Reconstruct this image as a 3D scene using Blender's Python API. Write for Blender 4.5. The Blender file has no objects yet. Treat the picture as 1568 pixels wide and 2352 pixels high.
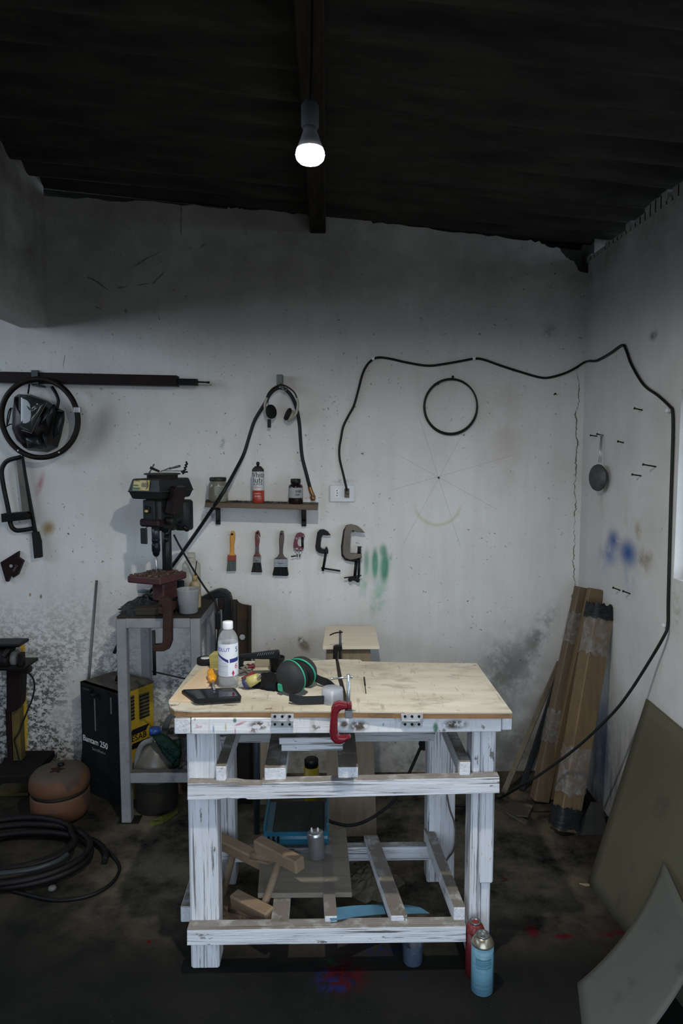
import bpy, bmesh, math, random
from mathutils import Vector, Matrix, noise as mnoise
random.seed(7)
PI = math.pi
SC = bpy.context.scene
COL = SC.collection

# ------------------------------------------------------------------ camera, world, light, exposure
CAM_H = 1.6
YAW, PITCH = math.radians(1.17), math.radians(4.96)
FOC = 1568.0                                   # focal length in pixels of the 1568 x 2352 frame (24 mm on a 36 mm tall frame)
cam_d = bpy.data.cameras.new('camera')
cam_d.sensor_width = 36.0
cam_d.sensor_fit = 'AUTO'
cam_d.lens = 24.0
cam_d.clip_start = 0.05
cam = bpy.data.objects.new('camera', cam_d)
COL.objects.link(cam)
cam.location = (0, 0, CAM_H)
cam.rotation_euler = (PI/2 - PITCH, 0, -YAW)
SC.camera = cam
SC.view_settings.view_transform = 'Standard'
SC.view_settings.look = 'None'
SC.view_settings.gamma = 1.0
SC.view_settings.use_curve_mapping = False
SC.view_settings.exposure = 0.0
try:
    SC.cycles.use_denoising = True
    SC.cycles.max_bounces = 6
    SC.cycles.sample_clamp_indirect = 6.0
except Exception:
    pass

world = bpy.data.worlds.new('overcast_sky')
SC.world = world
world.use_nodes = True
wn = world.node_tree.nodes['Background']
wn.inputs[0].default_value = (0.78, 0.93, 1.12, 1)
wn.inputs[1].default_value = 3.75

def portal(name, loc, rot, sx, sy):
    d = bpy.data.lights.new(name, 'AREA'); d.shape = 'RECTANGLE'; d.size = sx; d.size_y = sy
    o = bpy.data.objects.new(name, d); COL.objects.link(o); o.location = loc; o.rotation_euler = rot
    d.cycles.is_portal = True
YW = 3.30                                      # back wall
XR = 1.236                                     # right wall
XL = -1.31                                     # left header wall (room side)
YF = -0.55                                     # front wall with the wide doorway, behind the camera
portal('doorway_daylight', (0.0, YF-0.16, 1.02), (PI/2, 0, 0), 2.3, 2.0)
portal('window_daylight', (XR+0.17, 1.15, 1.48), (0, PI/2, 0), 0.68, 2.6)
portal('carport_daylight', (-2.95, 1.3, 2.2), (0, -PI/2, 0), 0.95, 4.0)

# ------------------------------------------------------------------ pixel rays of the photograph -> points of the place
FWD = Vector((math.sin(YAW)*math.cos(PITCH), math.cos(YAW)*math.cos(PITCH), -math.sin(PITCH)))
RGT = Vector((math.cos(YAW), -math.sin(YAW), 0))
UPV = RGT.cross(FWD)
CAMP = Vector((0, 0, CAM_H))
def ray(px, py): return FWD + RGT*((px-784)/FOC) + UPV*((1176-py)/FOC)
def F(px, py, Y):
    d = ray(px, py); return CAMP + d*(Y/d.y)
def onZ(px, py, z):
    d = ray(px, py); return CAMP + d*((z-CAM_H)/d.z)
def onX(px, py, x):
    d = ray(px, py); return CAMP + d*(x/d.x)
def S(p): return (Vector(p)-CAMP).dot(FWD)/FOC       # metres per pixel at p
def W(px, py, off=0.0): return F(px, py, YW-off)      # on the back wall, off metres in front of it

# ------------------------------------------------------------------ mesh helpers
WM = {}
def smooth_path(pts, n=8):
    P = [Vector(p) for p in pts]
    if len(P) < 3: return P
    out = []
    for i in range(len(P)-1):
        p0 = P[max(i-1, 0)]; p1 = P[i]; p2 = P[i+1]; p3 = P[min(i+2, len(P)-1)]
        for k in range(n):
            t = k/n
            out.append(0.5*((2*p1)+(p2-p0)*t+(2*p0-5*p1+4*p2-p3)*t*t+(3*p1-p0-3*p2+p3)*t*t*t))
    out.append(P[-1])
    return out
def frame_from(d):
    d = d.normalized()
    a = Vector((0, 0, 1)) if abs(d.z) < 0.9 else Vector((1, 0, 0))
    u = d.cross(a).normalized(); v = d.cross(u).normalized()
    return u, v
class MB:
    def __init__(s): s.bm = bmesh.new()
    def box(s, lo, hi, M=None, bevel=0.0, seg=1):
        b2 = bmesh.new()
        c = [(lo[0]+hi[0])/2, (lo[1]+hi[1])/2, (lo[2]+hi[2])/2]
        r = bmesh.ops.create_cube(b2, size=1.0)
        for v in b2.verts:
            v.co = Vector((c[0]+v.co.x*(hi[0]-lo[0]), c[1]+v.co.y*(hi[1]-lo[1]), c[2]+v.co.z*(hi[2]-lo[2])))
        if bevel > 0:
            bmesh.ops.bevel(b2, geom=list(b2.edges), offset=bevel, segments=seg, affect='EDGES', profile=0.5)
        s._merge(b2, M); return s
    def _merge(s, b2, M=None):
        if M is not None: bmesh.ops.transform(b2, matrix=M, verts=b2.verts)
        me = bpy.data.meshes.new('tmp'); b2.to_mesh(me); b2.free(); s.bm.from_mesh(me); bpy.data.meshes.remove(me)
    def bar(s, p0, p1, w, h, up=None, bevel=0.0, ext=0.0):
        p0 = Vector(p0); p1 = Vector(p1); d = (p1-p0); L = d.length; d.normalize()
        if up is None: up = Vector((0, 0, 1)) if abs(d.z) < 0.9 else Vector((0, 1, 0))
        sx = d.cross(Vector(up)).normalized(); uz = sx.cross(d).normalized()
        M = Matrix((( sx.x, d.x, uz.x, p0.x), (sx.y, d.y, uz.y, p0.y), (sx.z, d.z, uz.z, p0.z), (0, 0, 0, 1)))
        return s.box((-w/2, -ext, -h/2), (w/2, L+ext, h/2), M, bevel)
    def tube(s, pts, r, seg=10, smooth=True, n=8, closed=False, caps=True):
        if closed:
            P = [Vector(p) for p in pts]
        else:
            P = smooth_path(pts, n) if smooth else [Vector(p) for p in pts]
        N = len(P); rings = []; u = None
        for i, p in enumerate(P):
            if closed: d = (P[(i+1) % N]-P[i-1])
            else: d = (P[min(i+1, N-1)]-P[max(i-1, 0)])
            if d.length < 1e-9: d = Vector((0, 0, 1))
            d.normalize()
            if u is None: u, v = frame_from(d)
            else:
                u = (u-d*u.dot(d)); u = u.normalized() if u.length > 1e-6 else frame_from(d)[0]
                v = d.cross(u).normalized()
            rr = r if not isinstance(r, (list, tuple)) else r[0]+(r[1]-r[0])*i/max(N-1, 1)
            rings.append([s.bm.verts.new(p+u*rr*math.cos(2*PI*k/seg)+v*rr*math.sin(2*PI*k/seg)) for k in range(seg)])
        for i in range(N if closed else N-1):
            a = rings[i]; b = rings[(i+1) % N]
            for k in range(seg):
                s.bm.faces.new((a[k], a[(k+1) % seg], b[(k+1) % seg], b[k])).smooth = True
        if caps and not closed:
            s.bm.faces.new(list(reversed(rings[0]))); s.bm.faces.new(rings[-1])
        return s
    def cyl(s, p0, p1, r0, r1=None, seg=20):
        return s.tube([p0, p1], (r0, r0 if r1 is None else r1), seg, smooth=False)
    def lathe(s, prof, base=(0, 0, 0), axis=(0, 0, 1), seg=28, a0=0.0, a1=2*PI, closed_ends=True):
        base = Vector(base); ax = Vector(axis).normalized()
        if abs(ax.z) > 0.999: u, v = Vector((1, 0, 0)), Vector((0, 1, 0))
        else:
            u = Vector((0, 0, 1)).cross(ax).normalized(); v = ax.cross(u).normalized()
        full = abs(a1-a0-2*PI) < 1e-6
        n = seg if full else seg+1
        rings = []
        for (r, h) in prof:
            if r < 1e-6: rings.append([s.bm.verts.new(base+ax*h)])
            else: rings.append([s.bm.verts.new(base+ax*h+(u*math.cos(a0+(a1-a0)*k/seg)+v*math.sin(a0+(a1-a0)*k/seg))*r) for k in range(n)])
        for i in range(len(rings)-1):
            a, b = rings[i], rings[i+1]
            for k in range(seg):
                k2 = (k+1) % n if full else k+1
                if len(a) == 1 and len(b) == 1: continue
                if len(a) == 1: f = (a[0], b[k2], b[k])
                elif len(b) == 1: f = (a[k], a[k2], b[0])
                else: f = (a[k], a[k2], b[k2], b[k])
                try: s.bm.faces.new(f).smooth = True
                except ValueError: pass
        if full and closed_ends:
            if len(rings[0]) > 1: s.bm.faces.new(list(reversed(rings[0])))
            if len(rings[-1]) > 1: s.bm.faces.new(rings[-1])
        return s
    def solid(s, A, B, bevel=0.0):
        """closed shape between two outlines with the same number of points (front A, back B)"""
        b2 = bmesh.new()
        va = [b2.verts.new(p) for p in A]; vb = [b2.verts.new(p) for p in B]; n = len(A)
        fa = b2.faces.new(va); fb = b2.faces.new(list(reversed(vb)))
        for i in range(n): b2.faces.new((va[i], vb[i], vb[(i+1) % n], va[(i+1) % n]))
        bmesh.ops.recalc_face_normals(b2, faces=b2.faces)
        if bevel > 0:
            bmesh.ops.bevel(b2, geom=list(fa.edges), offset=bevel, segments=2, affect='EDGES', profile=0.5)
        bmesh.ops.triangulate(b2, faces=[f for f in b2.faces if len(f.verts) > 4])
        s._merge(b2); return s
    def fpoly(s, pts, Y0, Y1, bevel=0.0):
        A = [F(x, y, Y0) for x, y in pts]; B = [Vector((p.x, Y1, p.z)) for p in A]
        return s.solid(A, B, bevel)
    def fbox(s, x0, y0, x1, y1, Y0, Y1, bevel=0.0):
        cx, cy = (x0+x1)/2, (y0+y1)/2
        return s.box((F(x0, cy, Y0).x, Y0, F(cx, y1, Y0).z), (F(x1, cy, Y0).x, Y1, F(cx, y0, Y0).z), None, bevel, 2 if bevel > 0.0015 else 1)
    def pillow(s, outline, normal, depth, rings=6, power=0.5, back=True, jit=0.0):
        P = [Vector(p) for p in outline]; n = len(P); nv = Vector(normal).normalized()
        c = sum(P, Vector())/n; prev = [s.bm.verts.new(p) for p in P]; first = prev
        for k in range(1, rings):
            t = k/rings; h = depth*(1-(1-t)**2)**power
            cur = [s.bm.verts.new(p.lerp(c, t)+nv*(h*(1+jit*random.uniform(-1, 1)))) for p in P]
            for i in range(n): s.bm.faces.new((prev[i], prev[(i+1) % n], cur[(i+1) % n], cur[i])).smooth = True
            prev = cur
        top = s.bm.verts.new(c+nv*depth)
        for i in range(n): s.bm.faces.new((prev[i], prev[(i+1) % n], top)).smooth = True
        if back: s.bm.faces.new(list(reversed(first)))
        return s
    def build(s, name, mat, parent=None, local=False, keep=False):
        bmesh.ops.recalc_face_normals(s.bm, faces=s.bm.faces)
        me = bpy.data.meshes.new(name)
        M = Matrix.Identity(4)
        if parent is not None:
            if not local: bmesh.ops.transform(s.bm, matrix=WM[parent.name].inverted(), verts=s.bm.verts)
        elif not keep and not local:
            xs = [v.co for v in s.bm.verts]
            lo = Vector((min(p.x for p in xs), min(p.y for p in xs), min(p.z for p in xs)))
            hi = Vector((max(p.x for p in xs), max(p.y for p in xs), max(p.z for p in xs)))
            o0 = Vector(((lo.x+hi.x)/2, (lo.y+hi.y)/2, lo.z))
            for v in s.bm.verts: v.co -= o0
            M = Matrix.Translation(o0)
        s.bm.to_mesh(me); s.bm.free()
        o = bpy.data.objects.new(name, me); COL.objects.link(o)
        if mat: me.materials.append(mat)
        if parent is not None:
            o.parent = parent; WM[o.name] = WM[parent.name].copy()
        else:
            o.location = M.translation; WM[o.name] = M
        return o
def thing(name, label, cat, loc=(0, 0, 0), M=None, group=None):
    o = bpy.data.objects.new(name, None); COL.objects.link(o); o.empty_display_size = 0.05
    m = M if M is not None else Matrix.Translation(Vector(loc))
    o.matrix_world = m; o.location = m.to_translation(); o.rotation_euler = m.to_euler()
    WM[o.name] = m.copy(); return tag(o, label, cat, group)
def tag(o, label, cat, group=None, kind=None):
    o['label'] = label; o['category'] = cat
    if group: o['group'] = group
    if kind: o['kind'] = kind
    return o
def struct(o, label=None, cat=None):
    o['kind'] = 'structure'
    if label: o['label'] = label; o['category'] = cat
    return o
def text_mb(txt, size, M, depth=0.0006, align='CENTER', bend=None, sx=1.0, shear=0.0):
    """lettering as a mesh; M maps the text plane (x right, y up, z out) into the target space. bend=radius wraps it round a cylinder"""
    c = bpy.data.curves.new('lettering', 'FONT'); c.body = txt; c.size = size; c.align_x = align; c.align_y = 'CENTER'
    c.extrude = depth; c.resolution_u = 3; c.shear = shear
    o = bpy.data.objects.new('lettering', c); COL.objects.link(o)
    dg = bpy.context.evaluated_depsgraph_get(); me = bpy.data.meshes.new_from_object(o.evaluated_get(dg))
    bpy.data.objects.remove(o); bpy.data.curves.remove(c)
    mb = MB(); mb.bm.from_mesh(me); bpy.data.meshes.remove(me)
    for v in mb.bm.verts:
        v.co.x *= sx
        if bend:
            a = v.co.x/bend; rr = bend+v.co.z
            v.co = Vector((rr*math.sin(a), v.co.y, rr*math.cos(a)-bend))
    bmesh.ops.transform(mb.bm, matrix=M, verts=mb.bm.verts)
    return mb
def plane_M(origin, xdir, updir):
    x = Vector(xdir).normalized(); u = Vector(updir); u = (u-x*u.dot(x)).normalized(); z = x.cross(u)
    o = Vector(origin)
    return Matrix(((x.x, u.x, z.x, o.x), (x.y, u.y, z.y, o.y), (x.z, u.z, z.z, o.z), (0, 0, 0, 1)))

# ------------------------------------------------------------------ materials
def srgb(r, g, b):
    f = lambda c: c/12.92 if c <= 0.04045 else ((c+0.055)/1.055)**2.4
    return (f(r/255), f(g/255), f(b/255), 1)
class NT:
    def __init__(s, name):
        s.m = bpy.data.materials.new(name); s.m.use_nodes = True; s.t = s.m.node_tree
        s.bs = s.t.nodes['Principled BSDF']; s.out = s.t.nodes['Material Output']
    def n(s, t, **kw):
        x = s.t.nodes.new(t)
        for k, v in kw.items(): setattr(x, k, v)
        return x
    def l(s, a, b): s.t.links.new(a, b)
    def coord(s, worldpos=False):
        if worldpos: return s.n('ShaderNodeNewGeometry').outputs['Position']
        return s.n('ShaderNodeTexCoord').outputs['Object']
    def mapping(s, vec, loc=(0, 0, 0), rot=(0, 0, 0), scale=(1, 1, 1), typ='POINT'):
        x = s.n('ShaderNodeMapping', vector_type=typ); s.l(vec, x.inputs[0])
        x.inputs[1].default_value = loc; x.inputs[2].default_value = rot; x.inputs[3].default_value = scale
        return x.outputs[0]
    def noise(s, vec, scale, detail=4, rough=0.6, dist=0.0):
        x = s.n('ShaderNodeTexNoise'); s.l(vec, x.inputs['Vector']); x.inputs['Scale'].default_value = scale
        x.inputs['Detail'].default_value = detail; x.inputs['Roughness'].default_value = rough; x.inputs['Distortion'].default_value = dist
        return x.outputs[0]
    def rng(s, v, a, b, c=0.0, d=1.0, smooth=False):
        x = s.n('ShaderNodeMapRange'); x.interpolation_type = 'SMOOTHSTEP' if smooth else 'LINEAR'
        s.l(v, x.inputs[0]); x.inputs[1].default_value = a; x.inputs[2].default_value = b
        x.inputs[3].default_value = c; x.inputs[4].default_value = d; return x.outputs[0]
    def math(s, op, a, b=None):
        x = s.n('ShaderNodeMath', operation=op)
        for i, v in enumerate((a, b)):
            if v is None: continue
            if isinstance(v, (int, float)): x.inputs[i].default_value = v
            else: s.l(v, x.inputs[i])
        return x.outputs[0]
    def mix(s, fac, a, b):
        x = s.n('ShaderNodeMix', data_type='RGBA')
        for sock, v in ((x.inputs[0], fac), (x.inputs[6], a), (x.inputs[7], b)):
            if isinstance(v, (int, float)): sock.default_value = v
            elif isinstance(v, tuple): sock.default_value = v if len(v) == 4 else (*v, 1)
            else: s.l(v, sock)
        return x.outputs[2]
    def length(s, v):
        x = s.n('ShaderNodeVectorMath', operation='LENGTH'); s.l(v, x.inputs[0]); return x.outputs['Value']
    def sep(s, v):
        x = s.n('ShaderNodeSeparateXYZ'); s.l(v, x.inputs[0]); return x.outputs
    def bump(s, h, strength=0.3, dist=0.01):
        x = s.n('ShaderNodeBump'); x.inputs['Strength'].default_value = strength; x.inputs['Distance'].default_value = dist
        s.l(h, x.inputs['Height']); s.l(x.outputs[0], s.bs.inputs['Normal'])
    def stain(s, vec, col, loc, half, ang, color, strength=0.8, ns=20.0, hard=0.3, nl=0.35, nh=0.6):
        """blotch: ellipse at loc with half sizes half, turned by ang about the axis of the surface"""
        q = s.mapping(vec, loc=loc, rot=ang if isinstance(ang, tuple) else (0, ang, 0), scale=half, typ='TEXTURE')
        d = s.rng(s.length(q), 1.0, hard, 0, 1, True)
        nz = s.rng(s.noise(vec, ns, 4, 0.65), nl, nh, 0, 1, True)
        f = s.math('MULTIPLY', s.math('MULTIPLY', d, nz), strength)
        return s.mix(f, col, color)
def M(name, c1, c2=None, rough=0.6, metal=0.0, scale=12, stretch=(1, 1, 1), lo=0.35, hi=0.65, spots=None, bump=0.15, bs=None, dust=None, coat=0.0, spec=None):
    t = NT(name); v = t.coord(); vm = t.mapping(v, scale=stretch)
    col = None
    if max(c1[:3]) < 0.07 and spec is None:
        spec = 0.22; c1 = tuple(x*0.55 for x in c1[:3]); c2 = None if c2 is None else tuple(x*0.55 for x in c2[:3])
    c1 = c1 if len(c1) == 4 else (*c1, 1)
    if c2 is not None:
        c2 = c2 if len(c2) == 4 else (*c2, 1)
        nz = t.noise(vm, scale, 5, 0.6); col = t.mix(t.rng(nz, lo, hi), c1, c2)
    else:
        nz = t.noise(vm, scale, 3, 0.6); col = t.mix(t.rng(nz, 0.3, 0.7, 0, 0.25), c1, tuple(x*0.7 for x in c1[:3])+(1,))
    for sp in (spots or []):
        sc, a, b, strg, colr = sp[:5]; st = sp[5] if len(sp) > 5 else stretch
        f = t.rng(t.noise(t.mapping(v, loc=(3.1, 1.7, 0.4), scale=st), sc, 5, 0.65), a, b, 0, strg)
        col = t.mix(f, col, colr if len(colr) == 4 else (*colr, 1))
    if dust:
        g = t.n('ShaderNodeNewGeometry'); z = t.sep(g.outputs['Normal'])[2]
        f = t.math('MULTIPLY', t.rng(z, 0.5, 0.9), t.rng(t.noise(v, 18, 4), 0.3, 0.5, dust[1]*0.55, dust[1]))
        col = t.mix(f, col, dust[0] if len(dust[0]) == 4 else (*dust[0], 1))
    t.l(col, t.bs.inputs['Base Color'])
    t.bs.inputs['Roughness'].default_value = rough; t.bs.inputs['Metallic'].default_value = metal
    if spec is not None: t.bs.inputs['Specular IOR Level'].default_value = spec
    if coat: t.bs.inputs['Coat Weight'].default_value = coat
    if bump: t.bump(t.noise(vm, bs or scale*2.5, 4, 0.6), bump, 0.004)
    return t.m
def clear(name, color, alpha=0.35, rough=0.15):
    t = NT(name); tr = t.n('ShaderNodeBsdfTransparent'); mx = t.n('ShaderNodeMixShader'); mx.inputs[0].default_value = alpha
    nz = t.noise(t.coord(), 14, 3); t.l(t.mix(t.rng(nz, 0.35, 0.65), color, tuple(c*0.85 for c in color[:3])+(1,)), t.bs.inputs['Base Color'])
    t.bs.inputs['Roughness'].default_value = rough
    t.l(tr.outputs[0], mx.inputs[1]); t.l(t.bs.outputs[0], mx.inputs[2]); t.l(mx.outputs[0], t.out.inputs[0])
    return t.m

# ================================================================== THE ROOM
def plaster(name, kind):
    t = NT(name); v = t.coord(True); xyz = t.sep(v)
    base = t.mix(t.rng(t.noise(v, 2.2, 5, 0.6), 0.3, 0.7), (0.60, 0.59, 0.555, 1), (0.71, 0.70, 0.67, 1))
    base = t.mix(t.rng(t.noise(t.mapping(v, scale=(9, 9, 1.2)), 1.5, 4, 0.6), 0.45, 0.75, 0, 0.22), base, (0.42, 0.40, 0.36, 1))
    # fine scuffs and specks
    sp = t.rng(t.noise(v, 46, 5, 0.72), 0.635, 0.675, 0, 1)
    spm = t.rng(t.noise(v, 3.1, 3, 0.6), 0.42, 0.60, 0.08, 0.95)
    base = t.mix(t.math('MULTIPLY', sp, spm), base, (0.07, 0.065, 0.055, 1))
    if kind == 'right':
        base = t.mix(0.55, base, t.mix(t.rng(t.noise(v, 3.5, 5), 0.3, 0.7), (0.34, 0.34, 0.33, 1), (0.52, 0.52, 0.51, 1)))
    if kind == 'back':
        # grime: lower left peeling black, lower right grey damp; soot deepened with painted shade under the roof
        lowz = t.rng(xyz[2], 1.05, 0.3, 0, 1, True)
        left = t.rng(xyz[0], -0.35, -0.75, 0, 1, True)
        pe = t.rng(t.noise(t.mapping(v, scale=(1, 1, 1.3)), 30, 8, 0.8), 0.475, 0.53, 0, 1)
        pe2 = t.rng(t.noise(v, 2.6, 3, 0.5), 0.34, 0.52, 0.0, 1)
        base = t.mix(t.math('MULTIPLY', t.math('MULTIPLY', t.math('MULTIPLY', pe, pe2), lowz), t.math('MULTIPLY', left, 0.96)), base, (0.03, 0.03, 0.028, 1))
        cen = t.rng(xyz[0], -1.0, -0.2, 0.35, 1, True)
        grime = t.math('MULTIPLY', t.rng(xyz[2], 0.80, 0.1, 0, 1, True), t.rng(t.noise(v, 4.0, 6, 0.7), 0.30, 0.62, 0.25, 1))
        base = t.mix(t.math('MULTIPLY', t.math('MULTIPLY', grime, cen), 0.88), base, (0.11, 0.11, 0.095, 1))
        soot_shade = t.math('MULTIPLY', t.rng(xyz[2], 1.95, 2.55, 0, 1, True), t.rng(t.noise(v, 3.5, 5, 0.65), 0.25, 0.6, 0.3, 1))
        base = t.mix(t.math('MULTIPLY', soot_shade, 0.65), base, (0.16, 0.15, 0.13, 1))
        def st(px, py, hx, hz, ang, color, s=0.8, **k):
            nonlocal base
            p = W(px, py); m = S(p)
            base = t.stain(v, base, p, (hx*m, 0.5, hz*m), math.radians(ang), color, s, **k)
        st(1165, 1540, 120, 150, 20, (0.10, 0.10, 0.095, 1), 0.8, ns=9, hard=0.0, nl=0.32, nh=0.6)
        st(1235, 1460, 40, 130, 25, (0.12, 0.12, 0.11, 1), 0.7, ns=14, hard=0.0)
        G = (0.012, 0.17, 0.075, 1)
        st(841, 1288, 10, 42, 0, G, 0.6, ns=16, nl=0.2, nh=0.5, hard=0.1); st(839, 1330, 9, 60, 3, (0.12, 0.36, 0.25, 1), 0.55, ns=16, hard=0.0)
        st(861, 1294, 10, 46, 0, G, 1.0, ns=16, nl=0.1, nh=0.35, hard=0.35); st(883, 1303, 14, 50, 2, G, 1.0, ns=16, nl=0.1, nh=0.35, hard=0.3)
        st(880, 1265, 13, 22, 0, G, 0.7, ns=20, nl=0.2, nh=0.45, hard=0.2); st(897, 1278, 6, 34, 0, G, 0.55, ns=20, hard=0.0)
        st(868, 1300, 45, 60, 0, (0.30, 0.50, 0.42, 1), 0.5, ns=12, hard=0.0, nl=0.2, nh=0.5)
        st(872, 1368, 30, 55, 10, (0.16, 0.40, 0.29, 1), 0.6, ns=14, hard=0.0, nl=0.3, nh=0.55); st(855, 1395, 10, 36, 2, G, 0.5, ns=16, hard=0.0); st(830, 1350, 10, 40, 8, (0.2, 0.45, 0.35, 1), 0.5, hard=0.0)
        st(92, 1112, 11, 40, 18, (0.42, 0.08, 0.13, 1), 0.65, hard=0.0, nl=0.2, nh=0.5)
        st(111, 1213, 21, 25, 20, (0.30, 0.17, 0.035, 1), 0.85, hard=0.1, nl=0.2, nh=0.45)
        st(69, 1366, 4, 6, 0, (0.3, 0.17, 0.05, 1), 0.8, nl=0.1, nh=0.2); st(94, 1370, 4, 7, 0, (0.08, 0.07, 0.05, 1), 0.8, nl=0.1, nh=0.2)
        st(230, 985, 42, 95, 30, (0.30, 0.29, 0.26, 1), 0.55, ns=7, hard=0.0, nl=0.25, nh=0.5)  # cast shadow of the welding mask, painted on the plaster
        st(55, 1640, 11, 150, 0, (0.55, 0.36, 0.012, 1), 0.95, ns=24, nl=0.2, nh=0.42, hard=0.35)
        st(52, 1490, 8, 20, 0, (0.62, 0.38, 0.012, 1), 0.95, ns=20, nl=0.1, nh=0.3, hard=0.4)
        st(510, 1020, 8, 24, 15, (0.12, 0.13, 0.12, 1), 0.6, ns=60, hard=0.1)
        st(480, 1185, 30, 30, 0, (0.08, 0.07, 0.06, 1), 0.75, ns=55, hard=0.0, nl=0.5, nh=0.58)
        st(787, 1145, 40, 28, 0, (0.30, 0.30, 0.27, 1), 0.55, ns=25, hard=0.2); st(790, 1106, 38, 9, 0, (0.2, 0.2, 0.18, 1), 0.6, ns=60, hard=0.0)
        st(760, 930, 50, 50, 0, (0.10, 0.09, 0.08, 1), 0.7, ns=50, hard=0.0, nl=0.58, nh=0.64)
        st(698, 1482, 16, 26, -35, (0.26, 0.24, 0.19, 1), 1.0, ns=20, nl=0.42, nh=0.5, hard=0.3); st(690, 1468, 12, 10, 0, (0.08, 0.075, 0.06, 1), 0.8, ns=60, nl=0.5, nh=0.56, hard=0.1)
        st(1262, 760, 26, 30, 0, (0.14, 0.14, 0.12, 1), 0.6, ns=30, hard=0.0)
        st(1160, 1010, 70, 220, 0, (0.50, 0.40, 0.37, 1), 0.5, ns=7, hard=0.0, nl=0.3, nh=0.6)
        # old sprayed ring
        pr = W(1005, 1152); m = S(pr); q = t.mapping(v, loc=pr, scale=(54*m, 50, 54*m), typ='TEXTURE')
        d = t.math('ABSOLUTE', t.math('SUBTRACT', t.length(q), 1.0))
        base = t.mix(t.math('MULTIPLY', t.math('MULTIPLY', t.rng(d, 0.13, 0.0, 0, 0.5, True), t.rng(xyz[2], pr.z+0.0, pr.z-0.06)), 1.0), base, (0.50, 0.45, 0.28, 1))
        # pencil star drawn on the plaster
        c = W(1006, 1098); m = S(c)
        for (x0, y0, x1, y1) in ((905, 1040, 1150, 1175), (960, 950, 1060, 1265), (1060, 1000, 920, 1260), (1190, 1042, 890, 1128)):
            a = W(x0, y0); b = W(x1, y1); mid = (a+b)/2; L = (b-a).length/2; an = math.atan2(b.z-a.z, b.x-a.x)
            q = t.mapping(v, loc=mid, rot=(0, -an, 0), scale=(L, 1.0, 0.0011), typ='TEXTURE'); zz = t.sep(q)
            f = t.math('MULTIPLY', t.rng(t.math('ABSOLUTE', zz[2]), 1.0, 0.5), t.rng(t.math('ABSOLUTE', zz[0]), 1.0, 0.9))
            base = t.mix(t.math('MULTIPLY', f, 0.42), base, (0.15, 0.14, 0.14, 1))
        # hairline scratches upper left
        for (x0, y0, x1, y1, w) in ((192, 630, 240, 660, 4), (283, 660, 350, 650, 3), (350, 652, 380, 622, 3), (300, 615, 345, 590, 3), (415, 470, 415, 520, 3), (445, 578, 480, 555, 3), (210, 700, 235, 712, 3), (290, 708, 292, 722, 7), (145, 845, 150, 810, 2.5)):
            a = W(x0, y0); b = W(x1, y1); mid = (a+b)/2; L = (b-a).length/2; an = math.atan2(b.z-a.z, b.x-a.x)
            q = t.mapping(v, loc=mid, rot=(0, -an, 0), scale=(L, 1.0, w*0.0011), typ='TEXTURE')
            nzv = t.n('ShaderNodeVectorMath', operation='ADD'); nd = t.n('ShaderNodeTexNoise'); nd.inputs['Scale'].default_value = 14; t.l(v, nd.inputs['Vector'])
            t.l(q, nzv.inputs[0]); sc = t.n('ShaderNodeVectorMath', operation='SCALE'); sb = t.n('ShaderNodeVectorMath', operation='SUBTRACT'); sb.inputs[1].default_value = (0.5, 0.5, 0.5)
            t.l(nd.outputs['Color'], sb.inputs[0]); t.l(sb.outputs[0], sc.inputs[0]); sc.inputs['Scale'].default_value = 4.5; t.l(sc.outputs[0], nzv.inputs[1])
            base = t.mix(t.rng(t.length(nzv.outputs[0]), 1.3, 0.6, 0, 0.6), base, (0.03, 0.03, 0.03, 1))
        # vertical crack near the right corner
        def crack(pz0, pz1, px, amp, wd, sc):
            nonlocal base
            x0 = W(px, (pz0+pz1)/2).x; z0 = W(px, pz1).z; z1 = W(px, pz0).z
            cz = t.n('ShaderNodeCombineXYZ'); t.l(xyz[2], cz.inputs[2]); n1 = t.noise(cz.outputs[0], sc, 6, 0.7)
            cx = t.math('ADD', t.math('MULTIPLY', t.math('SUBTRACT', n1, 0.5), amp), x0)
            dd = t.math('ABSOLUTE', t.math('SUBTRACT', xyz[0], cx))
            wv = t.rng(t.noise(v, 22, 3), 0.35, 0.7, wd*0.25, wd*1.6)
            f = t.rng(t.math('DIVIDE', dd, wv), 1.2, 0.6)
            f = t.math('MULTIPLY', f, t.math('MULTIPLY', t.rng(xyz[2], z0-0.02, z0+0.02), t.rng(xyz[2], z1+0.02, z1-0.02)))
            base = t.mix(t.math('MULTIPLY', f, 0.85), base, (0.05, 0.048, 0.04, 1))
        crack(840, 1470, 1320, 0.13, 0.0028, 3.6)
    else:
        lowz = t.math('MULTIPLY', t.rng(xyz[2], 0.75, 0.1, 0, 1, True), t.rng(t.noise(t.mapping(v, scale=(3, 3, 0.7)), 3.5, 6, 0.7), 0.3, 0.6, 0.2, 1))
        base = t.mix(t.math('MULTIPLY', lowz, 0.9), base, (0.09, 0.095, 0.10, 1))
        soot_shade = t.math('MULTIPLY', t.rng(xyz[2], 1.9, 2.5, 0, 1, True), t.rng(t.noise(v, 3.5, 5, 0.65), 0.25, 0.6, 0.3, 1))
        base = t.mix(t.math('MULTIPLY', soot_shade, 0.8), base, (0.12, 0.118, 0.105, 1))  # soot tone deepened to paint shade in towards the roof
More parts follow.
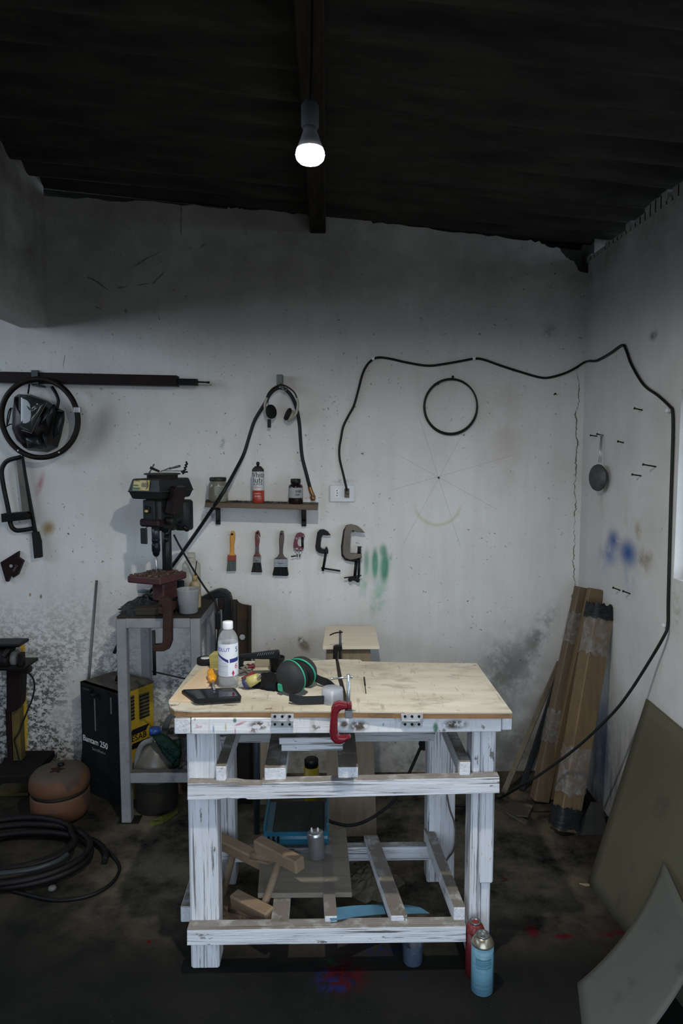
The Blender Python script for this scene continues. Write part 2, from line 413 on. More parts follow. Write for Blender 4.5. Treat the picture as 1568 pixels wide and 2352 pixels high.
        if kind == 'right':
            def st(px, py, hy, hz, color, s=0.8, **k):
                nonlocal base
                p = onX(px, py, XR)
                base = t.stain(v, base, p, (0.5, hy, hz), (0, 0, 0), color, s, **k)
            B = (0.045, 0.10, 0.27, 1)
            st(1408, 1240, 0.10, 0.07, B, 0.9, ns=14, nl=0.2, nh=0.5, hard=0.0); st(1398, 1272, 0.13, 0.08, (0.10, 0.17, 0.34, 1), 0.8, ns=14, nl=0.25, nh=0.55, hard=0.0)
            st(1441, 1270, 0.13, 0.085, B, 1.0, ns=12, nl=0.15, nh=0.45, hard=0.05)
            st(1445, 1330, 0.09, 0.13, (0.22, 0.31, 0.46, 1), 0.65, hard=0.0); st(1385, 1295, 0.12, 0.12, (0.3, 0.36, 0.48, 1), 0.5, hard=0.0)
            st(1476, 1285, 0.11, 0.08, (0.20, 0.15, 0.07, 1), 0.75, ns=16, hard=0.0); st(1464, 1220, 0.05, 0.06, (0.25, 0.19, 0.08, 1), 0.6, hard=0.0); st(1492, 1282, 0.04, 0.04, (0.2, 0.14, 0.07, 1), 0.7, hard=0.0)
            st(1380, 1180, 0.035, 0.28, (0.33, 0.28, 0.20, 1), 0.6, ns=9, hard=0.0); st(1435, 1215, 0.035, 0.22, (0.38, 0.33, 0.25, 1), 0.45, hard=0.0)
            st(1553, 1400, 0.05, 0.15, (0.25, 0.24, 0.15, 1), 0.6, hard=0.0); st(1385, 1720, 0.14, 0.35, (0.03, 0.06, 0.10, 1), 0.85, ns=8, hard=0.0, nl=0.25, nh=0.55)
            st(1500, 770, 0.05, 0.03, (0.03, 0.03, 0.03, 1), 0.8, ns=40, hard=0.0)
    t.l(base, t.bs.inputs['Base Color']); t.bs.inputs['Roughness'].default_value = 0.9; t.bs.inputs['Specular IOR Level'].default_value = 0.15
    h = t.math('ADD', t.noise(v, 11, 6, 0.65), t.math('MULTIPLY', t.noise(v, 70, 3, 0.6), 0.25))
    t.bump(h, 0.35, 0.012)
    return t.m
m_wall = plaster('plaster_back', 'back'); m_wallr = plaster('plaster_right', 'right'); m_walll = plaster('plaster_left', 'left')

# floor: dark oily concrete, sawdust, paint spills
def floor_mat():
    t = NT('floor_concrete'); v = t.coord(True); xyz = t.sep(v)
    base = t.mix(t.rng(t.noise(v, 3.0, 6, 0.65), 0.3, 0.7), (0.0045, 0.0055, 0.0055, 1), (0.012, 0.0115, 0.010, 1))
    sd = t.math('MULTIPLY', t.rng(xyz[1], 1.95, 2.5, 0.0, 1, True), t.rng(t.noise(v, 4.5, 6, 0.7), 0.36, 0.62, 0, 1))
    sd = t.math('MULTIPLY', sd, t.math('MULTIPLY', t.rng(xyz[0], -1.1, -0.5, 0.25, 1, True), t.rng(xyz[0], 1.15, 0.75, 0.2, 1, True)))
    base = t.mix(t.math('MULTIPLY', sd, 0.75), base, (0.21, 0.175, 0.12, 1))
    base = t.mix(t.rng(t.noise(v, 160, 3, 0.7), 0.66, 0.72, 0, 0.5), base, (0.16, 0.14, 0.10, 1))
    def st(px, py, hx, hy, color, s=0.8, **k):
        nonlocal base
        base = t.stain(v, base, onZ(px, py, 0), (hx, hy, 0.5), (0, 0, 0), color, s, **k)
    CR, NV = (0.045, 0.0015, 0.004, 1), (0.004, 0.012, 0.07, 1)
    st(790, 2240, 0.105, 0.10, CR, 1.0, ns=34, nl=0.40, nh=0.50, hard=0.1); st(785, 2236, 0.06, 0.07, (0.02, 0.001, 0.004, 1), 1.0, ns=40, nl=0.42, nh=0.5, hard=0.2)
    st(765, 2262, 0.085, 0.045, NV, 1.0, ns=40, nl=0.46, nh=0.52, hard=0.1); st(740, 2245, 0.035, 0.05, NV, 0.9, ns=44, nl=0.46, nh=0.54, hard=0.0)
    st(755, 2208, 0.07, 0.03, (0.008, 0.04, 0.03, 1), 0.8, ns=50, nl=0.48, nh=0.56, hard=0.0)
    R2 = (0.06, 0.002, 0.004, 1)
    st(1222, 2138, 0.03, 0.045, R2, 0.9, ns=30, nl=0.38, nh=0.5); st(1295, 2150, 0.045, 0.018, R2, 0.9, ns=30, nl=0.38, nh=0.5)
    st(1410, 2145, 0.07, 0.025, R2, 0.8, ns=30, nl=0.4, nh=0.55); st(1155, 2020, 0.025, 0.018, R2, 0.9, nl=0.35, nh=0.5)
    st(880, 2178, 0.10, 0.06, NV, 0.8, ns=50, nl=0.48, nh=0.56, hard=0.0); st(343, 2163, 0.013, 0.013, R2, 0.9, nl=0.2, nh=0.4)
    st(1005, 2160, 0.06, 0.02, R2, 0.8, ns=40, nl=0.42, nh=0.55, hard=0.0); st(925, 2245, 0.025, 0.018, NV, 0.5, hard=0.0)
    t.l(base, t.bs.inputs['Base Color']); t.bs.inputs['Roughness'].default_value = 0.85; t.bs.inputs['Specular IOR Level'].default_value = 0.12
    t.bump(t.math('ADD', t.noise(v, 14, 6, 0.65), t.math('MULTIPLY', t.noise(v, 120, 3), 0.4)), 0.35, 0.01)
    return t.m
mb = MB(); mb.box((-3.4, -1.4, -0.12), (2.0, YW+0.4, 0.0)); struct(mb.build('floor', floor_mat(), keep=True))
mb = MB(); mb.box((-14, -16, -0.20), (12, 10, -0.13)); struct(mb.build('ground_outside', M('yard_earth', (0.05, 0.047, 0.04), (0.07, 0.065, 0.055)), keep=True))

# back wall with a ragged top under the roof sheets
top = [(-40, 440), (60, 446), (150, 452), (250, 462), (330, 463), (420, 470), (520, 478), (540, 475), (560, 480), (640, 487), (702, 492), (712, 500), (748, 500), (757, 497), (800, 500), (850, 508), (856, 512), (900, 514), (980, 524), (1060, 534), (1120, 541), (1200, 550), (1238, 556), (1255, 566), (1285, 570), (1300, 590), (1318, 600), (1330, 622)]
pts = [W(x, y) for x, y in top]
z0 = pts[0].z
front = [Vector((XR+0.2, YW, -0.05)), Vector((XR+0.2, YW, pts[-1].z-0.01)), Vector((XR, YW, pts[-1].z-0.01))]
rp = list(reversed(pts)); fr = []
for i in range(len(rp)-1):
    for k in range(4):
        p = rp[i].lerp(rp[i+1], k/4); fr.append(Vector((p.x, YW, p.z+random.uniform(-0.006, 0.006))))
fr.append(rp[-1])
front += fr+[Vector((-3.3, YW, z0+0.12)), Vector((-3.3, YW, -0.05))]
mb = MB(); mb.solid(front, [p+Vector((0, 0.15, 0)) for p in front]); struct(mb.build('wall_back', m_wall, keep=True))

# right wall with a window opening just outside the frame
rt = 2.52
WY0, WY1, WZ0, WZ1 = -0.15, onX(1556, 1100, XR).y, onX(1566, 1335, XR).z, onX(1566, 895, XR).z
mb = MB()
mb.box((XR, WY1, -0.05), (XR+0.16, YW, rt)); mb.box((XR+0.02, YW-0.02, 2.3), (XR+0.18, YW+0.30, rt+0.10)); mb.box((XR-0.25, YW+0.16, 2.3), (XR+0.18, YW+0.30, rt+0.10)); mb.box((XR, -0.75, -0.05), (XR+0.16, WY0, rt))  # outer corner boxes added behind the gap to stop sky light
mb.box((XR, WY0, -0.05), (XR+0.16, WY1, WZ0)); mb.box((XR, WY0, WZ1), (XR+0.16, WY1, rt))
for i in range(26):                                           # crumbled mortar along the top edge
    y = 2.2+1.1*i/26; mb.box((XR-0.004, y, rt-0.02), (XR+0.12, y+0.05, rt+random.uniform(-0.01, 0.035)))
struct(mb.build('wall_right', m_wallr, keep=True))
mb = MB(); mb.box((XR+0.05, WY0, WZ0), (XR+0.09, WY1, WZ0+0.035)); mb.box((XR+0.05, WY0, WZ1-0.035), (XR+0.09, WY1, WZ1))
mb.box((XR+0.05, WY1-0.035, WZ0), (XR+0.09, WY1, WZ1)); mb.box((XR+0.05, WY0, WZ0), (XR+0.09, WY0+0.035, WZ1)); mb.box((XR+0.06, (WY0+WY1)/2-0.015, WZ0), (XR+0.08, (WY0+WY1)/2+0.015, WZ1))
struct(mb.build('window_1', M('window_frame_paint', (0.5, 0.5, 0.48), rough=0.5), keep=True))

# left header wall over the opening to the carport
hz = F(140, 751, YW-0.02).z
mb = MB(); mb.box((XL-0.13, -0.75, hz), (XL, YW, 3.0)); struct(mb.build('wall_left', m_walll, keep=True))
mb = MB(); mb.box((-3.2, -0.75, -0.05), (-3.05, YW, 1.75)); mb.box((-3.2, -0.75, 2.62), (-3.05, YW, 3.1)); m_raw = M('unseen_dark_wall', (0.06, 0.05, 0.042), (0.10, 0.075, 0.06), rough=0.95, scale=6, bump=0.4)  # unseen low wall and fascia, added to block sky light from the left
struct(mb.build('carport_sky_blocker', m_raw, keep=True))  # dark tone of the unseen walls chosen to cut bounced light
# front wall behind the camera with the wide doorway
mb = MB(); mb.box((XL-0.13, YF-0.15, 1.76), (XR, YF, 3.0)); mb.box((1.15, YF-0.15, -0.05), (XR, YF, 1.76)); mb.box((-3.2, YF-0.15, -0.05), (-1.15, YF, 3.0))
struct(mb.build('wall_front', m_raw, keep=True))

# corrugated roof sheets falling to the right, carried by a rafter
zl = W(150, 448).z; zr = W(1300, 566).z; xl_ = W(150, 448).x; xr_ = W(1300, 566).x
def roof_z(x): return zl+(zr-zl)*(x-xl_)/(xr_-xl_)
mb = MB(); bm = mb.bm
NY = 320; xs = [-3.35, -2.0, -1.3, -0.6, -0.02, 0.02, 0.6, 1.2, XR+0.3]
ys = [-1.0+4.75*j/NY for j in range(NY+1)]
grid = []
for x in xs:
    row = []
    for j, y in enumerate(ys):
        lap = 0.012*((y/0.92) % 1.0)
        row.append(bm.verts.new((x, y, roof_z(x)+0.035+0.020*math.sin(2*PI*y/0.177)+lap+0.004*math.sin(3*x+7*y))))
    grid.append(row)
for i in range(len(xs)-1):
    for j in range(NY): bm.faces.new((grid[i][j], grid[i+1][j], grid[i+1][j+1], grid[i][j+1])).smooth = True
ret = bmesh.ops.extrude_face_region(bm, geom=list(bm.faces))
for g in ret['geom']:
    if isinstance(g, bmesh.types.BMVert): g.co.z += 0.012
struct(mb.build('ceiling', M('old_fibre_cement', (0.035, 0.035, 0.032), (0.065, 0.062, 0.054), rough=0.95, scale=5, stretch=(0.6, 3, 1), bump=0.4, bs=40, spec=0.05, spots=[(9, 0.5, 0.7, 0.7, (0.03, 0.03, 0.028))]), keep=True))
bx0, bx1 = W(712, 515).x, W(748, 515).x
bz = W(730, 536).z; bt = roof_z((bx0+bx1)/2)+0.02
mb = MB(); mb.box((bx0, -0.7, bz), (bx1, YW+0.05, bt), None, 0.004)
struct(mb.build('trim_1', M('sooty_rafter', (0.022, 0.019, 0.016), (0.04, 0.033, 0.026), rough=0.9, scale=10, stretch=(6, 0.6, 6), spec=0.05), keep=True))
mb = MB(); mb.box((XL-0.1, YW-0.002, hz-0.001), (XL-0.09, YW, hz)); mb.bm.free()

# ================================================================== COMMON MATERIALS
def paintwood(name, ax, dusty=0.85):
    st = {'z': (26, 26, 1.3), 'x': (1.3, 26, 26), 'y': (26, 1.3, 26)}[ax]
    fine = {'z': (150, 150, 3.2), 'x': (3.2, 150, 150), 'y': (150, 3.2, 150)}[ax]
    chip = {'z': (1, 1, 0.35), 'x': (0.35, 1, 1), 'y': (1, 0.35, 1)}[ax]
    return M(name, (0.70, 0.71, 0.73), (0.54, 0.55, 0.58), rough=0.75, scale=2.2, stretch=st, lo=0.3, hi=0.72, bump=0.6, bs=5.0,
             spots=[(1.0, 0.555, 0.615, 0.2 if ax == 'y' else 0.85, (0.10, 0.092, 0.085), fine), (2.0, 0.645, 0.68, 0.9, (0.06, 0.052, 0.045), tuple(x*0.9 for x in st)), (34, 0.645, 0.68, 0.85, (0.10, 0.08, 0.06), chip), (7, 0.60, 0.76, 0.45, (0.30, 0.28, 0.25), chip)],
             dust=((0.125, 0.105, 0.078), dusty))
pw_z, pw_x, pw_y = paintwood('white_paint_upright', 'z'), paintwood('white_paint_rail', 'x'), paintwood('white_paint_cross_bar', 'y', 0.95)
def wood(name, a, b, ax='y', rough=0.7, dark=(0.08, 0.05, 0.025), sp=0.4, dust=None):
    st = {'z': (14, 14, 0.9), 'x': (0.9, 14, 14), 'y': (14, 0.9, 14)}[ax]
    return M(name, a, b, rough=rough, scale=3, stretch=st, bump=0.25, bs=6, spots=[(2.2, 0.58, 0.7, sp, dark, st)], dust=dust)
ply_top = M('plywood_worktop', (0.45, 0.405, 0.31), (0.57, 0.535, 0.45), rough=0.75, scale=2.5, stretch=(1, 5, 1), bump=0.1, bs=14,
            spots=[(7, 0.53, 0.68, 0.55, (0.20, 0.16, 0.11), (1, 2, 1)), (90, 0.60, 0.66, 0.5, (0.22, 0.18, 0.13), (1, 0.12, 1)), (30, 0.645, 0.69, 0.8, (0.07, 0.05, 0.04), (0.5, 1, 1)), (3.3, 0.52, 0.7, 0.55, (0.30, 0.25, 0.17), (1, 1.5, 1)), (26, 0.74, 0.77, 0.7, (0.35, 0.03, 0.03), (0.6, 1, 1))])
ply_edge = M('plywood_edge', (0.20, 0.105, 0.045), (0.29, 0.165, 0.075), rough=0.8, scale=4, stretch=(4, 4, 60), spots=[(6, 0.55, 0.65, 0.5, (0.09, 0.05, 0.025), (1, 1, 1))])
ply_new = wood('fresh_plywood', (0.56, 0.42, 0.27), (0.64, 0.50, 0.34), 'y', sp=0.15, dark=(0.35, 0.24, 0.13))
ply_pale = wood('pale_plywood', (0.70, 0.61, 0.47), (0.76, 0.67, 0.53), 'x', sp=0.1, dark=(0.4, 0.3, 0.2))
ply_brown = wood('brown_plywood', (0.17, 0.125, 0.075), (0.22, 0.165, 0.10), 'z', sp=0.3, dark=(0.10, 0.07, 0.04))
metal_dark = M('dark_iron', (0.028, 0.029, 0.030), (0.045, 0.043, 0.040), rough=0.55, metal=0.6, scale=20, spots=[(14, 0.6, 0.7, 0.5, (0.09, 0.055, 0.03), (1, 1, 1))])
metal_black = M('black_steel', (0.010, 0.010, 0.011), (0.018, 0.017, 0.017), rough=0.45, metal=0.3, scale=20)
black_plastic = M('black_plastic', (0.010, 0.011, 0.012), rough=0.4, scale=20, bump=0.05)
black_rubber = M('black_rubber', (0.012, 0.012, 0.013), (0.022, 0.022, 0.022), rough=0.7, scale=25)
steel = M('bright_steel', (0.55, 0.56, 0.57), (0.38, 0.38, 0.38), rough=0.35, metal=0.9, scale=20)
galv = M('galvanised_steel', (0.36, 0.37, 0.37), (0.27, 0.28, 0.285), rough=0.5, metal=0.55, scale=9, bump=0.1, spots=[(26, 0.62, 0.7, 0.5, (0.16, 0.12, 0.085), (1, 1, 1))], dust=((0.06, 0.05, 0.04), 0.7))
rust = M('rusty_steel', (0.05, 0.025, 0.018), (0.075, 0.036, 0.024), rough=0.85, scale=16, bump=0.4, spots=[(10, 0.55, 0.68, 0.6, (0.02, 0.018, 0.016), (1, 1, 1))])
white_plastic = M('white_plastic', (0.72, 0.73, 0.74), rough=0.4, scale=20, bump=0.03)
m_nail = M('rusty_nail', (0.03, 0.022, 0.018), rough=0.7, metal=0.4, scale=60)
ink_white = M('pale_print', (0.62, 0.66, 0.64), rough=0.6, scale=40, bump=0)
ink_black = M('black_print', (0.012, 0.012, 0.014), rough=0.6, scale=40, bump=0)
ink_blue = M('navy_print', (0.02, 0.03, 0.16), rough=0.5, scale=40, bump=0)
ink_red = M('red_print', (0.40, 0.02, 0.03), rough=0.5, scale=40, bump=0)

# ================================================================== WORKBENCH
LY = 2.00                     # front of the front legs
RYF = 1.965                   # front of the rails nailed to them
bench = thing('workbench', 'white painted rough wooden workbench with plywood top in the middle of the floor', 'workbench', (0, 2.2, 0))
TOPZ = F(800, 1634, 1.955).z
BACKY = onZ(800, 1521, TOPZ).y
APY0, APY1 = 1.962, 1.998
def leg_box(x0, x1, Y0, Y1, ztop=None, py=1800):
    a = F(x0, py, Y0).x; b = F(x1, py, Y0).x
    return (a, Y0, 0.0), (b, Y1, TOPZ-0.02 if ztop is None else ztop)
L1 = leg_box(430, 497, LY, LY+0.085); L2 = leg_box(1083, 1137, LY+0.008, LY+0.095); L3 = leg_box(494, 538, 2.41, 2.49); L4 = leg_box(982, 1046, 2.41, 2.49)
mb = MB(); mb.box(*L1, None, 0.006); mb.build('leg', pw_z, bench)
xm = F(1104, 1800, LY).x
mb = MB(); mb.box(L2[0], (xm-0.001, L2[1][1], L2[1][2]), None, 0.005); mb.box((xm+0.001, LY+0.010, F(1120, 2035, LY).z), (L2[1][0], LY+0.08, L2[1][2]), None, 0.005); mb.box((xm+0.001, LY+0.018, 0), (L2[1][0]-0.006, LY+0.08, F(1120, 2030, LY).z), None, 0.005); mb.build('leg', pw_z, bench)
mb = MB(); mb.box(*L3, None, 0.006); mb.build('leg', pw_z, bench)
mb = MB(); mb.box(*L4, None, 0.006); mb.build('leg', pw_z, bench)
# aprons
apz1 = TOPZ-0.020
apz0 = F(600, 1686, APY0).z
ax0, ax1 = F(438, 1665, APY0).x, F(1151, 1665, APY0).x
def apron_mat():
    t = NT('stained_white_apron'); v = t.coord(True)
    vm = t.mapping(v, scale=(1.5, 26, 26))
    base = t.mix(t.rng(t.noise(vm, 2.2, 5), 0.35, 0.75), (0.76, 0.76, 0.77, 1), (0.60, 0.60, 0.61, 1))
    base = t.mix(t.rng(t.noise(v, 30, 5), 0.62, 0.68, 0, 0.8), base, (0.10, 0.08, 0.06, 1))
    base = t.mix(t.rng(t.noise(t.mapping(v, scale=(14, 14, 1.5)), 3, 4), 0.56, 0.7, 0, 0.45), base, (0.28, 0.24, 0.19, 1))
    def st(px, py, hx, hz, color, s=0.8, ang=0, **k):
        nonlocal base
        p = F(px, py, APY0); m = S(p)
        base = t.stain(v, base, p, (hx*m, 0.5, hz*m), math.radians(ang), color, s, **k)
    br = (0.075, 0.055, 0.042, 1)
    for (x, y, a, b) in ((595, 1666, 32, 15), (822, 1668, 30, 18), (1045, 1664, 38, 16), (790, 1664, 14, 12)): st(x, y, a, b, br, 1.0, ns=46, nl=0.34, nh=0.50, hard=0.3)
    st(1000, 1672, 9, 18, (0.02, 0.16, 0.06, 1), 0.9, ns=30, nl=0.3, nh=0.5); st(539, 1655, 6, 8, (0.01, 0.12, 0.06, 1), 0.9, nl=0.2, nh=0.4)
    st(490, 1675, 3, 14, (0.10, 0.25, 0.5, 1), 0.8, nl=0.2, nh=0.4); st(518, 1670, 3, 14, (0.45, 0.33, 0.08, 1), 0.7); st(460, 1668, 26, 14, (0.45, 0.15, 0.15, 1), 0.5, ns=60, nl=0.52, nh=0.58)
    st(552, 1662, 20, 4, (0.4, 0.03, 0.08, 1), 0.7, ang=-20, nl=0.3, nh=0.5); st(540, 1680, 2, 12, (0.4, 0.03, 0.08, 1), 0.7, nl=0.2, nh=0.4); st(880, 1664, 3, 6, (0.05, 0.3, 0.4, 1), 0.8, nl=0.2, nh=0.4)
    g = t.n('ShaderNodeNewGeometry')
    t.l(base, t.bs.inputs['Base Color']); t.bs.inputs['Roughness'].default_value = 0.75; t.bump(t.noise(vm, 5, 4), 0.4, 0.004)
    return t.m
m_apron = apron_mat()
mb = MB(); mb.box((ax0, APY0, apz0), (ax1, APY1, apz1), None, 0.003); mb.build('apron', m_apron, bench)
ex0, ex1 = F(400, 1665, APY0).x, F(1176, 1665, APY0).x
mb = MB(); mb.box((ex0, APY0-0.002, apz0+0.002), (ax0-0.002, BACKY-0.02, apz1), None, 0.003); mb.build('side_apron', pw_y, bench)
mb = MB(); mb.box((ax1+0.003, APY0+0.004, apz0+0.003), (ex1, BACKY-0.02, apz1), None, 0.003); mb.build('side_apron', pw_y, bench)
mb = MB(); mb.box((ax0, 2.44, apz0), (ax1, 2.475, apz1), None, 0.003); mb.build('rear_apron', pw_x, bench)
# rails (nailed on slightly out of level, as in the photo)
def rail(x0, ya0, yb0, x1, ya1, yb1, Y0, Y1, name, mt, notch=False):
    A = [F(x0, yb0, Y0), F(x1, yb1, Y0), F(x1, ya1, Y0), F(x0, ya0, Y0)]
    if notch: A = [F(x0, yb0, Y0), F(500, yb0-1, Y0), F(522, yb0-5, Y0), F(545, yb0-2, Y0), F(552, yb0-4, Y0), F(562, yb0-4, Y0), F(570, yb0-1, Y0), F(x1, yb1, Y0), F(x1, ya1, Y0), F(640, 1797, Y0), F(601, 1799, Y0), F(600, 1804, Y0), F(560, 1803, Y0), F(540, 1800, Y0), F(x0, ya0, Y0)]
    mb = MB(); mb.solid(A, [Vector((p.x, Y1, p.z)) for p in A], 0.002); return mb.build(name, mt, bench)
rail(430, 1800, 1838, 1147, 1785, 1822, RYF, LY, 'middle_rail', pw_x, True)
rail(429, 2137, 2172, 1070, 2128, 2164, RYF-0.01, LY, 'lower_rail', pw_x)
# rear rails
RZM = F(430, 1800, RYF).z; RZL = F(430, 2137, RYF-0.01).z
mb = MB(); mb.box((L3[0][0]+0.004, 2.375, RZM-0.055), (L4[0][0]+0.02, 2.41, RZM), None, 0.002); mb.build('middle_rail', pw_x, bench)
mb = MB(); mb.box((L3[0][0]+0.004, 2.375, RZL-0.05), (L4[0][0]+0.012, 2.41, RZL+0.002), None, 0.002); mb.build('lower_rail', pw_x, bench)
# cross bars on the middle rails
def crossbar(x0, y0, x1, y1, Y0, Y1, dxr=0.0, name='cross_bar'):
    cy = (y0+y1)/2; cx = (x0+x1)/2
    xa, xb = F(x0, cy, Y0).x, F(x1, cy, Y0).x; za, zb = F(cx, y1, Y0).z, F(cx, y0, Y0).z
    A = [Vector((xa, Y0, za)), Vector((xb, Y0, za)), Vector((xb, Y0, zb)), Vector((xa, Y0, zb))]
    mb = MB(); mb.solid(A, [p+Vector((dxr, Y1-Y0, 0)) for p in A], 0.003); return mb.build(name, pw_y, bench)
crossbar(495, 1760, 519, 1797, 1.985, 2.43, 0.0)
b2 = crossbar(607, 1764, 656, 1797, 1.985, 2.43); crossbar(776, 1762, 822, 1794, 1.985, 2.43); crossbar(1055, 1750, 1080, 1786, 1.985, 2.43)
# cross bars on the lower rails
crossbar(622, 2118, 662, 2134, 1.985, 2.42, 0.0); crossbar(746, 2104, 774, 2132, 1.985, 2.42, -0.02)
crossbar(898, 2103, 935, 2127, 1.985, 2.43, -0.06); crossbar(1042, 2084, 1068, 2120, 1.985, 2.43, -0.03)
mb = MB(); mb.box((F(414, 2080, 2.07).x, 2.07, F(414, 2119, 2.07).z), (L1[0][0], 2.40, F(414, 2083, 2.07).z), None, 0.003); mb.build('side_rail', pw_y, bench)
# top: two plywood boards with a gap between them
def panel(pts, name, round_corner=False):
    A = [onZ(x, y, TOPZ) for x, y in pts]
    mb = MB(); mb.solid(A, [p-Vector((0, 0, 0.004)) for p in A]); o = mb.build(name, ply_top, bench)
    mb = MB(); mb.solid([p-Vector((0, 0, 0.004)) for p in A], [p-Vector((0, 0, 0.0195)) for p in A]); mb.build('plywood_core', ply_edge, o)
    return o
panel([(389, 1622), (387, 1610), (455, 1520), (545, 1519), (620, 1517), (690, 1520), (770, 1514), (776, 1560), (795, 1634), (600, 1633), (440, 1633), (400, 1630)], 'tabletop')
panel([(777, 1514), (826, 1515), (832, 1519), (960, 1522), (1094, 1523), (1176, 1636), (1000, 1636), (805, 1634), (786, 1560)], 'tabletop')
mb = MB(); g0, g1 = onZ(774, 1516, TOPZ), onZ(801, 1632, TOPZ); mb.bar((g0.x, g0.y, TOPZ-0.010), (g1.x, g1.y, TOPZ-0.010), 0.034, 0.012); mb.build('gap_filler', M('dark_filler', (0.03, 0.026, 0.02), (0.06, 0.05, 0.036)), bench)
# hinges
for (x0, y0, x1, y1) in ((622, 1640, 674, 1671), (921, 1640, 971, 1671)):
    h0 = MB(); Y = APY0-0.016
    h0.fbox(x0, y0, x1, y0+14, 1.944, 1.947); h0.fbox(x0+1, y0+17, x1-1, y1, APY0-0.004, APY0); 
    h0.cyl(F(x0, y0+15.5, 1.948), F(x1, y0+15.5, 1.948), 0.0045, seg=10)
    ho = h0.build('hinge', M('painted_hinge', (0.55, 0.56, 0.56), (0.36, 0.36, 0.36), rough=0.5, metal=0.3, scale=30, spots=[(40, 0.55, 0.65, 0.7, (0.06, 0.05, 0.05), (1, 1, 1))]), bench)
    for k in range(3):
        for yy, Y in ((y0+6, 1.9425), (y1-7, APY0-0.0055)):
            p = F(x0+9+k*(x1-x0-18)/2, yy, Y); MB().cyl(p, p+Vector((0, 0.004, 0)), 0.0042, seg=10).build('screw', metal_black, ho)

# ================================================================== THE LAMP
BY = 1.45
bp = F(712, 356, BY)
lamp = thing('hanging_bulb', 'lit white LED bulb hanging on a thin wire below the roof rafter', 'light bulb', bp)
led = NT('lit_led_dome'); led.bs.inputs['Base Color'].default_value = (0.9, 0.9, 0.9, 1)
led.bs.inputs['Emission Color'].default_value = (1, 0.985, 0.96, 1); led.bs.inputs['Emission Strength'].default_value = 28
mb = MB(); mb.lathe([(0.0, -0.017), (0.012, -0.0165), (0.022, -0.014), (0.028, -0.008), (0.030, 0.0), (0.029, 0.006), (0.027, 0.011)], bp, seg=28); mb.build('glowing_dome', led.m, lamp)
mb = MB(); mb.lathe([(0.0275, 0.011), (0.020, 0.030), (0.0145, 0.046), (0.0135, 0.052)], bp, seg=24); mb.build('bulb_base', M('lamp_base_white', (0.35, 0.36, 0.37), rough=0.5, scale=20), lamp)
mb = MB(); mb.lathe([(0.016, 0.052), (0.018, 0.056), (0.018, 0.095), (0.012, 0.104), (0.004, 0.108)], bp, seg=20); mb.build('lamp_socket', M('lamp_socket_grey', (0.10, 0.12, 0.13), rough=0.6, scale=20), lamp)
mb = MB(); q = Vector((bp.x+0.004, BY, bz-0.001)); mb.tube([bp+Vector((0, 0, 0.10)), bp.lerp(q, 0.6)+Vector((0.003, 0, 0)), q], 0.0025, 8); mb.build('wire', black_rubber, lamp)
ld = bpy.data.lights.new('bulb_light', 'AREA'); ld.shape = 'DISK'; ld.size = 0.05; ld.energy = 22; ld.color = (1.0, 0.95, 0.86)
lo = bpy.data.objects.new('bulb_light', ld); COL.objects.link(lo); lo.location = bp+Vector((0, 0, -0.023))

# ================================================================== ON THE BACK WALL
def zc(ox, oy, sc): return lambda pts: [(ox+x/sc, oy+y/sc) for x, y in pts]

# long steel tube on brackets, upper left
tb = thing('telescopic_steel_tube', 'long dark steel tube with thinner tube in its right end, upper left wall', 'steel tube', W(200, 870, 0.06))
Y0, Y1 = YW-0.085, YW-0.02
mb = MB(); mb.solid([F(-60, 876, Y0), F(405, 886, Y0), F(405, 862, Y0), F(-60, 852, Y0)], [F(-60, 876, Y0)+Vector((0, .06, 0)), F(405, 886, Y0)+Vector((0, .06, 0)), F(405, 862, Y0)+Vector((0, .06, 0)), F(-60, 852, Y0)+Vector((0, .06, 0))], 0.003); mb.build('outer_tube', M('tube_dark_red_primer', (0.018, 0.008, 0.008), (0.026, 0.014, 0.012), rough=0.6, metal=0.2), tb)
mb = MB(); Yi = Y0+0.012; A = [F(400, 884, Yi), F(452, 885, Yi), F(452, 870, Yi), F(400, 869, Yi)]; mb.solid(A, [p+Vector((0, .035, 0)) for p in A], 0.002); mb.build('inner_tube', metal_black, tb)
mb = MB(); mb.tube([F(448, 877, Y0+.03), F(479, 878.5, Y0+.03)], 0.0035, 8, False); mb.cyl(F(476, 878.5, Y0+.03), F(481, 878.5, Y0+.03), 0.005, seg=10); mb.build('rod', m_nail, tb)
br = thing('tube_bracket', 'greenish steel hook bracket holding the long tube to the wall', 'bracket', W(79, 865))
mb = MB(); mb.fbox(72, 851, 87, 884, YW-0.092, YW-0.0865); mb.fbox(73, 882, 86, 886, YW-0.092, YW); mb.fbox(72, 850, 87, 884, YW-0.012, YW); mb.build('strap', M('green_grey_steel', (0.05, 0.07, 0.065), rough=0.5, metal=0.3), br)

# hoop with the welding mask
hc = W(91, 955, 0.103); hr = 87*S(hc)
hoop = thing('steel_hoop', 'dark metal hoop hanging from the tube bracket around the welding mask', 'hoop', hc)
mb = MB(); mb.tube([hc+Vector((hr*math.cos(a), -0.004*math.sin(3*a), 1.03*hr*math.sin(a)-0.012)) for a in [2*PI*k/72 for k in range(72)]], 0.0125, 10, closed=True); mb.build('ring', M('hoop_dark', (0.018, 0.011, 0.010), (0.03, 0.022, 0.018), rough=0.55, metal=0.2), hoop)
for a in (20, 130, 235, 300): p = hc+Vector((hr*math.cos(math.radians(a)), -0.013, 1.03*hr*math.sin(math.radians(a))-0.012)); MB().cyl(p, p+Vector((0, 0.006, 0)), 0.004, seg=8).build('rivet', steel, hoop)
mb = MB(); mb.fbox(169, 935, 183, 948, YW-0.119, YW-0.087, 0.002); mb.build('clip', steel, hoop)
zz = zc(0, 850, 7.84)
mask = thing('welding_mask', 'dark grey welding mask with tinted visor hung inside the hoop', 'welding mask', W(92, 985, 0.1))
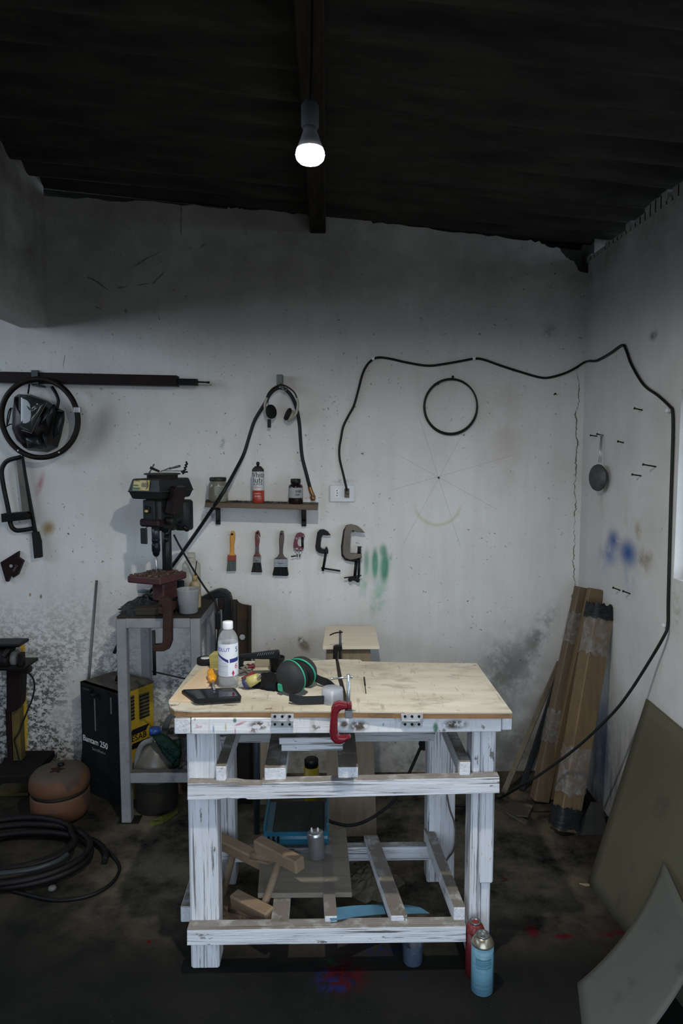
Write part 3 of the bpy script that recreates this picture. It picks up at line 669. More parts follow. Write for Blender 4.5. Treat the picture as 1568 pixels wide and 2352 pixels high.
m_mask = M('mask_shell', (0.012, 0.010, 0.011), (0.022, 0.016, 0.017), rough=0.35, scale=15, bump=0.03)
def dens(pts, n=4):
    out = []
    for i in range(len(pts)):
        a, b = pts[i], pts[(i+1) % len(pts)]
        for k in range(n): out.append((a[0]+(b[0]-a[0])*k/n, a[1]+(b[1]-a[1])*k/n))
    return out
body = zz([(330, 430), (560, 440), (850, 550), (1000, 650), (1060, 690), (1160, 740), (1165, 900), (1100, 1200), (1040, 1390), (850, 1480), (520, 1450), (370, 1300), (280, 1080), (290, 700)])
mb = MB(); mb.pillow([W(x, y, 0.03) for x, y in dens(body)], (-0.05, -1, -0.05), 0.155, 8, 0.6); mb.build('shell', m_mask, mask)
vis = zz([(345, 440), (490, 445), (850, 560), (760, 740), (690, 860), (620, 1000), (570, 1140), (345, 1070)])
m_visor = M('mask_visor', (0.045, 0.055, 0.052), (0.06, 0.07, 0.066), rough=0.12, scale=8, bump=0.01, coat=0.6)
mb = MB(); vp = [W(x, y, 0.165+0.02*math.sin((x-40)/60*3)) for x, y in dens(vis)]; mb.pillow(vp, (0.15, -1, 0.1), 0.022, 5, 0.6); vo = mb.build('visor', m_visor, mask)
mb = MB(); mb.tube(vp, 0.0012, 6, closed=True); mb.build('visor_edge', M('visor_edge_grey', (0.16, 0.18, 0.17), rough=0.4), vo)
for pts in ([(990, 620), (1000, 720), (940, 880), (880, 1080), (850, 1050), (860, 880), (720, 1010), (610, 1120), (720, 880), (850, 700), (950, 620)], [(760, 1100), (855, 1160), (845, 1390), (825, 1400)], [(1010, 740), (1150, 760), (1155, 900), (1090, 1190), (965, 1260), (945, 1080)], [(440, 1200), (720, 1190), (780, 1380), (500, 1400)]):
    pp = dens(zz(pts), 3); mb = MB(); mb.pillow([W(x, y, 0.150 if pts[0][0] != 1010 else 0.105) for x, y in pp], (0.1, -1, 0), 0.02, 4, 0.6); po = mb.build('flash_panel', M('mask_panel', (0.022, 0.032, 0.034), rough=0.3, scale=12, bump=0.02), mask)
mb = MB(); mb.tube([W(x, y, 0.05) for x, y in zz([(930, 300), (1010, 430), (1050, 560), (1020, 700)])], 0.008, 8); mb.build('headband', black_plastic, mask); mb = MB(); mb.tube([W(x, y, 0.06) for x, y in zz([(530, 250), (505, 430)])], 0.004, 8); mb.build('hanging_loop', black_plastic, mask)
mb = MB(); mb.tube([W(x, y, 0.05) for x, y in zz([(290, 720), (190, 690), (140, 820), (125, 1000), (180, 975), (240, 980)])], 0.003, 6); mb.tube([W(x, y, 0.05) for x, y in zz([(30, 1050), (120, 1010), (200, 700)])], 0.003, 6); mb.build('adjuster_cord', black_plastic, mask)

# hacksaw-like bow saw
zz = zc(0, 820, 3.136)
saw = thing('bow_saw', 'black framed bow saw with wide grey blade hanging on the left wall below the mask', 'saw', W(40, 1170, 0.03))
mb = MB()
path = [(150, 720), (60, 745), (25, 780), (12, 830), (25, 930), (60, 1100), (75, 1200), (100, 1240), (140, 1250), (235, 1235)]
P = [W(x, y, 0.03) for x, y in zz(path)]; mb.tube(P, 0.0105, 10); mb.build('bow_frame', metal_dark, saw)
mb = MB(); mb.fpoly(zz([(115, 725), (165, 715), (245, 1215), (215, 1150), (160, 1120)]), YW-0.032, YW-0.027); mb.build('blade', M('dull_saw_blade', (0.10, 0.095, 0.075), (0.15, 0.14, 0.115), rough=0.6, metal=0.4, scale=14, stretch=(6, 6, 1)), saw)
mb = MB(); mb.fpoly(zz([(160, 705), (185, 860), (262, 1275), (238, 1280), (150, 720)]), YW-0.040, YW-0.024, 0.002); mb.build('back_bar', metal_black, saw)
mb = MB(); A = zz([(225, 1265), (265, 1262), (285, 1330), (292, 1445), (243, 1453), (232, 1340)]); mb.fpoly(A, YW-0.046, YW-0.018, 0.004); mb.build('grip', M('saw_grip', (0.028, 0.028, 0.027), rough=0.8, scale=30, stretch=(1, 1, 6), bump=0.5), saw)
mb = MB(); mb.fpoly(zz([(5, 1130), (190, 1115), (213, 1140), (208, 1170), (10, 1192)]), YW-0.062, YW-0.010, 0.003); mb.build('clamp_sleeve', metal_black, saw)
nl = MB(); nl.cyl(W(47, 1050, 0.05), W(47, 1050, 0), 0.003, seg=8); tag(nl.build('nail', m_nail), 'dark nail in the wall that the bow saw hangs on', 'nail')

# magnetic welding square
ms = thing('magnetic_welding_square', 'small dark red arrow shaped magnetic welding square on the left wall', 'magnet', W(26, 1300, 0.02))
mb = MB(); mb.fpoly(zz([(0, 1480), (130, 1400), (128, 1445), (165, 1470), (125, 1570), (95, 1590), (72, 1570), (55, 1620), (40, 1615)]), YW-0.024, YW-0.001, 0.002); mb.build('steel_plate', M('dark_red_paint', (0.020, 0.006, 0.007), (0.028, 0.012, 0.012), rough=0.5), ms)
mb = MB(); p = W(25, 1300, 0.026); mb.cyl(p, p+Vector((0, 0.004, 0)), 0.0075, seg=16); mb.build('hole', M('pale_hole', (0.30, 0.31, 0.30)), ms)
p = W(35, 1305, 0.0255); text_mb('MAG', 0.016, plane_M(p, (0.5, 0, 0.87), (-0.87, 0, 0.5)), 0.0003).build('lettering', M('dull_print', (0.16, 0.14, 0.13), bump=0), ms)

# hook with headphones and the looped hose
hook = thing('wall_hook', 'grey green steel hook plate screwed to the wall above the shelf', 'hook', W(641, 885))
m_hook = M('grey_green_paint', (0.13, 0.16, 0.145), (0.09, 0.11, 0.10), rough=0.5, metal=0.2)
mb = MB(); mb.fbox(635, 860, 649, 884, YW-0.055, YW-0.001, 0.003); mb.build('plate', m_hook, hook)
mb = MB(); mb.tube([W(644, 880, 0.05), W(648, 891, 0.075), W(655, 897, 0.07), W(659, 891, 0.06)], 0.004, 8); mb.fbox(640, 884, 652, 892, YW-0.06, YW-0.001, 0.002); mb.build('hook_arm', m_hook, hook)
hp = thing('headphones', 'beige headphones with black ear pads hanging from the wall hook', 'headphones', W(646, 930, 0.06))
beige = M('aged_beige_plastic', (0.36, 0.34, 0.26), (0.30, 0.28, 0.22), rough=0.5)
YH = 0.068
mb = MB(); mb.tube([W(x, y, YH) for x, y in ((611, 915), (617, 902), (629, 890), (646, 884), (662, 890), (676, 902), (683, 918))], 0.0034, 8); mb.build('headband', M('dark_brown_band', (0.03, 0.016, 0.014), rough=0.5), hp)
mb = MB(); mb.tube([W(x, y, YH) for x, y in ((613, 913), (608, 930), (611, 948), (619, 961))], (0.0055, 0.007), 8); mb.build('arm', beige, hp); mb = MB(); mb.tube([W(x, y, YH) for x, y in ((682, 914), (684, 932), (679, 950), (668, 962))], (0.0055, 0.007), 8); mb.build('arm', beige, hp)
def disc(mb, c, ax, r, h, n=22):
    mb.lathe([(0, 0), (r*0.85, 0.0), (r, h*0.25), (r, h*0.7), (r*0.85, h), (0, h)], c, ax, n)
mb = MB(); disc(mb, W(620, 946, YH), (0.75, -0.65, 0.1), 0.033, 0.016); mb.build('ear_pad', black_rubber, hp)
mb = MB(); disc(mb, W(617, 947, YH-0.012), (0.75, -0.65, 0.1), 0.030, 0.013); mb.build('ear_cup', beige, hp)
mb = MB(); disc(mb, W(664, 953, YH-0.01), (-0.86, -0.25, 0.4), 0.031, 0.016); mb.build('ear_pad', black_rubber, hp)
mb = MB(); disc(mb, W(670, 957, YH-0.015), (-0.86, -0.25, 0.4), 0.029, 0.016); mb.build('ear_cup', beige, hp)
mb = MB(); mb.tube([W(616, 914, YH-0.008), W(616, 928, YH), W(619, 940, YH)], 0.0015, 6); mb.fbox(614, 963, 622, 982, YW-0.055, YW-0.045, 0.001); mb.build('plug_lead', metal_black, hp)
hose = thing('air_hose', 'black rubber hose looped over the wall hook with a brass end above the shelf', 'hose', W(640, 1000, 0.05))
mb = MB(); pts = [(712, 1121, .03), (704, 1090, .035), (694, 1050, .03), (690, 1010, .035), (687, 970, .04), (680, 935, .045), (668, 908, .05), (652, 893, .05), (636, 892, .05), (620, 905, .05), (606, 930, .05), (585, 965, .045), (573, 1000, .045), (560, 1042, .05), (541, 1080, .10), (520, 1118, .165), (500, 1150, .17), (470, 1195, .12), (440, 1238, .09), (405, 1287, .06), (370, 1332, .03), (338, 1366, .02), (300, 1420, .02), (262, 1500, .02)]
mb.tube([W(x, y, o) for x, y, o in pts], 0.0085, 10); mb.build('rubber_tube', M('hose_rubber', (0.015, 0.017, 0.02), (0.025, 0.027, 0.03), rough=0.45, scale=20), hose)
mb = MB(); mb.tube([W(711, 1119, .03), W(716, 1133, .035), W(721, 1143, .035)], 0.010, 10); mb.lathe([(0.006, 0), (0.012, 0.004), (0.013, 0.018), (0.008, 0.026), (0, 0.026)], W(716, 1138, .037), (0.35, 0, -1), 10); mb.build('brass_end', M('brass_fitting', (0.30, 0.16, 0.055), (0.20, 0.10, 0.04), rough=0.4, metal=0.5, scale=40), hose)

# shelf
SD = 0.165
shelf = thing('wall_shelf', 'narrow brown wooden wall shelf on two black brackets below the headphones', 'shelf', W(600, 1165, 0.08))
Ys = YW-SD
A = [F(470, 1165, Ys), F(729, 1172, Ys), F(730, 1160, Ys), F(471, 1154, Ys)]
mb = MB(); mb.solid(A, [p+Vector((0, SD-0.002, 0)) for p in A], 0.002); mb.build('board', wood('old_brown_board', (0.075, 0.052, 0.034), (0.115, 0.08, 0.05), 'x', sp=0.4, dark=(0.03, 0.022, 0.015)), shelf)
for x0, x1, yb in ((495, 505, 1208), (692, 703, 1212)):
    mb = MB(); mb.fbox(x0, 1168, x1, yb-3, YW-0.022, YW-0.001, 0.001); p = W((x0+x1)/2, 1170, 0.0); zt = F(600, 1168, Ys).z-0.002
    q = F((x0+x1)/2, 1170, Ys+0.02); mb.bar((p.x, YW-0.012, p.z-0.06), (q.x, Ys+0.035, zt-0.004), 0.016, 0.006); mb.box((p.x-0.01, Ys+0.02, zt-0.006), (p.x+0.01, YW-0.002, zt-0.001)); mb.build('shelf_bracket', metal_black, shelf)
SZ = F(600, 1157, Ys).z
def shelf_z(px): return F(px, 1154+6*(px-471)/259, Ys).z
def canister(name, label, cat, px, r_px, prof, mat, Yoff, z, part='body', group=None, seg=32):
    p = F(px, 1150, YW-Yoff); c = Vector((p.x, YW-Yoff, z)); s = S(c)
    t = thing(name, label, cat, c, group=group)
    MB().lathe([(r*s, h*s) for r, h in prof], c, seg=seg).build(part, mat, t); return t, c, s
YB = SD-0.055
# glass jar
t, c, s = canister('glass_jar', 'old glass jar with grey lid and faded label on wall shelf', 'jar', 501, 20, [(0, 0), (19, 0), (22, 3), (23, 10), (22.5, 30), (21, 42), (18, 47), (17, 50)], M('dusty_jar_glass', (0.16, 0.16, 0.115), (0.22, 0.22, 0.165), rough=0.25, scale=10, coat=0.3), YB, shelf_z(501))
MB().lathe([(18.6*s, 48*s), (19.2*s, 49*s), (19.2*s, 55*s), (17.5*s, 56.5*s), (0, 56.5*s)], c, seg=32).build('lid', M('jar_lid_grey', (0.055, 0.055, 0.052), rough=0.5, metal=0.4), t)
MB().lathe([(22.9*s, 16*s), (23.2*s, 20*s), (22.8*s, 34*s), (22.3*s, 38*s)], c, seg=14, a0=-PI/2-0.2, a1=-PI/2+0.85).build('label', M('faded_label', (0.30, 0.31, 0.26), (0.22, 0.24, 0.2), scale=30), t)
mb = MB(); 
for k in range(5): mb.box((-0.010+0.001*k, 0, 0.001-0.010*k), (0.011-0.003*(k % 2), 0.0004, 0.003-0.010*k))
a = -PI/2+0.33; o = c+Vector((23.6*s*math.cos(a), 23.6*s*math.sin(a), 33*s)); bmesh.ops.transform(mb.bm, matrix=Matrix.Translation(o) @ Matrix.Rotation(0.33, 4, 'Z'), verts=mb.bm.verts); mb.build('lettering', M('faded_print', (0.10, 0.16, 0.14), bump=0), t)
# white lub spray can
can, c, s = canister('spray_can', 'lubricant spray can, red below and white above, standing on the wall shelf', 'spray can', 593, 14, [(0, 0), (13.2, 0), (14, 1), (14, 29)], M('lub_can_red', (0.36, 0.045, 0.022), (0.30, 0.035, 0.02), rough=0.35, scale=10), YB, shelf_z(593), 'red_base')
MB().lathe([(14.02*s, 29*s), (14.02*s, 72*s)], c, seg=32, closed_ends=False).build('white_band', M('lub_can_white', (0.50, 0.51, 0.50), (0.40, 0.40, 0.38), rough=0.35, scale=14), can)
MB().lathe([(14.0*s, 72*s), (13.6*s, 76*s), (11*s, 80*s), (7.5*s, 83*s), (7.0*s, 84*s), (0, 84*s)], c, seg=32).build('shoulder', M('dirty_can_top', (0.05, 0.05, 0.042), (0.09, 0.085, 0.07), rough=0.5, metal=0.3), can)
MB().lathe([(3*s, 84*s), (3*s, 87*s), (4*s, 87.5*s), (3.6*s, 93*s), (1.5*s, 94*s), (0, 94*s)], c, seg=14).build('nozzle', black_plastic, can)
for txt, h, size, mt, sx in (('White', 64, 0.034, ink_black, 0.95), ('lub', 52, 0.034, ink_black, 1.15), ('SUPER', 43, 0.015, ink_black, 1.2), ('300ml', 36, 0.012, ink_red, 1.0), ('LUBRIFICA', 22, 0.007, ink_white, 1.0), ('PROTEGE', 16, 0.007, ink_white, 1.0)):
    text_mb(txt, size, plane_M(c+Vector((0, -14.05*s, h*s)), (1, 0, 0), (0, 0, 1)), 0.0002, bend=14.05*s, sx=sx).build('lettering', mt, can)
# dark bottle
t, c, s = canister('dark_bottle', 'dark brown bottle with black cap and handwritten label on the wall shelf', 'bottle', 679, 16, [(0, 0), (15.5, 0), (16.5, 1.5), (16.5, 38), (15.5, 42), (11, 45.5), (10.5, 48)], M('dark_amber_bottle', (0.014, 0.012, 0.012), (0.024, 0.014, 0.012), rough=0.2, coat=0.4), YB, shelf_z(679))
MB().lathe([(11.5*s, 47.5*s), (11.8*s, 48*s), (11.5*s, 56*s), (10.8*s, 57*s), (0, 57*s)], c, seg=28).build('cap', black_plastic, t)
lb = MB().lathe([(16.7*s, 14*s), (16.7*s, 37*s)], c, seg=24, a0=-PI, a1=0.0).build('label', M('grey_paper_label', (0.28, 0.29, 0.28), (0.23, 0.24, 0.23), rough=0.8, scale=20), t)
for txt, h, sz in (('Preza', 30, 0.020), ('nizal', 22, 0.016)):
    text_mb(txt, sz, plane_M(c+Vector((0.004, -16.8*s, h*s)), (1, 0, 0), (0, 0, 1)), 0.0002, bend=16.8*s, shear=0.3).build('lettering', ink_black, t)
# shavings on the shelf
mb = MB()
for k in range(70):
    px = random.choice([random.uniform(528, 572), random.uniform(600, 664), random.uniform(474, 486)]); z = shelf_z(px)
    p = F(px, 1155, Ys+random.uniform(0.01, 0.11)); r = random.uniform(0.003, 0.007)
    mb.box((-r, -r*0.6, 0), (r, r*0.6, r*0.9), Matrix.Translation((p.x, p.y, z)) @ Matrix.Rotation(random.uniform(0, 3), 4, 'Z'))
tag(mb.build('wood_shavings', M('dark_shavings', (0.05, 0.042, 0.033), (0.085, 0.07, 0.05))), 'dark dust and shavings lying along the wall shelf', 'shavings', kind='stuff')

# outlet
out = thing('wall_outlet', 'white double wall outlet plate right of the shelf with a cord plugged in', 'outlet', W(785, 1133))
mb = MB(); mb.fbox(757, 1114, 814, 1153, YW-0.012, YW, 0.004, ); mb.build('plate', M('outlet_white', (0.62, 0.64, 0.65), rough=0.35, scale=10), out)
for x0 in (767, 791):
    mb = MB(); mb.fbox(x0, 1122, x0+12.5, 1144, YW-0.0145, YW-0.011, 0.0008); mo = mb.build('socket_module', white_plastic, out)
    if x0 == 767:
        for yy in (1127, 1132.5, 1138):
            mb = MB(); p = W(773.5 if yy != 1132.5 else 774.5, yy, 0.0152); mb.cyl(p, p+Vector((0, 0.002, 0)), 0.0028, seg=10); mb.build('socket_hole', ink_black, mo)
cord = thing('power_cord', 'black power cord from outlet across back wall and down right wall', 'cord', W(1000, 830, 0.01))
pl = MB(); pl.lathe([(0.010, 0), (0.011, 0.006), (0.010, 0.02), (0.006, 0.03), (0, 0.03)], W(797, 1134, 0.012), (0, -1, 0.35), 14); pl.fbox(791, 1122, 802, 1143, YW-0.030, YW-0.014, 0.003); pl.build('plug', M('grimy_plug', (0.13, 0.10, 0.055), (0.06, 0.05, 0.04), rough=0.6, scale=30), cord)
wp = [(797, 1130, .03), (794, 1115, .035), (787, 1085, .015), (780, 1055, .012), (779, 1030, .01), (783, 1005, .01), (788, 980, .01), (800, 955, .01), (813, 930, .01), (824, 890, .01), (832, 860, .008), (843, 838, .008), (857, 825, .006), (872, 821, .008), (900, 825, .008), (930, 832, .008), (980, 840, .008), (1020, 836, .008), (1060, 829, .008), (1089, 824, .006), (1110, 826, .008), (1150, 840, .008), (1200, 856, .008), (1240, 867, .008), (1262, 867, .008), (1295, 858, .008), (1320, 846, .01)]
pts = [W(x, y, o) for x, y, o in wp]+[onX(x, y, XR-0.008) for x, y in ((1340, 833), (1352, 829), (1370, 828), (1400, 812), (1428, 793), (1437, 803), (1450, 838), (1478, 884), (1510, 908), (1538, 934), (1544, 946), (1545, 990), (1543, 1060), (1540, 1150), (1537, 1260), (1534, 1380), (1533, 1436))]
p0 = onX(1533, 1436, XR-0.008)
fl = [onX(1524, 1462, XR-0.02), F(1490, 1520, 2.45), F(1445, 1590, 2.50), F(1405, 1640, 2.55), F(1330, 1712, 2.63), F(1250, 1772, 2.73), F(1195, 1806, 2.80)]
gz = [onZ(1150, 1832, 0.008), onZ(1120, 1842, 0.008), onZ(1080, 1850, 0.008), onZ(1000, 1850, 0.008)]
mb = MB(); mb.tube(pts+fl+gz, 0.0055, 8, n=5); mb.build('cable', M('cord_rubber', (0.014, 0.014, 0.015), (0.022, 0.022, 0.022), rough=0.55, scale=20), cord)
cl = MB(); 
for i, (x, y) in enumerate(((857, 824), (1089, 823))):
    q = MB(); q.fbox(x-3, y-4, x+3, y+3, YW-0.017, YW, 0.001); tag(q.build('cable_clip', white_plastic), ('white cable clip holding the cord at its first bend above the outlet', 'white cable clip on the cord above the round wire coil')[i], 'clip')
for i, (x, y) in enumerate(((1541, 943), (1533, 1436))):
    q = MB(); p = onX(x, y, XR); q.box((XR-0.018, p.y-0.008, p.z-0.005), (XR, p.y+0.008, p.z+0.006), None, 0.001); tag(q.build('cable_clip', white_plastic), ('white cable clip on the right wall where the cord turns straight down', 'white cable clip low on the right wall where the cord leaves it')[i], 'clip')

# wire coil
wc = W(1035, 933, 0.012); wr = 60*S(wc)
coil = MB()
for dr, dz, dy in ((0, 0, 0), (0.004, -0.002, 0.006), (0.002, -0.006, -0.005)):
    coil.tube([wc+Vector(((wr+dr)*math.cos(a), dy, (wr+dr)*1.03*math.sin(a)+dz)) for a in [2*PI*k/80 for k in range(80)]], 0.0032, 8, closed=True)
tag(coil.build('wire_coil', M('dark_wire', (0.03, 0.033, 0.03), (0.055, 0.06, 0.05), rough=0.5, metal=0.4)), 'round coil of dark wire hanging on the back wall to the right', 'wire coil')
def nail(p, d, L, label, r=0.0022, head=0.0045):
    q = MB(); p = Vector(p); d = Vector(d).normalized(); q.cyl(p-d*0.01, p+d*L, r, seg=8); q.cyl(p+d*L, p+d*(L+0.002), head, seg=10)
    return tag(q.build('nail', m_nail), label, 'nail')
nail(W(1037, 870), (0, -1, 0.2), 0.03, 'nail in the wall carrying the wire coil', 0.0028, 0.006)
nail(W(1006, 1098), (0, -1, 0.15), 0.014, 'nail at the centre of the pencil star on the wall')
nail(W(1005, 883), (0, -1, 0.1), 0.012, 'small nail just inside the top of the wire coil')
nail(W(1272, 906), (0, -1, 0.1), 0.016, 'lone nail in the back wall near the right corner', 0.003, 0.005)

# brushes
zz = zc(500, 1180, 4.3556)
def brush(label, handle, ferr, brist, mh, mf, mbr, extra=None):
    cx = sum(p[0] for p in zz(handle))/len(handle); cy = sum(p[1] for p in zz(handle))/len(handle)
    t = thing('paint_brush', label, 'paint brush', W(cx, cy, 0.02), group='paint brushes on the wall')
    mb = MB(); mb.fpoly(zz(handle), YW-0.028, YW-0.012, 0.004); mb.build('handle', mh, t)
    mb = MB(); mb.fpoly(zz(ferr), YW-0.031, YW-0.009, 0.001); mb.build('ferrule', mf, t)
    mb = MB(); A = [F(x, y, YW-0.030) for x, y in zz(brist)]; mb.solid(A, [p+Vector((0, 0.020, 0)) for p in A], 0.003); mb.build('bristles', mbr, t)
    return t
def bristle_mat(n, a, b): return M(n, a, b, rough=0.9, scale=4, stretch=(60, 60, 2), lo=0.4, hi=0.6, bump=0.7, bs=6)
t = brush('yellow handled paint brush, leftmost on the wall below the shelf', [(130, 185), (148, 173), (163, 180), (172, 215), (170, 260), (160, 325), (160, 390), (172, 425), (104, 425), (122, 390), (124, 325), (122, 260), (122, 215)],
          [(98, 418), (178, 418), (179, 472), (97, 472)], [(99, 472), (177, 472), (178, 573), (86, 575)], M('yellow_handle', (0.62, 0.27, 0.02), (0.54, 0.22, 0.015), rough=0.4), M('red_ferrule', (0.22, 0.035, 0.012), rough=0.5), bristle_mat('grey_bristles', (0.06, 0.075, 0.07), (0.11, 0.125, 0.115)))
mb = MB(); p = W(500+145/4.3556, 1180+205/4.3556, 0.0285); mb.cyl(p, p+Vector((0, 0.002, 0)), 0.0052, seg=14); mb.build('hang_hole', ink_black, t)
t = brush('red handled paint brush with a hook shaped tip, second from left below the shelf', [(372, 230), (376, 190), (395, 170), (408, 170), (420, 200), (424, 232), (415, 225), (405, 195), (396, 205), (400, 230), (418, 262), (408, 330), (410, 395), (430, 430), (352, 430), (372, 395), (376, 330)],
          [(354, 428), (429, 428), (428, 490), (352, 490)], [(354, 490), (427, 490), (440, 588), (333, 586)], M('red_brown_handle', (0.16, 0.02, 0.018), (0.10, 0.025, 0.02), rough=0.45, scale=6, spots=[(20, 0.6, 0.66, 0.8, (0.3, 0.3, 0.28), (1, 1, 1))]), M('spattered_ferrule', (0.10, 0.10, 0.095), (0.26, 0.26, 0.24), rough=0.5, metal=0.3, scale=50), bristle_mat('dark_bristles', (0.02, 0.022, 0.024), (0.05, 0.052, 0.05)))
mb = MB(); mb.fpoly(zz([(376, 330), (408, 330), (409, 388), (374, 388)]), YW-0.0295, YW-0.011, 0.002); mb.build('grey_paint_patch', M('grey_paint', (0.07, 0.075, 0.085), rough=0.6), t)
t = brush('wide brown handled paint brush with steel ferrule, third from left below the shelf', [(618, 200), (628, 175), (642, 170), (656, 178), (662, 215), (662, 260), (652, 340), (650, 400), (665, 435), (697, 455), (564, 455), (595, 435), (615, 400), (616, 340), (612, 260)],
          [(564, 453), (697, 453), (696, 535), (562, 535)], [(564, 535), (694, 535), (706, 612), (695, 624), (556, 620), (546, 610)], M('brown_handle', (0.085, 0.055, 0.042), (0.06, 0.038, 0.03), rough=0.45), M('steel_ferrule', (0.30, 0.31, 0.31), (0.16, 0.165, 0.165), rough=0.35, metal=0.7, scale=3, stretch=(1, 1, 60), lo=0.45, hi=0.55), bristle_mat('black_bristles', (0.010, 0.011, 0.012), (0.022, 0.024, 0.024)))
text_mb('Tigre', 0.012, plane_M(W(500+625/4.3556, 1180+497/4.3556, 0.0315), (1, 0, 0), (0, 0, 1)), 0.0002).build('lettering', ink_black, t)

# G clamps on the wall
def gclamp(label, frame, mf, name='g_clamp', Yo=(0.035, 0.012)):
    cx = sum(p[0] for p in zz(frame))/len(frame); cy = sum(p[1] for p in zz(frame))/len(frame)
    t = thing(name, label, 'clamp', W(cx, cy, 0.02), group='g clamps on the wall')
    mb = MB(); mb.fpoly(zz(frame), YW-Yo[0], YW-Yo[1], 0.0025); mb.build('frame', mf, t); return t
def rod(t, name, a, b, r, off, mt):
    a, b = zz([a])[0], zz([b])[0]; mb = MB(); mb.cyl(W(a[0], a[1], off), W(b[0], b[1], off), r, seg=12); return mb.build(name, mt, t)
t = gclamp('small magenta paint splashed clamp, left of the three wall clamps', [(870, 232), (860, 205), (825, 190), (790, 200), (768, 240), (756, 300), (755, 340), (775, 365), (850, 368), (852, 338), (805, 330), (795, 300), (800, 240), (815, 222), (840, 238)], M('magenta_splashed_paint', (0.16, 0.012, 0.035), (0.10, 0.01, 0.025), rough=0.5, spots=[(45, 0.57, 0.62, 0.9, (0.5, 0.42, 0.46), (1, 1, 1))]))
rod(t, 'screw', (846, 235), (848, 345), 0.006, 0.024, metal_dark); rod(t, 'screw', (792, 365), (795, 430), 0.0035, 0.03, steel); rod(t, 'screw', (828, 365), (818, 432), 0.0045, 0.024, steel); rod(t, 'tommy_bar', (732, 430), (782, 422), 0.003, 0.03, metal_black)
t = gclamp('black iron clamp, middle one of the three hanging on the wall', [(1128, 215), (1100, 180), (1060, 158), (1020, 162), (995, 190), (985, 250), (975, 330), (985, 370), (1010, 392), (1050, 400), (1104, 400), (1105, 365), (1075, 358), (1045, 355), (1030, 340), (1028, 300), (1036, 240), (1050, 212), (1085, 218)], metal_black)
rod(t, 'screw', (1088, 345), (1050, 572), 0.0062, 0.024, metal_black); rod(t, 'tommy_bar', (1034, 543), (1225, 573), 0.0042, 0.024, metal_black)
mb = MB(); mb.fpoly(zz([(1072, 362), (1078, 340), (1092, 336), (1102, 362), (1104, 398), (1066, 398)]), YW-0.038, YW-0.010, 0.002); mb.build('screw_boss', metal_black, t)
t = gclamp('large worn tan clamp, right of the three wall clamps beside the green paint', [(1470, 192), (1430, 150), (1390, 122), (1330, 108), (1285, 125), (1268, 170), (1258, 250), (1248, 340), (1250, 400), (1275, 445), (1330, 462), (1438, 440), (1440, 402), (1330, 400), (1318, 370), (1325, 280), (1330, 195), (1345, 170), (1400, 185)], M('worn_tan_iron', (0.15, 0.125, 0.095), (0.10, 0.085, 0.07), rough=0.6, metal=0.2, scale=14, spots=[(10, 0.58, 0.66, 0.6, (0.03, 0.028, 0.026), (1, 1, 1))]), Yo=(0.055, 0.030))
mb = MB(); mb.fpoly(zz([(1340, 110), (1285, 118), (1255, 170), (1232, 330), (1236, 420), (1275, 468), (1370, 484), (1440, 440), (1330, 455), (1262, 420), (1258, 250), (1275, 150)]), YW-0.031, YW-0.010, 0.002); mb.build('rear_flange', metal_black, t)
rod(t, 'screw', (1416, 335), (1412, 400), 0.0085, 0.042, metal_dark); rod(t, 'screw', (1386, 470), (1368, 640), 0.0075, 0.03, metal_black); rod(t, 'screw', (1415, 440), (1408, 638), 0.006, 0.042, metal_dark); rod(t, 'tommy_bar', (1262, 642), (1436, 618), 0.003, 0.038, metal_dark)
mb = MB(); mb.fpoly(zz([(1395, 332), (1438, 332), (1430, 350), (1402, 350)]), YW-0.052, YW-0.032, 0.001); mb.build('pressure_pad', metal_dark, t)
mb = MB(); mb.fpoly(zz([(1302, 660), (1315, 638), (1345, 640), (1360, 628), (1378, 640), (1405, 640), (1421, 660), (1415, 686), (1392, 690), (1372, 672), (1350, 668), (1335, 680), (1312, 682)]), YW-0.042, YW-0.022, 0.003); mb.build('wing_handle', metal_black, t)
for i, (x, y) in enumerate(((148, 206), (403, 190), (641, 203), (822, 205), (1060, 205), (1350, 175))):
    q = zz([(x, y)])[0]
    nail(W(*q), (0, -1, 0.12), 0.03 if i < 5 else 0.055, ('nail holding the yellow paint brush', 'nail holding the red paint brush', 'nail holding the brown paint brush', 'nail holding the small magenta clamp', 'nail holding the black clamp', 'bright nail holding the large tan clamp')[i])

# ================================================================== ON THE RIGHT WALL
for i, (x0, y0, x1, y1, L) in enumerate(((1356, 1000, 1371, 1002, .05), (1371, 997, 1384, 1000, .05), (1419, 1014, 1432, 1017, .04), (1457, 938, 1475, 942, .05), (1477, 1067, 1506, 1072, .075), (1452, 1090, 1472, 1093, .05), (1408, 1350, 1424, 1356, .05), (1431, 1358, 1447, 1364, .045))):
    p = onX(x1, y1, XR); q = F(x0, y0, p.y-0.004)
    nail(p, q-p, (q-p).length, ('left nail of the close pair above the hanging strainer on the right wall', 'right nail of the close pair, carrying the hanging strainer', 'small nail right of the strainer handle on the right wall', 'nail on the right wall nearest below the bend of the cord', 'longest nail on the right wall, right of the strainer', 'nail just below the longest nail on the right wall', 'upper nail on the right wall above the timber bundle', 'lower nail on the right wall above the timber bundle')[i], 0.0026, 0.005)
sp = onX(1375, 1097, XR-0.03)
st = thing('hand_strainer', 'round grey strainer with thin wire handle hanging from a nail on the right wall', 'strainer', sp)
mb = MB(); mb.lathe([(0, 0.0), (0.03, 0.006), (0.052, 0.022), (0.060, 0.026), (0.058, 0.034), (0, 0.030)], sp+Vector((0.02, 0, 0)), (-1, -0.25, 0.0), 26); mb.build('bowl', M('grey_mesh_bowl', (0.075, 0.08, 0.078), (0.045, 0.05, 0.05), rough=0.5, metal=0.3, scale=30), st)
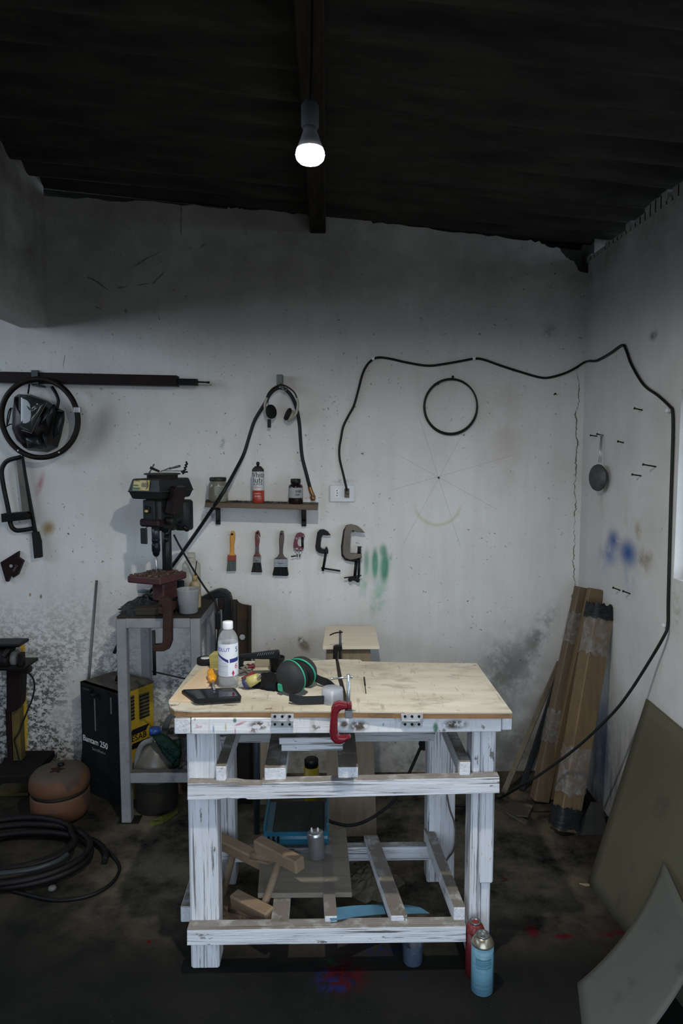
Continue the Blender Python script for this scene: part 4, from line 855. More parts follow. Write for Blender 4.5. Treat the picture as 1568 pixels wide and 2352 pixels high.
mb = MB(); a = onX(1381, 1002, XR-0.012); b = onX(1377, 1062, XR-0.03); mb.tube([a+Vector((0, .006, 0)), b+Vector((0, .010, 0))], 0.0024, 8, False); mb.tube([a+Vector((0, -.006, 0)), b+Vector((0, -.010, 0))], 0.0024, 8, False); mb.tube([a+Vector((0, .006, 0)), a+Vector((0, 0, .008)), a+Vector((0, -.006, 0))], 0.0024, 8); mb.build('handle', steel, st)
mb = MB(); c_ = onX(1381, 1127, XR-0.03); mb.tube([c_+Vector((0, 0.012, 0.008)), c_, c_+Vector((0, -0.014, 0.006))], 0.003, 8); mb.build('rest_hook', steel, st)

# ================================================================== METAL STAND WITH THE DRILL PRESS
SY0, SY1 = 2.85, 3.262
sx0 = F(266, 1450, SY0).x; sx1 = F(459, 1450, SY0).x
SZT = F(360, 1419, SY0).z
stand = thing('metal_stand', 'tall narrow galvanised steel stand carrying the drill press left of the workbench', 'stand', ((sx0+sx1)/2, 3.02, 0))
lw = 0.042
for (a, b) in ((sx0, SY0), (sx1-lw, SY0), (sx0, SY1-lw), (sx1-lw, SY1-lw)):
    mb = MB(); mb.box((a, b, 0), (a+lw, b+lw, SZT-0.004), None, 0.003); mb.build('leg', galv, stand)
for zz0 in (SZT-0.045, F(360, 1799, SY0).z):
    h = 0.042 if zz0 > 0.5 else 0.045
    for (A, B) in (((sx0+lw, SY0+0.001, zz0), (sx1-lw, SY0+lw-0.002, zz0+h)), ((sx0+lw, SY1-lw+0.002, zz0), (sx1-lw, SY1-0.001, zz0+h)), ((sx0+0.001, SY0+lw, zz0), (sx0+lw-0.002, SY1-lw, zz0+h)), ((sx1-lw+0.002, SY0+lw, zz0), (sx1-0.001, SY1-lw, zz0+h))):
        if zz0 < 0.5 and B[0] < sx0+lw and B[1] > SY0+lw: continue      # no lower rail on the side where the welding machine stands
        mb = MB(); mb.box(A, B, None, 0.002); mb.build('rail', galv, stand)
grime = M('oily_board', (0.022, 0.020, 0.017), (0.05, 0.044, 0.034), rough=0.75, scale=14, bump=0.4)
mb = MB(); mb.box((sx0+0.002, SY0+0.006, SZT-0.003), (sx1+0.004, SY1+0.004, SZT+0.006), None, 0.002); mb.build('top_board', grime, stand)
mb = MB(); mb.box((F(283, 1800, SY0).x-0.03, SY0-0.006, 0), (sx0+0.075, SY0+0.06, 0.003)); mb.build('foot_plate', metal_dark, stand)
ST = SZT+0.006

dr0 = Vector((F(386, 1395, 3.03).x, 3.03, ST))
DM = Matrix.Translation(dr0) @ Matrix.Rotation(math.radians(-24), 4, 'Z')
drill = thing('drill_press', 'dark green bench drill press with yellow sticker on the metal stand', 'drill press', M=DM)
def dz(zy): return F(386, 1040+zy/4.9, 3.0).z-ST
k = 0.00040
m_green = M('dark_green_casting', (0.020, 0.028, 0.027), (0.030, 0.036, 0.034), rough=0.45, metal=0.1, scale=10, dust=((0.085, 0.072, 0.052), 0.75), bump=0.08)
m_redtable = M('red_brown_casting', (0.072, 0.017, 0.020), (0.045, 0.014, 0.015), rough=0.6, scale=14, dust=((0.075, 0.042, 0.026), 0.95))
mb = MB(); mb.box((-0.085, -0.15, 0), (0.085, 0.07, 0.022), None, 0.006); mb.lathe([(0.04, 0.02), (0.034, 0.05), (0.026, 0.075)], seg=24); mb.build('base', m_green, drill, True)
mb = MB(); mb.lathe([(0.0215, 0.02), (0.0215, dz(560))], seg=28); mb.build('column', M('column_steel', (0.045, 0.05, 0.052), (0.03, 0.033, 0.035), rough=0.35, metal=0.5), drill, True)
zt = dz(1350)
mb = MB(); mb.box((-0.095, -0.155, zt-0.030), (0.080, 0.035, zt), None, 0.005); mb.lathe([(0.028, zt-0.075), (0.036, zt-0.05), (0.036, zt+0.004), (0.026, zt+0.008)], seg=22); mb.box((-0.028, -0.075, zt-0.12), (0.034, 0.03, zt-0.028), None, 0.006); mb.build('table', m_redtable, drill, True)
mb = MB()
for i in range(90): a, b = random.uniform(-0.085, 0.07), random.uniform(-0.145, 0.03); r = random.uniform(0.003, 0.009)*(1.2-abs(a)*6); mb.box((-r, -r*0.5, 0), (r, r*0.5, max(r, 0.002)), Matrix.Translation((a, b, zt)) @ Matrix.Rotation(random.uniform(0, 6), 4, 'Z') @ Matrix.Rotation(random.uniform(-.4, .4), 4, 'X'))
o = mb.build('swarf', M('brown_swarf', (0.10, 0.05, 0.03), (0.045, 0.03, 0.02)), drill, True); o['kind'] = 'stuff'
# head body
hz0, hz1 = dz(800), dz(510)
mb = MB(); mb.box((-0.042, -0.10, hz0), (0.045, 0.075, hz1), None, 0.010); mb.lathe([(0.04, hz0-0.03), (0.042, hz0)], seg=24); mb.build('head', m_green, drill, True)
mb = MB(); mb.box((-0.040, -0.108, hz0+0.012), (0.022, -0.098, hz1-0.004), None, 0.003); sw = mb.build('switch_plate', m_green, drill, True)
mb = MB(); mb.box((-0.024, -0.117, dz(660)), (0.0, -0.106, dz(588)), None, 0.003); mb.build('switch', black_plastic, sw, True)
mb = MB(); mb.box((-0.020, -0.122, dz(655)), (-0.004, -0.116, dz(627)), None, 0.002); mb.build('button', M('yellow_button', (0.50, 0.36, 0.06), rough=0.4), sw, True)
mb = MB(); mb.box((-0.055, -0.118, hz0-0.006), (0.048, -0.02, hz0+0.028), None, 0.008); mb.build('collar', M('dark_red_collar', (0.03, 0.012, 0.014), rough=0.5), drill, True)
# belt cover: lower tray and lid
def frustum(mb, x0, x1, y0, y1, z0, z1, ins, bev=0.006):
    A = [Vector((x0, y0, z0)), Vector((x1, y0, z0)), Vector((x1, y1, z0)), Vector((x0, y1, z0))]
    B = [Vector((x0+ins, y0+ins, z1)), Vector((x1-ins, y0+ins, z1)), Vector((x1-ins, y1-ins, z1)), Vector((x0+ins, y1-ins, z1))]
    mb.solid(B, A, bev)
mb = MB(); frustum(mb, -0.088, 0.072, -0.135, 0.10, dz(432), dz(510), 0.010); mb.build('belt_tray', m_green, drill, True)
mb = MB(); mb.box((-0.093, -0.140, dz(432)), (0.077, 0.105, dz(420)), None, 0.002); frustum(mb, -0.090, 0.074, -0.137, 0.102, dz(420), dz(285), 0.014); cov = mb.build('belt_cover', m_green, drill, True)
mb = MB(); A = [(-0.066, -0.1365, dz(412)), (0.018, -0.1365, dz(412)), (0.016, -0.1285, dz(300)), (-0.064, -0.1285, dz(300))]
mb.solid([Vector(p)-Vector((0, 0.002, 0)) for p in A], [Vector(p)+Vector((0, 0.004, 0)) for p in A]); stk = mb.build('sticker', M('yellow_sticker', (0.50, 0.40, 0.14), (0.44, 0.34, 0.12), rough=0.5), drill, True)
PM = plane_M((-0.04, -0.1372, dz(352)), (1, 0, 0), (0, 0.18, 1))
text_mb('80', 0.026, PM @ Matrix.Translation((0.036, 0.0, 0.0015)), 0.0004, sx=1.2).build('lettering', M('grey_print', (0.10, 0.12, 0.10)), stk, True)
q = MB(); q.box((-0.024, -0.019, 0.001), (0.012, -0.011, 0.002)); q.box((-0.024, -0.004, 0.001), (0.002, 0.001, 0.002)); bmesh.ops.transform(q.bm, matrix=PM, verts=q.bm.verts); q.build('green_stripe', M('green_print', (0.03, 0.14, 0.07)), stk, True)
q = MB(); q.tube([(0.043+0.012*math.cos(a), 0.019*math.sin(a), 0.0015) for a in [-1.2+0.24*i for i in range(11)]], 0.0016, 6, False); bmesh.ops.transform(q.bm, matrix=PM, verts=q.bm.verts); q.build('arc_mark', ink_black, stk, True)
text_mb('SCHULZ', 0.009, PM @ Matrix.Translation((-0.006, 0.019, 0.0015)), 0.0003).build('lettering', ink_black, stk, True)
# pulley hub, tools lie on the cover
mb = MB(); mb.lathe([(0.066, dz(285)-0.004), (0.066, dz(250)), (0.078, dz(245)), (0.078, dz(232)), (0.070, dz(228)), (0, dz(228))], (0.0, -0.02, 0), seg=32); mb.build('pulley_cap', M('dusty_cap', (0.035, 0.034, 0.03), (0.06, 0.055, 0.045), rough=0.7, dust=((0.10, 0.09, 0.07), 0.8)), drill, True)
# right motor box and motor
mb = MB(); mb.box((-0.018, -0.045, -0.062), (0.018, 0.04, 0.062), Matrix.Translation((0.085, -0.04, dz(525))) @ Matrix.Rotation(0.30, 4, 'Y'), 0.007); mb.build('switch_box', M('dark_red_black', (0.016, 0.008, 0.010), rough=0.4), drill, True)
mb = MB(); mb.lathe([(0, 0), (0.036, 0.002), (0.042, 0.010), (0.042, 0.13), (0.034, 0.14), (0, 0.14)], (0.018, 0.105, dz(905)), seg=28); mb.box((0.0, 0.05, dz(800)), (0.03, 0.10, dz(600)), None, 0.005); mb.build('motor', M('motor_green', (0.022, 0.030, 0.030), rough=0.5), drill, True)
# feed hub with three levers
hub = Vector((0.055, -0.06, dz(755)))
mb = MB(); mb.lathe([(0.0, 0), (0.017, 0.0), (0.017, 0.036), (0.012, 0.042), (0, 0.042)], hub-Vector((0.01, 0, 0)), (1, 0, 0), 18); fh = mb.build('feed_hub', metal_dark, drill, True)
for a in (-0.85, 1.6, 3.6):
    d = Vector((0.12, -math.cos(a), math.sin(a))).normalized(); e = hub+Vector((0.025, 0, 0))+d*0.075
    mb = MB(); mb.cyl(hub+Vector((0.025, 0, 0)), e, 0.004, seg=10); lv = mb.build('feed_lever', metal_dark, drill, True)
    mb = MB(); mb.lathe([(0, -0.004), (0.008, -0.002), (0.012, 0.010), (0.013, 0.022), (0.009, 0.030), (0, 0.032)], e, d, 16); mb.build('knob', black_plastic, lv, True)
spy = -0.075
mb = MB(); mb.lathe([(0.0175, dz(990)), (0.0175, dz(790))], (0, spy, 0), seg=24); mb.build('quill', M('quill_steel', (0.05, 0.06, 0.07), (0.03, 0.035, 0.04), rough=0.35, metal=0.5), drill, True)
mb = MB(); mb.lathe([(0.008, dz(1150)), (0.014, dz(1130)), (0.016, dz(1100)), (0.0185, dz(1090)), (0.0185, dz(1020)), (0.017, dz(1010)), (0.016, dz(990)), (0.018, dz(985)), (0.018, dz(960)), (0.015, dz(950))], (0, spy, 0), seg=24); mb.build('chuck', M('chuck_steel', (0.035, 0.045, 0.06), (0.02, 0.024, 0.03), rough=0.3, metal=0.6, scale=30), drill, True)
mb = MB(); mb.lathe([(0, zt+0.002), (0.0035, zt+0.006), (0.0035, dz(1140))], (0, spy, 0), seg=10); mb.build('drill_bit', steel, drill, True)
mb = MB(); mb.box((-0.060, spy-0.03, dz(1010)), (-0.024, spy-0.022, dz(835)), None, 0.003); mb.cyl((-0.035, spy-0.02, dz(835)), (-0.030, spy, dz(800)), 0.002, seg=8); mb.build('chip_guard', M('dull_guard', (0.035, 0.042, 0.038), rough=0.4, coat=0.2), drill, True)
# tools on top of the drill press
def local(v): return DM @ Vector(v)
zc0 = dz(228)+ST
ky = thing('chuck_key', 'steel chuck key leaning on the left of the drill press cover', 'chuck key', F(348, 1085, 2.95))
mb = MB(); a, b = F(338, 1094, 2.95), F(354, 1066, 2.95); mb.cyl(a, b, 0.0032, seg=10); mb.build('bar', M('key_steel', (0.10, 0.11, 0.11), rough=0.4, metal=0.6), ky)
mb = MB(); mb.cyl(F(345, 1074, 2.95), F(366, 1083, 2.95), 0.0062, 0.0045, seg=12); mb.build('key_head', metal_dark, ky)
bt_ = thing('auger_bit', 'dark spiral auger bit standing on the right of the drill press cover', 'drill bit', F(425, 1085, 2.97))
mb = MB(); a, b = F(421, 1089, 2.97), F(429.5, 1061, 2.97); d = (b-a); u, v = frame_from(d)
mb.tube([a+d*(i/40)+(u*math.cos(i*0.7)+v*math.sin(i*0.7))*0.0035 for i in range(41)], 0.0035, 6, False); mb.build('spiral', metal_black, bt_)
mb = MB(); mb.cyl(F(416, 1084, 2.97), F(431, 1084, 2.97), 0.0038, seg=8); mb.build('collar_pin', metal_dark, bt_)
for i, (x0, y0, x1, y1, r, lab) in enumerate(((368, 1083.5, 392, 1074, .0028, 'thin drill bit lying across the drill press cover, leftmost'), (388, 1077, 414, 1070, .005, 'thick dark drill bit lying tilted on the drill press cover'), (376, 1081.5, 420, 1081.5, .0025, 'long bright drill bit lying flat on the drill press cover'))):
    a, b = F(x0, y0, 2.93+0.015*i), F(x1, y1, 2.95+0.015*i); a.z = max(a.z, zc0+r); b.z = max(b.z, zc0+r)
    q = MB(); q.cyl(a, a.lerp(b, .55), r*0.8, seg=8); q.cyl(a.lerp(b, .55), b, r, seg=8); tag(q.build('drill_bit', M('bit_steel_%d' % i, (0.10, 0.105, 0.105) if i < 2 else (0.3, 0.31, 0.31), rough=0.4, metal=0.6)), lab, 'drill bit', group='bits on the drill press cover')
lead = thing('drill_lead', 'thin black lead running from the drill press down behind the workbench', 'cord', F(440, 1300, 3.1))
mb = MB(); mb.tube([F(x, y, Y) for x, y, Y in ((399, 1228, 3.12), (408, 1246, 3.12), (418, 1264, 3.10), (446, 1312, 3.06), (464, 1340, 3.04), (478, 1360, 3.04), (492, 1378, 3.03), (498, 1400, 3.02), (501, 1430, 3.02), (500, 1460, 3.02), (497, 1490, 3.02), (496, 1530, 3.02), (498, 1600, 3.02), (500, 1680, 3.02))], 0.0045, 8); mb.build('cable', black_rubber, lead)
mb = MB(); mb.fbox(494, 1408, 505, 1446, 3.008, 3.030, 0.004); mb.build('inline_plug', black_plastic, lead)

# rusty clamp holding the base to the stand
def zq(pts): return [(300+x/4.9, 1040+y/4.9) for x, y in pts]
CL = 2.80
rc = thing('g_clamp', 'large rusty brown clamp fixing the drill press base to the stand edge', 'clamp', F(380, 1450, CL))
mb = MB(); A = zq([(300, 1700), (330, 1650), (400, 1625), (440, 1650), (458, 1720), (458, 2130), (430, 2210), (370, 2238), (245, 2240), (245, 2172), (330, 2165), (355, 2130), (360, 1760), (345, 1715), (310, 1722)]); mb.fpoly(A, CL, CL+0.034, 0.005); mb.build('frame', rust, rc)
mb = MB(); p = F(300+262/4.9, 1040+2175/4.9, CL+0.017); top_ = Vector((p.x, p.y, SZT-0.046)); bot_ = F(300+270/4.9, 1040+2500/4.9, CL+0.017); mb.cyl(top_, Vector((p.x, p.y, bot_.z)), 0.0075, seg=12); mb.build('screw', metal_dark, rc)
mb = MB(); q_ = Vector((p.x, p.y, bot_.z+0.01)); mb.tube([q_+Vector((-0.01, 0, 0.005)), q_+Vector((0.13, 0, -0.028))], 0.0035, 8, False); mb.build('tommy_bar', metal_dark, rc)
mb = MB(); mb.box((F(361, 1390, CL).x, CL+0.002, ST+0.02), (F(391, 1390, CL).x, 2.93, ST+0.05), None, 0.004); mb.build('upper_jaw', rust, rc)

# things standing on the stand
def blob_pile(name, label, cat, cx, cy, rx, ry, z, h, mat, n=150, sz=0.008):
    mb = MB(); rings = []
    N, R = 28, 6
    for j in range(R):
        t = j/R
        rings.append([mb.bm.verts.new((cx+rx*(1-t)*math.cos(2*PI*i/N)*(1+0.12*math.sin(3.1*i+j)), cy+ry*(1-t)*math.sin(2*PI*i/N)*(1+0.1*math.sin(2.3*i)), z+h*(1-(1-t)**1.6)*(1 if j else 0)*(1+0.15*math.sin(i*1.7+j*2)))) for i in range(N)])
    for j in range(R-1):
        for i in range(N): mb.bm.faces.new((rings[j][i], rings[j][(i+1) % N], rings[j+1][(i+1) % N], rings[j+1][i]))
    mb.bm.faces.new(rings[-1]); mb.bm.faces.new(list(reversed(rings[0])))
    for _ in range(n):
        a = random.uniform(0, 2*PI); t = math.sqrt(random.random()); r = sz*random.uniform(0.4, 1)
        p = (cx+rx*t*math.cos(a), cy+ry*t*math.sin(a), z+h*(1-t**1.6)*0.95)
        mb.box((-r, -r*0.4, -r*0.1), (r, r*0.4, r*0.5), Matrix.Translation(p) @ Matrix.Rotation(random.uniform(0, 6), 4, 'Z') @ Matrix.Rotation(random.uniform(-.6, .6), 4, 'X'))
    return tag(mb.build(name, mat), label, cat, kind='stuff')
blob_pile('metal_shavings', 'dark heap of drill shavings around the drill press base on the stand', 'shavings', F(340, 1400, 3.0).x, 3.02, 0.125, 0.15, ST, 0.055, M('oily_shavings', (0.022, 0.026, 0.03), (0.05, 0.055, 0.06), rough=0.5, scale=40, bump=0.5))
mb = MB(); a = F(310, 1413, 2.87); b = F(372, 1413, 2.87); mb.box((a.x, 2.868, ST), (b.x, 2.95, ST+0.03), None, 0.003)
tag(mb.build('wood_block', wood('dusty_block', (0.05, 0.042, 0.03), (0.075, 0.062, 0.045), 'x')), 'dusty flat wood block on the front edge of the stand', 'wood block')
def standing(name, label, cat, px, Y, z, prof, mat, part='body', seg=30, s=None, group=None):
    p = F(px, 1400, Y); c = Vector((p.x, Y, z)); s = s or S(c); t = thing(name, label, cat, c, group=group)
    MB().lathe([(r*s, h*s) for r, h in prof], c, seg=seg).build(part, mat, t); return t, c, s
t, c, s = standing('plastic_cup', 'cloudy white plastic measuring cup on the right front corner of the stand', 'cup', 433, 2.92, ST, [(0, 0), (20, 0), (21, 2), (25.5, 53), (26.5, 55), (25.5, 56), (24.5, 54), (20, 3), (0, 2.5)], clear('cloudy_plastic', (0.34, 0.36, 0.36), 0.6, 0.35))
t, c, s = standing('plastic_bottle', 'tall translucent plastic bottle with open neck at the back of the stand', 'bottle', 441, 3.15, ST, [(0, 0), (20, 0), (21, 3), (21, 66), (20.6, 67), (21, 69), (20.6, 71), (21, 73), (20.6, 75), (21, 78), (20, 86), (14, 93), (9.5, 97), (9.2, 101), (10.5, 102), (10.5, 105), (9.2, 106), (9, 112), (8, 112), (8, 100), (0, 99)], M('bottle_hdpe', (0.42, 0.41, 0.36), (0.34, 0.32, 0.26), rough=0.4))
t, c, s = standing('oil_bottle', 'small yellowish oil bottle with thin spout on the stand', 'oil bottle', 448.5, 3.02, ST, [(0, 0), (12.5, 0), (13, 2), (13, 48), (12.5, 53), (9, 59), (5.5, 62)], M('oil_bottle_cream', (0.42, 0.33, 0.20), (0.36, 0.27, 0.15), rough=0.45, spots=[(8, 0.5, 0.62, 0.5, (0.12, 0.08, 0.04), (1, 1, 1))]))
MB().lathe([(5.8*s, 60*s), (5.8*s, 73*s), (4*s, 74*s), (0, 74*s)], c, seg=18).build('cap', M('ochre_cap', (0.28, 0.19, 0.08), rough=0.5), t)
mb = MB(); mb.tube([c+Vector((0, 0, 73*s)), c+Vector((3*s, 0, 92*s)), c+Vector((5*s, 0, 107*s))], 0.0022, 8); mb.build('spout', black_plastic, t)
t, c, s = standing('paint_tin', 'dark printed tin behind the drill press table support', 'tin', 413, 3.13, ST, [(0, 0), (14, 0), (14, 50), (13, 51), (0, 51)], M('dark_tin', (0.02, 0.026, 0.03), rough=0.4, metal=0.2))
text_mb('MINUTOS', 0.017, plane_M(c+Vector((0.004, -14.1*s, 28*s)), (1, 0, 0), (0, 0, 1)), 0.0003, bend=14.1*s).build('lettering', M('grey_print', (0.28, 0.30, 0.31), bump=0), t)
t, c, s = standing('cream_tub', 'low cream plastic tub with bluish lid at the left back of the stand', 'tub', 331, 3.12, ST, [(0, 0), (12, 0), (13.5, 26), (12.5, 27), (0, 27)], M('cream_plastic', (0.45, 0.41, 0.33), (0.36, 0.33, 0.27), rough=0.5))
MB().lathe([(13.9*s, 25*s), (14*s, 28*s), (0, 29*s)], c, seg=24).build('lid', M('grey_blue_lid', (0.12, 0.16, 0.20), rough=0.5), t)

# things leaning behind the stand
def zr_(pts): return [(440+x/7.84, 1330+y/7.84) for x, y in pts]
g = thing('curved_machine_arm', 'dark green curved cast arm rising behind the right side of the stand', 'machine arm', F(510, 1600, 3.22))
arm_pts = zr_([(150, 350), (300, 262), (420, 212), (500, 196), (600, 215), (680, 280), (712, 380), (712, 2600), (540, 2600), (540, 980), (545, 600), (555, 460), (530, 390), (460, 345), (330, 345), (200, 420), (150, 430)])
mb = MB(); mb.fpoly(arm_pts, 3.215, 3.265, 0.006); mb.build('casting', M('green_cast_iron', (0.026, 0.036, 0.034), (0.018, 0.024, 0.023), rough=0.5, metal=0.2, scale=14), g)
mb = MB(); mb.fbox(500, 1373, 513, 1400, 3.195, 3.216, 0.003); mb.cyl(F(501, 1395, 3.20), F(501, 1403, 3.20), 0.006, seg=10); mb.build('pivot_block', M('pivot_dark', (0.03, 0.016, 0.018), rough=0.5), g)
mb = MB(); mb.fbox(507, 1400, 510, 1455, 3.20, 3.214); mb.build('bright_edge', M('worn_edge', (0.20, 0.23, 0.23), metal=0.4, rough=0.5), g)
gt = thing('rusty_steel_channel', 'rusty brown steel channel with a round hole standing against the wall behind the workbench', 'steel channel', F(555, 1790, 3.25))
A = zr_([(722, 385), (740, 370), (815, 378), (850, 425), (900, 450), (960, 464), (1030, 472), (1055, 520), (1068, 3560), (740, 3560), (722, 900)])
mb = MB(); mb.fpoly(A, 3.205, 3.213); mb.build('web', M('rusty_sheet', (0.055, 0.042, 0.030), (0.085, 0.065, 0.042), rough=0.7, metal=0.2, scale=8, stretch=(2, 2, 0.8), spots=[(8, 0.5, 0.66, 0.7, (0.10, 0.055, 0.028), (1, 1, 1))]), gt)
for (xa, xb) in ((722, 800), (1000, 1066)):
    mb = MB(); mb.fpoly(zr_([(xa, 400 if xa < 800 else 490), (xb, 385 if xa < 800 else 500), (xb, 3550), (xa, 3550)]), 3.178, 3.206, 0.006); mb.build('flange', M('channel_flange', (0.035, 0.032, 0.026), (0.055, 0.046, 0.033), rough=0.7), gt)
mb = MB(); p = F(440+912/7.84, 1330+1045/7.84, 3.204); mb.cyl(p, p+Vector((0, -0.001, 0)), 50/7.84*S(p), seg=22); mb.build('hole', M('wall_through_hole', (0.42, 0.45, 0.48)), gt)
mb = MB(); mb.cyl(F(222, 1333, YW-0.008), F(187, 1775, YW-0.05), 0.006, seg=10)
tag(mb.build('steel_rod', M('grey_rod', (0.13, 0.135, 0.135), rough=0.5, metal=0.5)), 'thin grey steel rod leaning on the wall behind the welding machine', 'rod')

# ================================================================== WELDING MACHINE
an = math.radians(36)
wb = onZ(276, 1853, 0.0)
ux = Vector((-math.cos(an), math.sin(an), 0)); uy = Vector((math.sin(an), math.cos(an), 0))
wH = F(276, 1592, wb.y).z; w1, w2 = 0.268, 0.20
weld = thing('welding_machine', 'black and yellow cabinet welding machine on the floor behind the metal stand', 'welding machine', wb)
def wpt(a, b, z): return wb+ux*a+uy*b+Vector((0, 0, z))
m_wblack = M('welder_black_front', (0.012, 0.017, 0.018), (0.018, 0.023, 0.024), rough=0.55, scale=10, spots=[(30, 0.66, 0.7, 0.5, (0.07, 0.06, 0.05), (1, 1, 1))])
m_wyel = M('welder_yellow', (0.42, 0.28, 0.018), (0.34, 0.22, 0.015), rough=0.5, scale=7, spots=[(16, 0.60, 0.66, 0.7, (0.10, 0.06, 0.02), (1, 1, 1))])
mb = MB(); mb.solid([wpt(0, 0.02, 0), wpt(w1, 0.02, 0), wpt(w1, w2, 0), wpt(0, w2, 0)], [wpt(0, 0.02, wH-0.01), wpt(w1, 0.02, wH-0.01), wpt(w1, w2, wH-0.01), wpt(0, w2, wH-0.01)], 0); mb.build('cabinet', m_wyel, weld)
mb = MB(); mb.solid([wpt(-0.004, 0, 0.0), wpt(w1+0.004, 0, 0.0), wpt(w1+0.004, 0.022, 0.0), wpt(-0.004, 0.022, 0.0)], [wpt(-0.004, 0, wH), wpt(w1+0.004, 0, wH), wpt(w1+0.004, 0.022, wH), wpt(-0.004, 0.022, wH)], 0.003); mb.build('front_panel', m_wblack, weld)
mb = MB(); mb.solid([wpt(-0.004, 0.0, wH-0.010), wpt(w1+0.004, 0.0, wH-0.010), wpt(w1+0.004, w2+0.004, wH-0.010), wpt(-0.004, w2+0.004, wH-0.010)], [wpt(-0.004, 0, wH), wpt(w1+0.004, 0, wH), wpt(w1+0.004, w2+0.004, wH), wpt(-0.004, w2+0.004, wH)], 0); mb.build('top_panel', M('dusty_black_top', (0.085, 0.072, 0.05), (0.045, 0.038, 0.028), rough=0.9, scale=14), weld)
FM = plane_M(wpt(w1/2, -0.001, 0), -ux, (0, 0, 1))          # front panel plane, x to the right as seen
SM = plane_M(wpt(-0.001, w2/2, 0), uy, (0, 0, 1))            # yellow side plane
def onf(px, py):   # pixel -> point on the black front plane, in plane coordinates
    d = ray(px, py); n = Vector((FM[0][2], FM[1][2], FM[2][2])); o = FM.to_translation(); p = CAMP+d*((o-CAMP).dot(n)/d.dot(n)); return FM.inverted() @ p
def ons(px, py):
    d = ray(px, py); n = Vector((SM[0][2], SM[1][2], SM[2][2])); o = SM.to_translation(); p = CAMP+d*((o-CAMP).dot(n)/d.dot(n)); return SM.inverted() @ p
a, b = onf(191, 1707), onf(262, 1712)
text_mb('Bantam 250', 0.040, FM @ Matrix.Translation((a.x+0.0, onf(225, 1707).y, 0.0008)), 0.0006, 'LEFT', sx=0.98).build('lettering', ink_white, weld)
a = onf(212, 1726); text_mb('Serralheiro', 0.022, FM @ Matrix.Translation((a.x, onf(235, 1728).y, 0.0008)), 0.0006, 'LEFT').build('lettering', M('dim_print', (0.12, 0.14, 0.135), bump=0), weld)
mb = MB(); p = onf(218, 1625); mb.box((p.x-0.0035, onf(218, 1678).y, 0), (p.x+0.0035, onf(218, 1605).y, 0.002)); q = onf(255, 1610); mb.box((q.x-0.006, onf(255, 1640).y, 0), (q.x+0.004, onf(255, 1602).y, 0.001)); bmesh.ops.transform(mb.bm, matrix=FM, verts=mb.bm.verts); mb.build('scale_slot', M('slot_grey', (0.12, 0.13, 0.125)), weld)
mb = MB(); p = onf(205, 1583); mb.box((p.x-0.03, p.y-0.006, 0), (p.x+0.03, p.y+0.008, 0.022), None, 0.004); p = onf(224, 1594); mb.box((p.x-0.012, p.y-0.006, 0), (p.x+0.012, p.y+0.006, 0.03), None, 0.003); bmesh.ops.transform(mb.bm, matrix=FM, verts=mb.bm.verts); mb.build('current_knob', black_plastic, weld)
for (xa, ya, xb, yb) in ((296, 1598, 309, 1658), (319, 1592, 343, 1652)):
    a, b = ons(xa, ya), ons(xb, yb); y1_, y0_ = (ons((xa+xb)/2, ya).y, ons((xa+xb)/2, yb-3).y)
    mb = MB(); mb.box((a.x, y0_, -0.002), (b.x, y1_, 0.0008)); n = 7
    bmesh.ops.transform(mb.bm, matrix=SM, verts=mb.bm.verts); v = mb.build('vent', M('vent_dark', (0.085, 0.07, 0.03)), weld)
    mb = MB()
    for i in range(n): z = y0_+(y1_-y0_)*(i+0.5)/n; mb.box((a.x, z-0.0035, 0.0005), (b.x, z+0.0015, 0.0035))
    bmesh.ops.transform(mb.bm, matrix=SM, verts=mb.bm.verts); mb.build('louvre', M('louvre_black', (0.015, 0.014, 0.010)), v)
p = ons(319, 1692)
text_mb('ESAB', 0.040, SM @ Matrix.Translation((p.x, p.y, 0.0008)), 0.0006, sx=1.0).build('lettering', ink_black, weld)
mb = MB()
for dz_ in (0.030, -0.036):
    A = [Vector((p.x-0.055, p.y+dz_-0.012, 0.0)), Vector((p.x+0.040, p.y+dz_-0.012, 0.0)), Vector((p.x+0.060, p.y+dz_+0.014, 0.0)), Vector((p.x-0.035, p.y+dz_+0.014, 0.0))]
    mb.solid([q+Vector((0, 0, 0.001)) for q in A], A)
bmesh.ops.transform(mb.bm, matrix=SM, verts=mb.bm.verts); mb.build('logo_bars', ink_black, weld)
mb = MB(); pc = wpt(0.10, 0.10, wH); mb.lathe([(0.025, 0), (0.025, 0.004), (0.012, 0.008), (0, 0.008)], pc, seg=18); mb.tube([wpt(0.06, 0.1, wH), wpt(0.08, 0.1, wH+0.035), wpt(0.12, 0.1, wH+0.035), wpt(0.14, 0.1, wH)], 0.006, 8); mb.build('lifting_handle', metal_black, weld)

# ================================================================== JUG, RAG, SCRAP
jc = F(360, 1850, 2.995); jc.z = 0.0; s = S(jc)
jug = thing('plastic_jug', 'dirty translucent plastic jug with dark liquid on the floor under the metal stand', 'jug', jc)
MB().lathe([(0, 0), (44*s, 0), (48*s, 4*s), (49*s, 76*s), (48*s, 92*s)], jc, seg=30).build('lower_body', M('jug_dark_liquid', (0.035, 0.034, 0.028), (0.05, 0.048, 0.038), rough=0.35), jug)
MB().lathe([(49*s, 74*s), (49*s, 100*s), (44*s, 118*s), (30*s, 142*s), (16*s, 158*s), (12*s, 162*s), (12*s, 174*s)], jc, seg=30).build('upper_body', M('jug_plastic', (0.115, 0.112, 0.095), (0.085, 0.08, 0.062), rough=0.4), jug)
MB().lathe([(13*s, 170*s), (13*s, 184*s), (0, 184*s)], jc, seg=20).build('cap', M('blue_cap', (0.015, 0.06, 0.28), rough=0.4), jug)
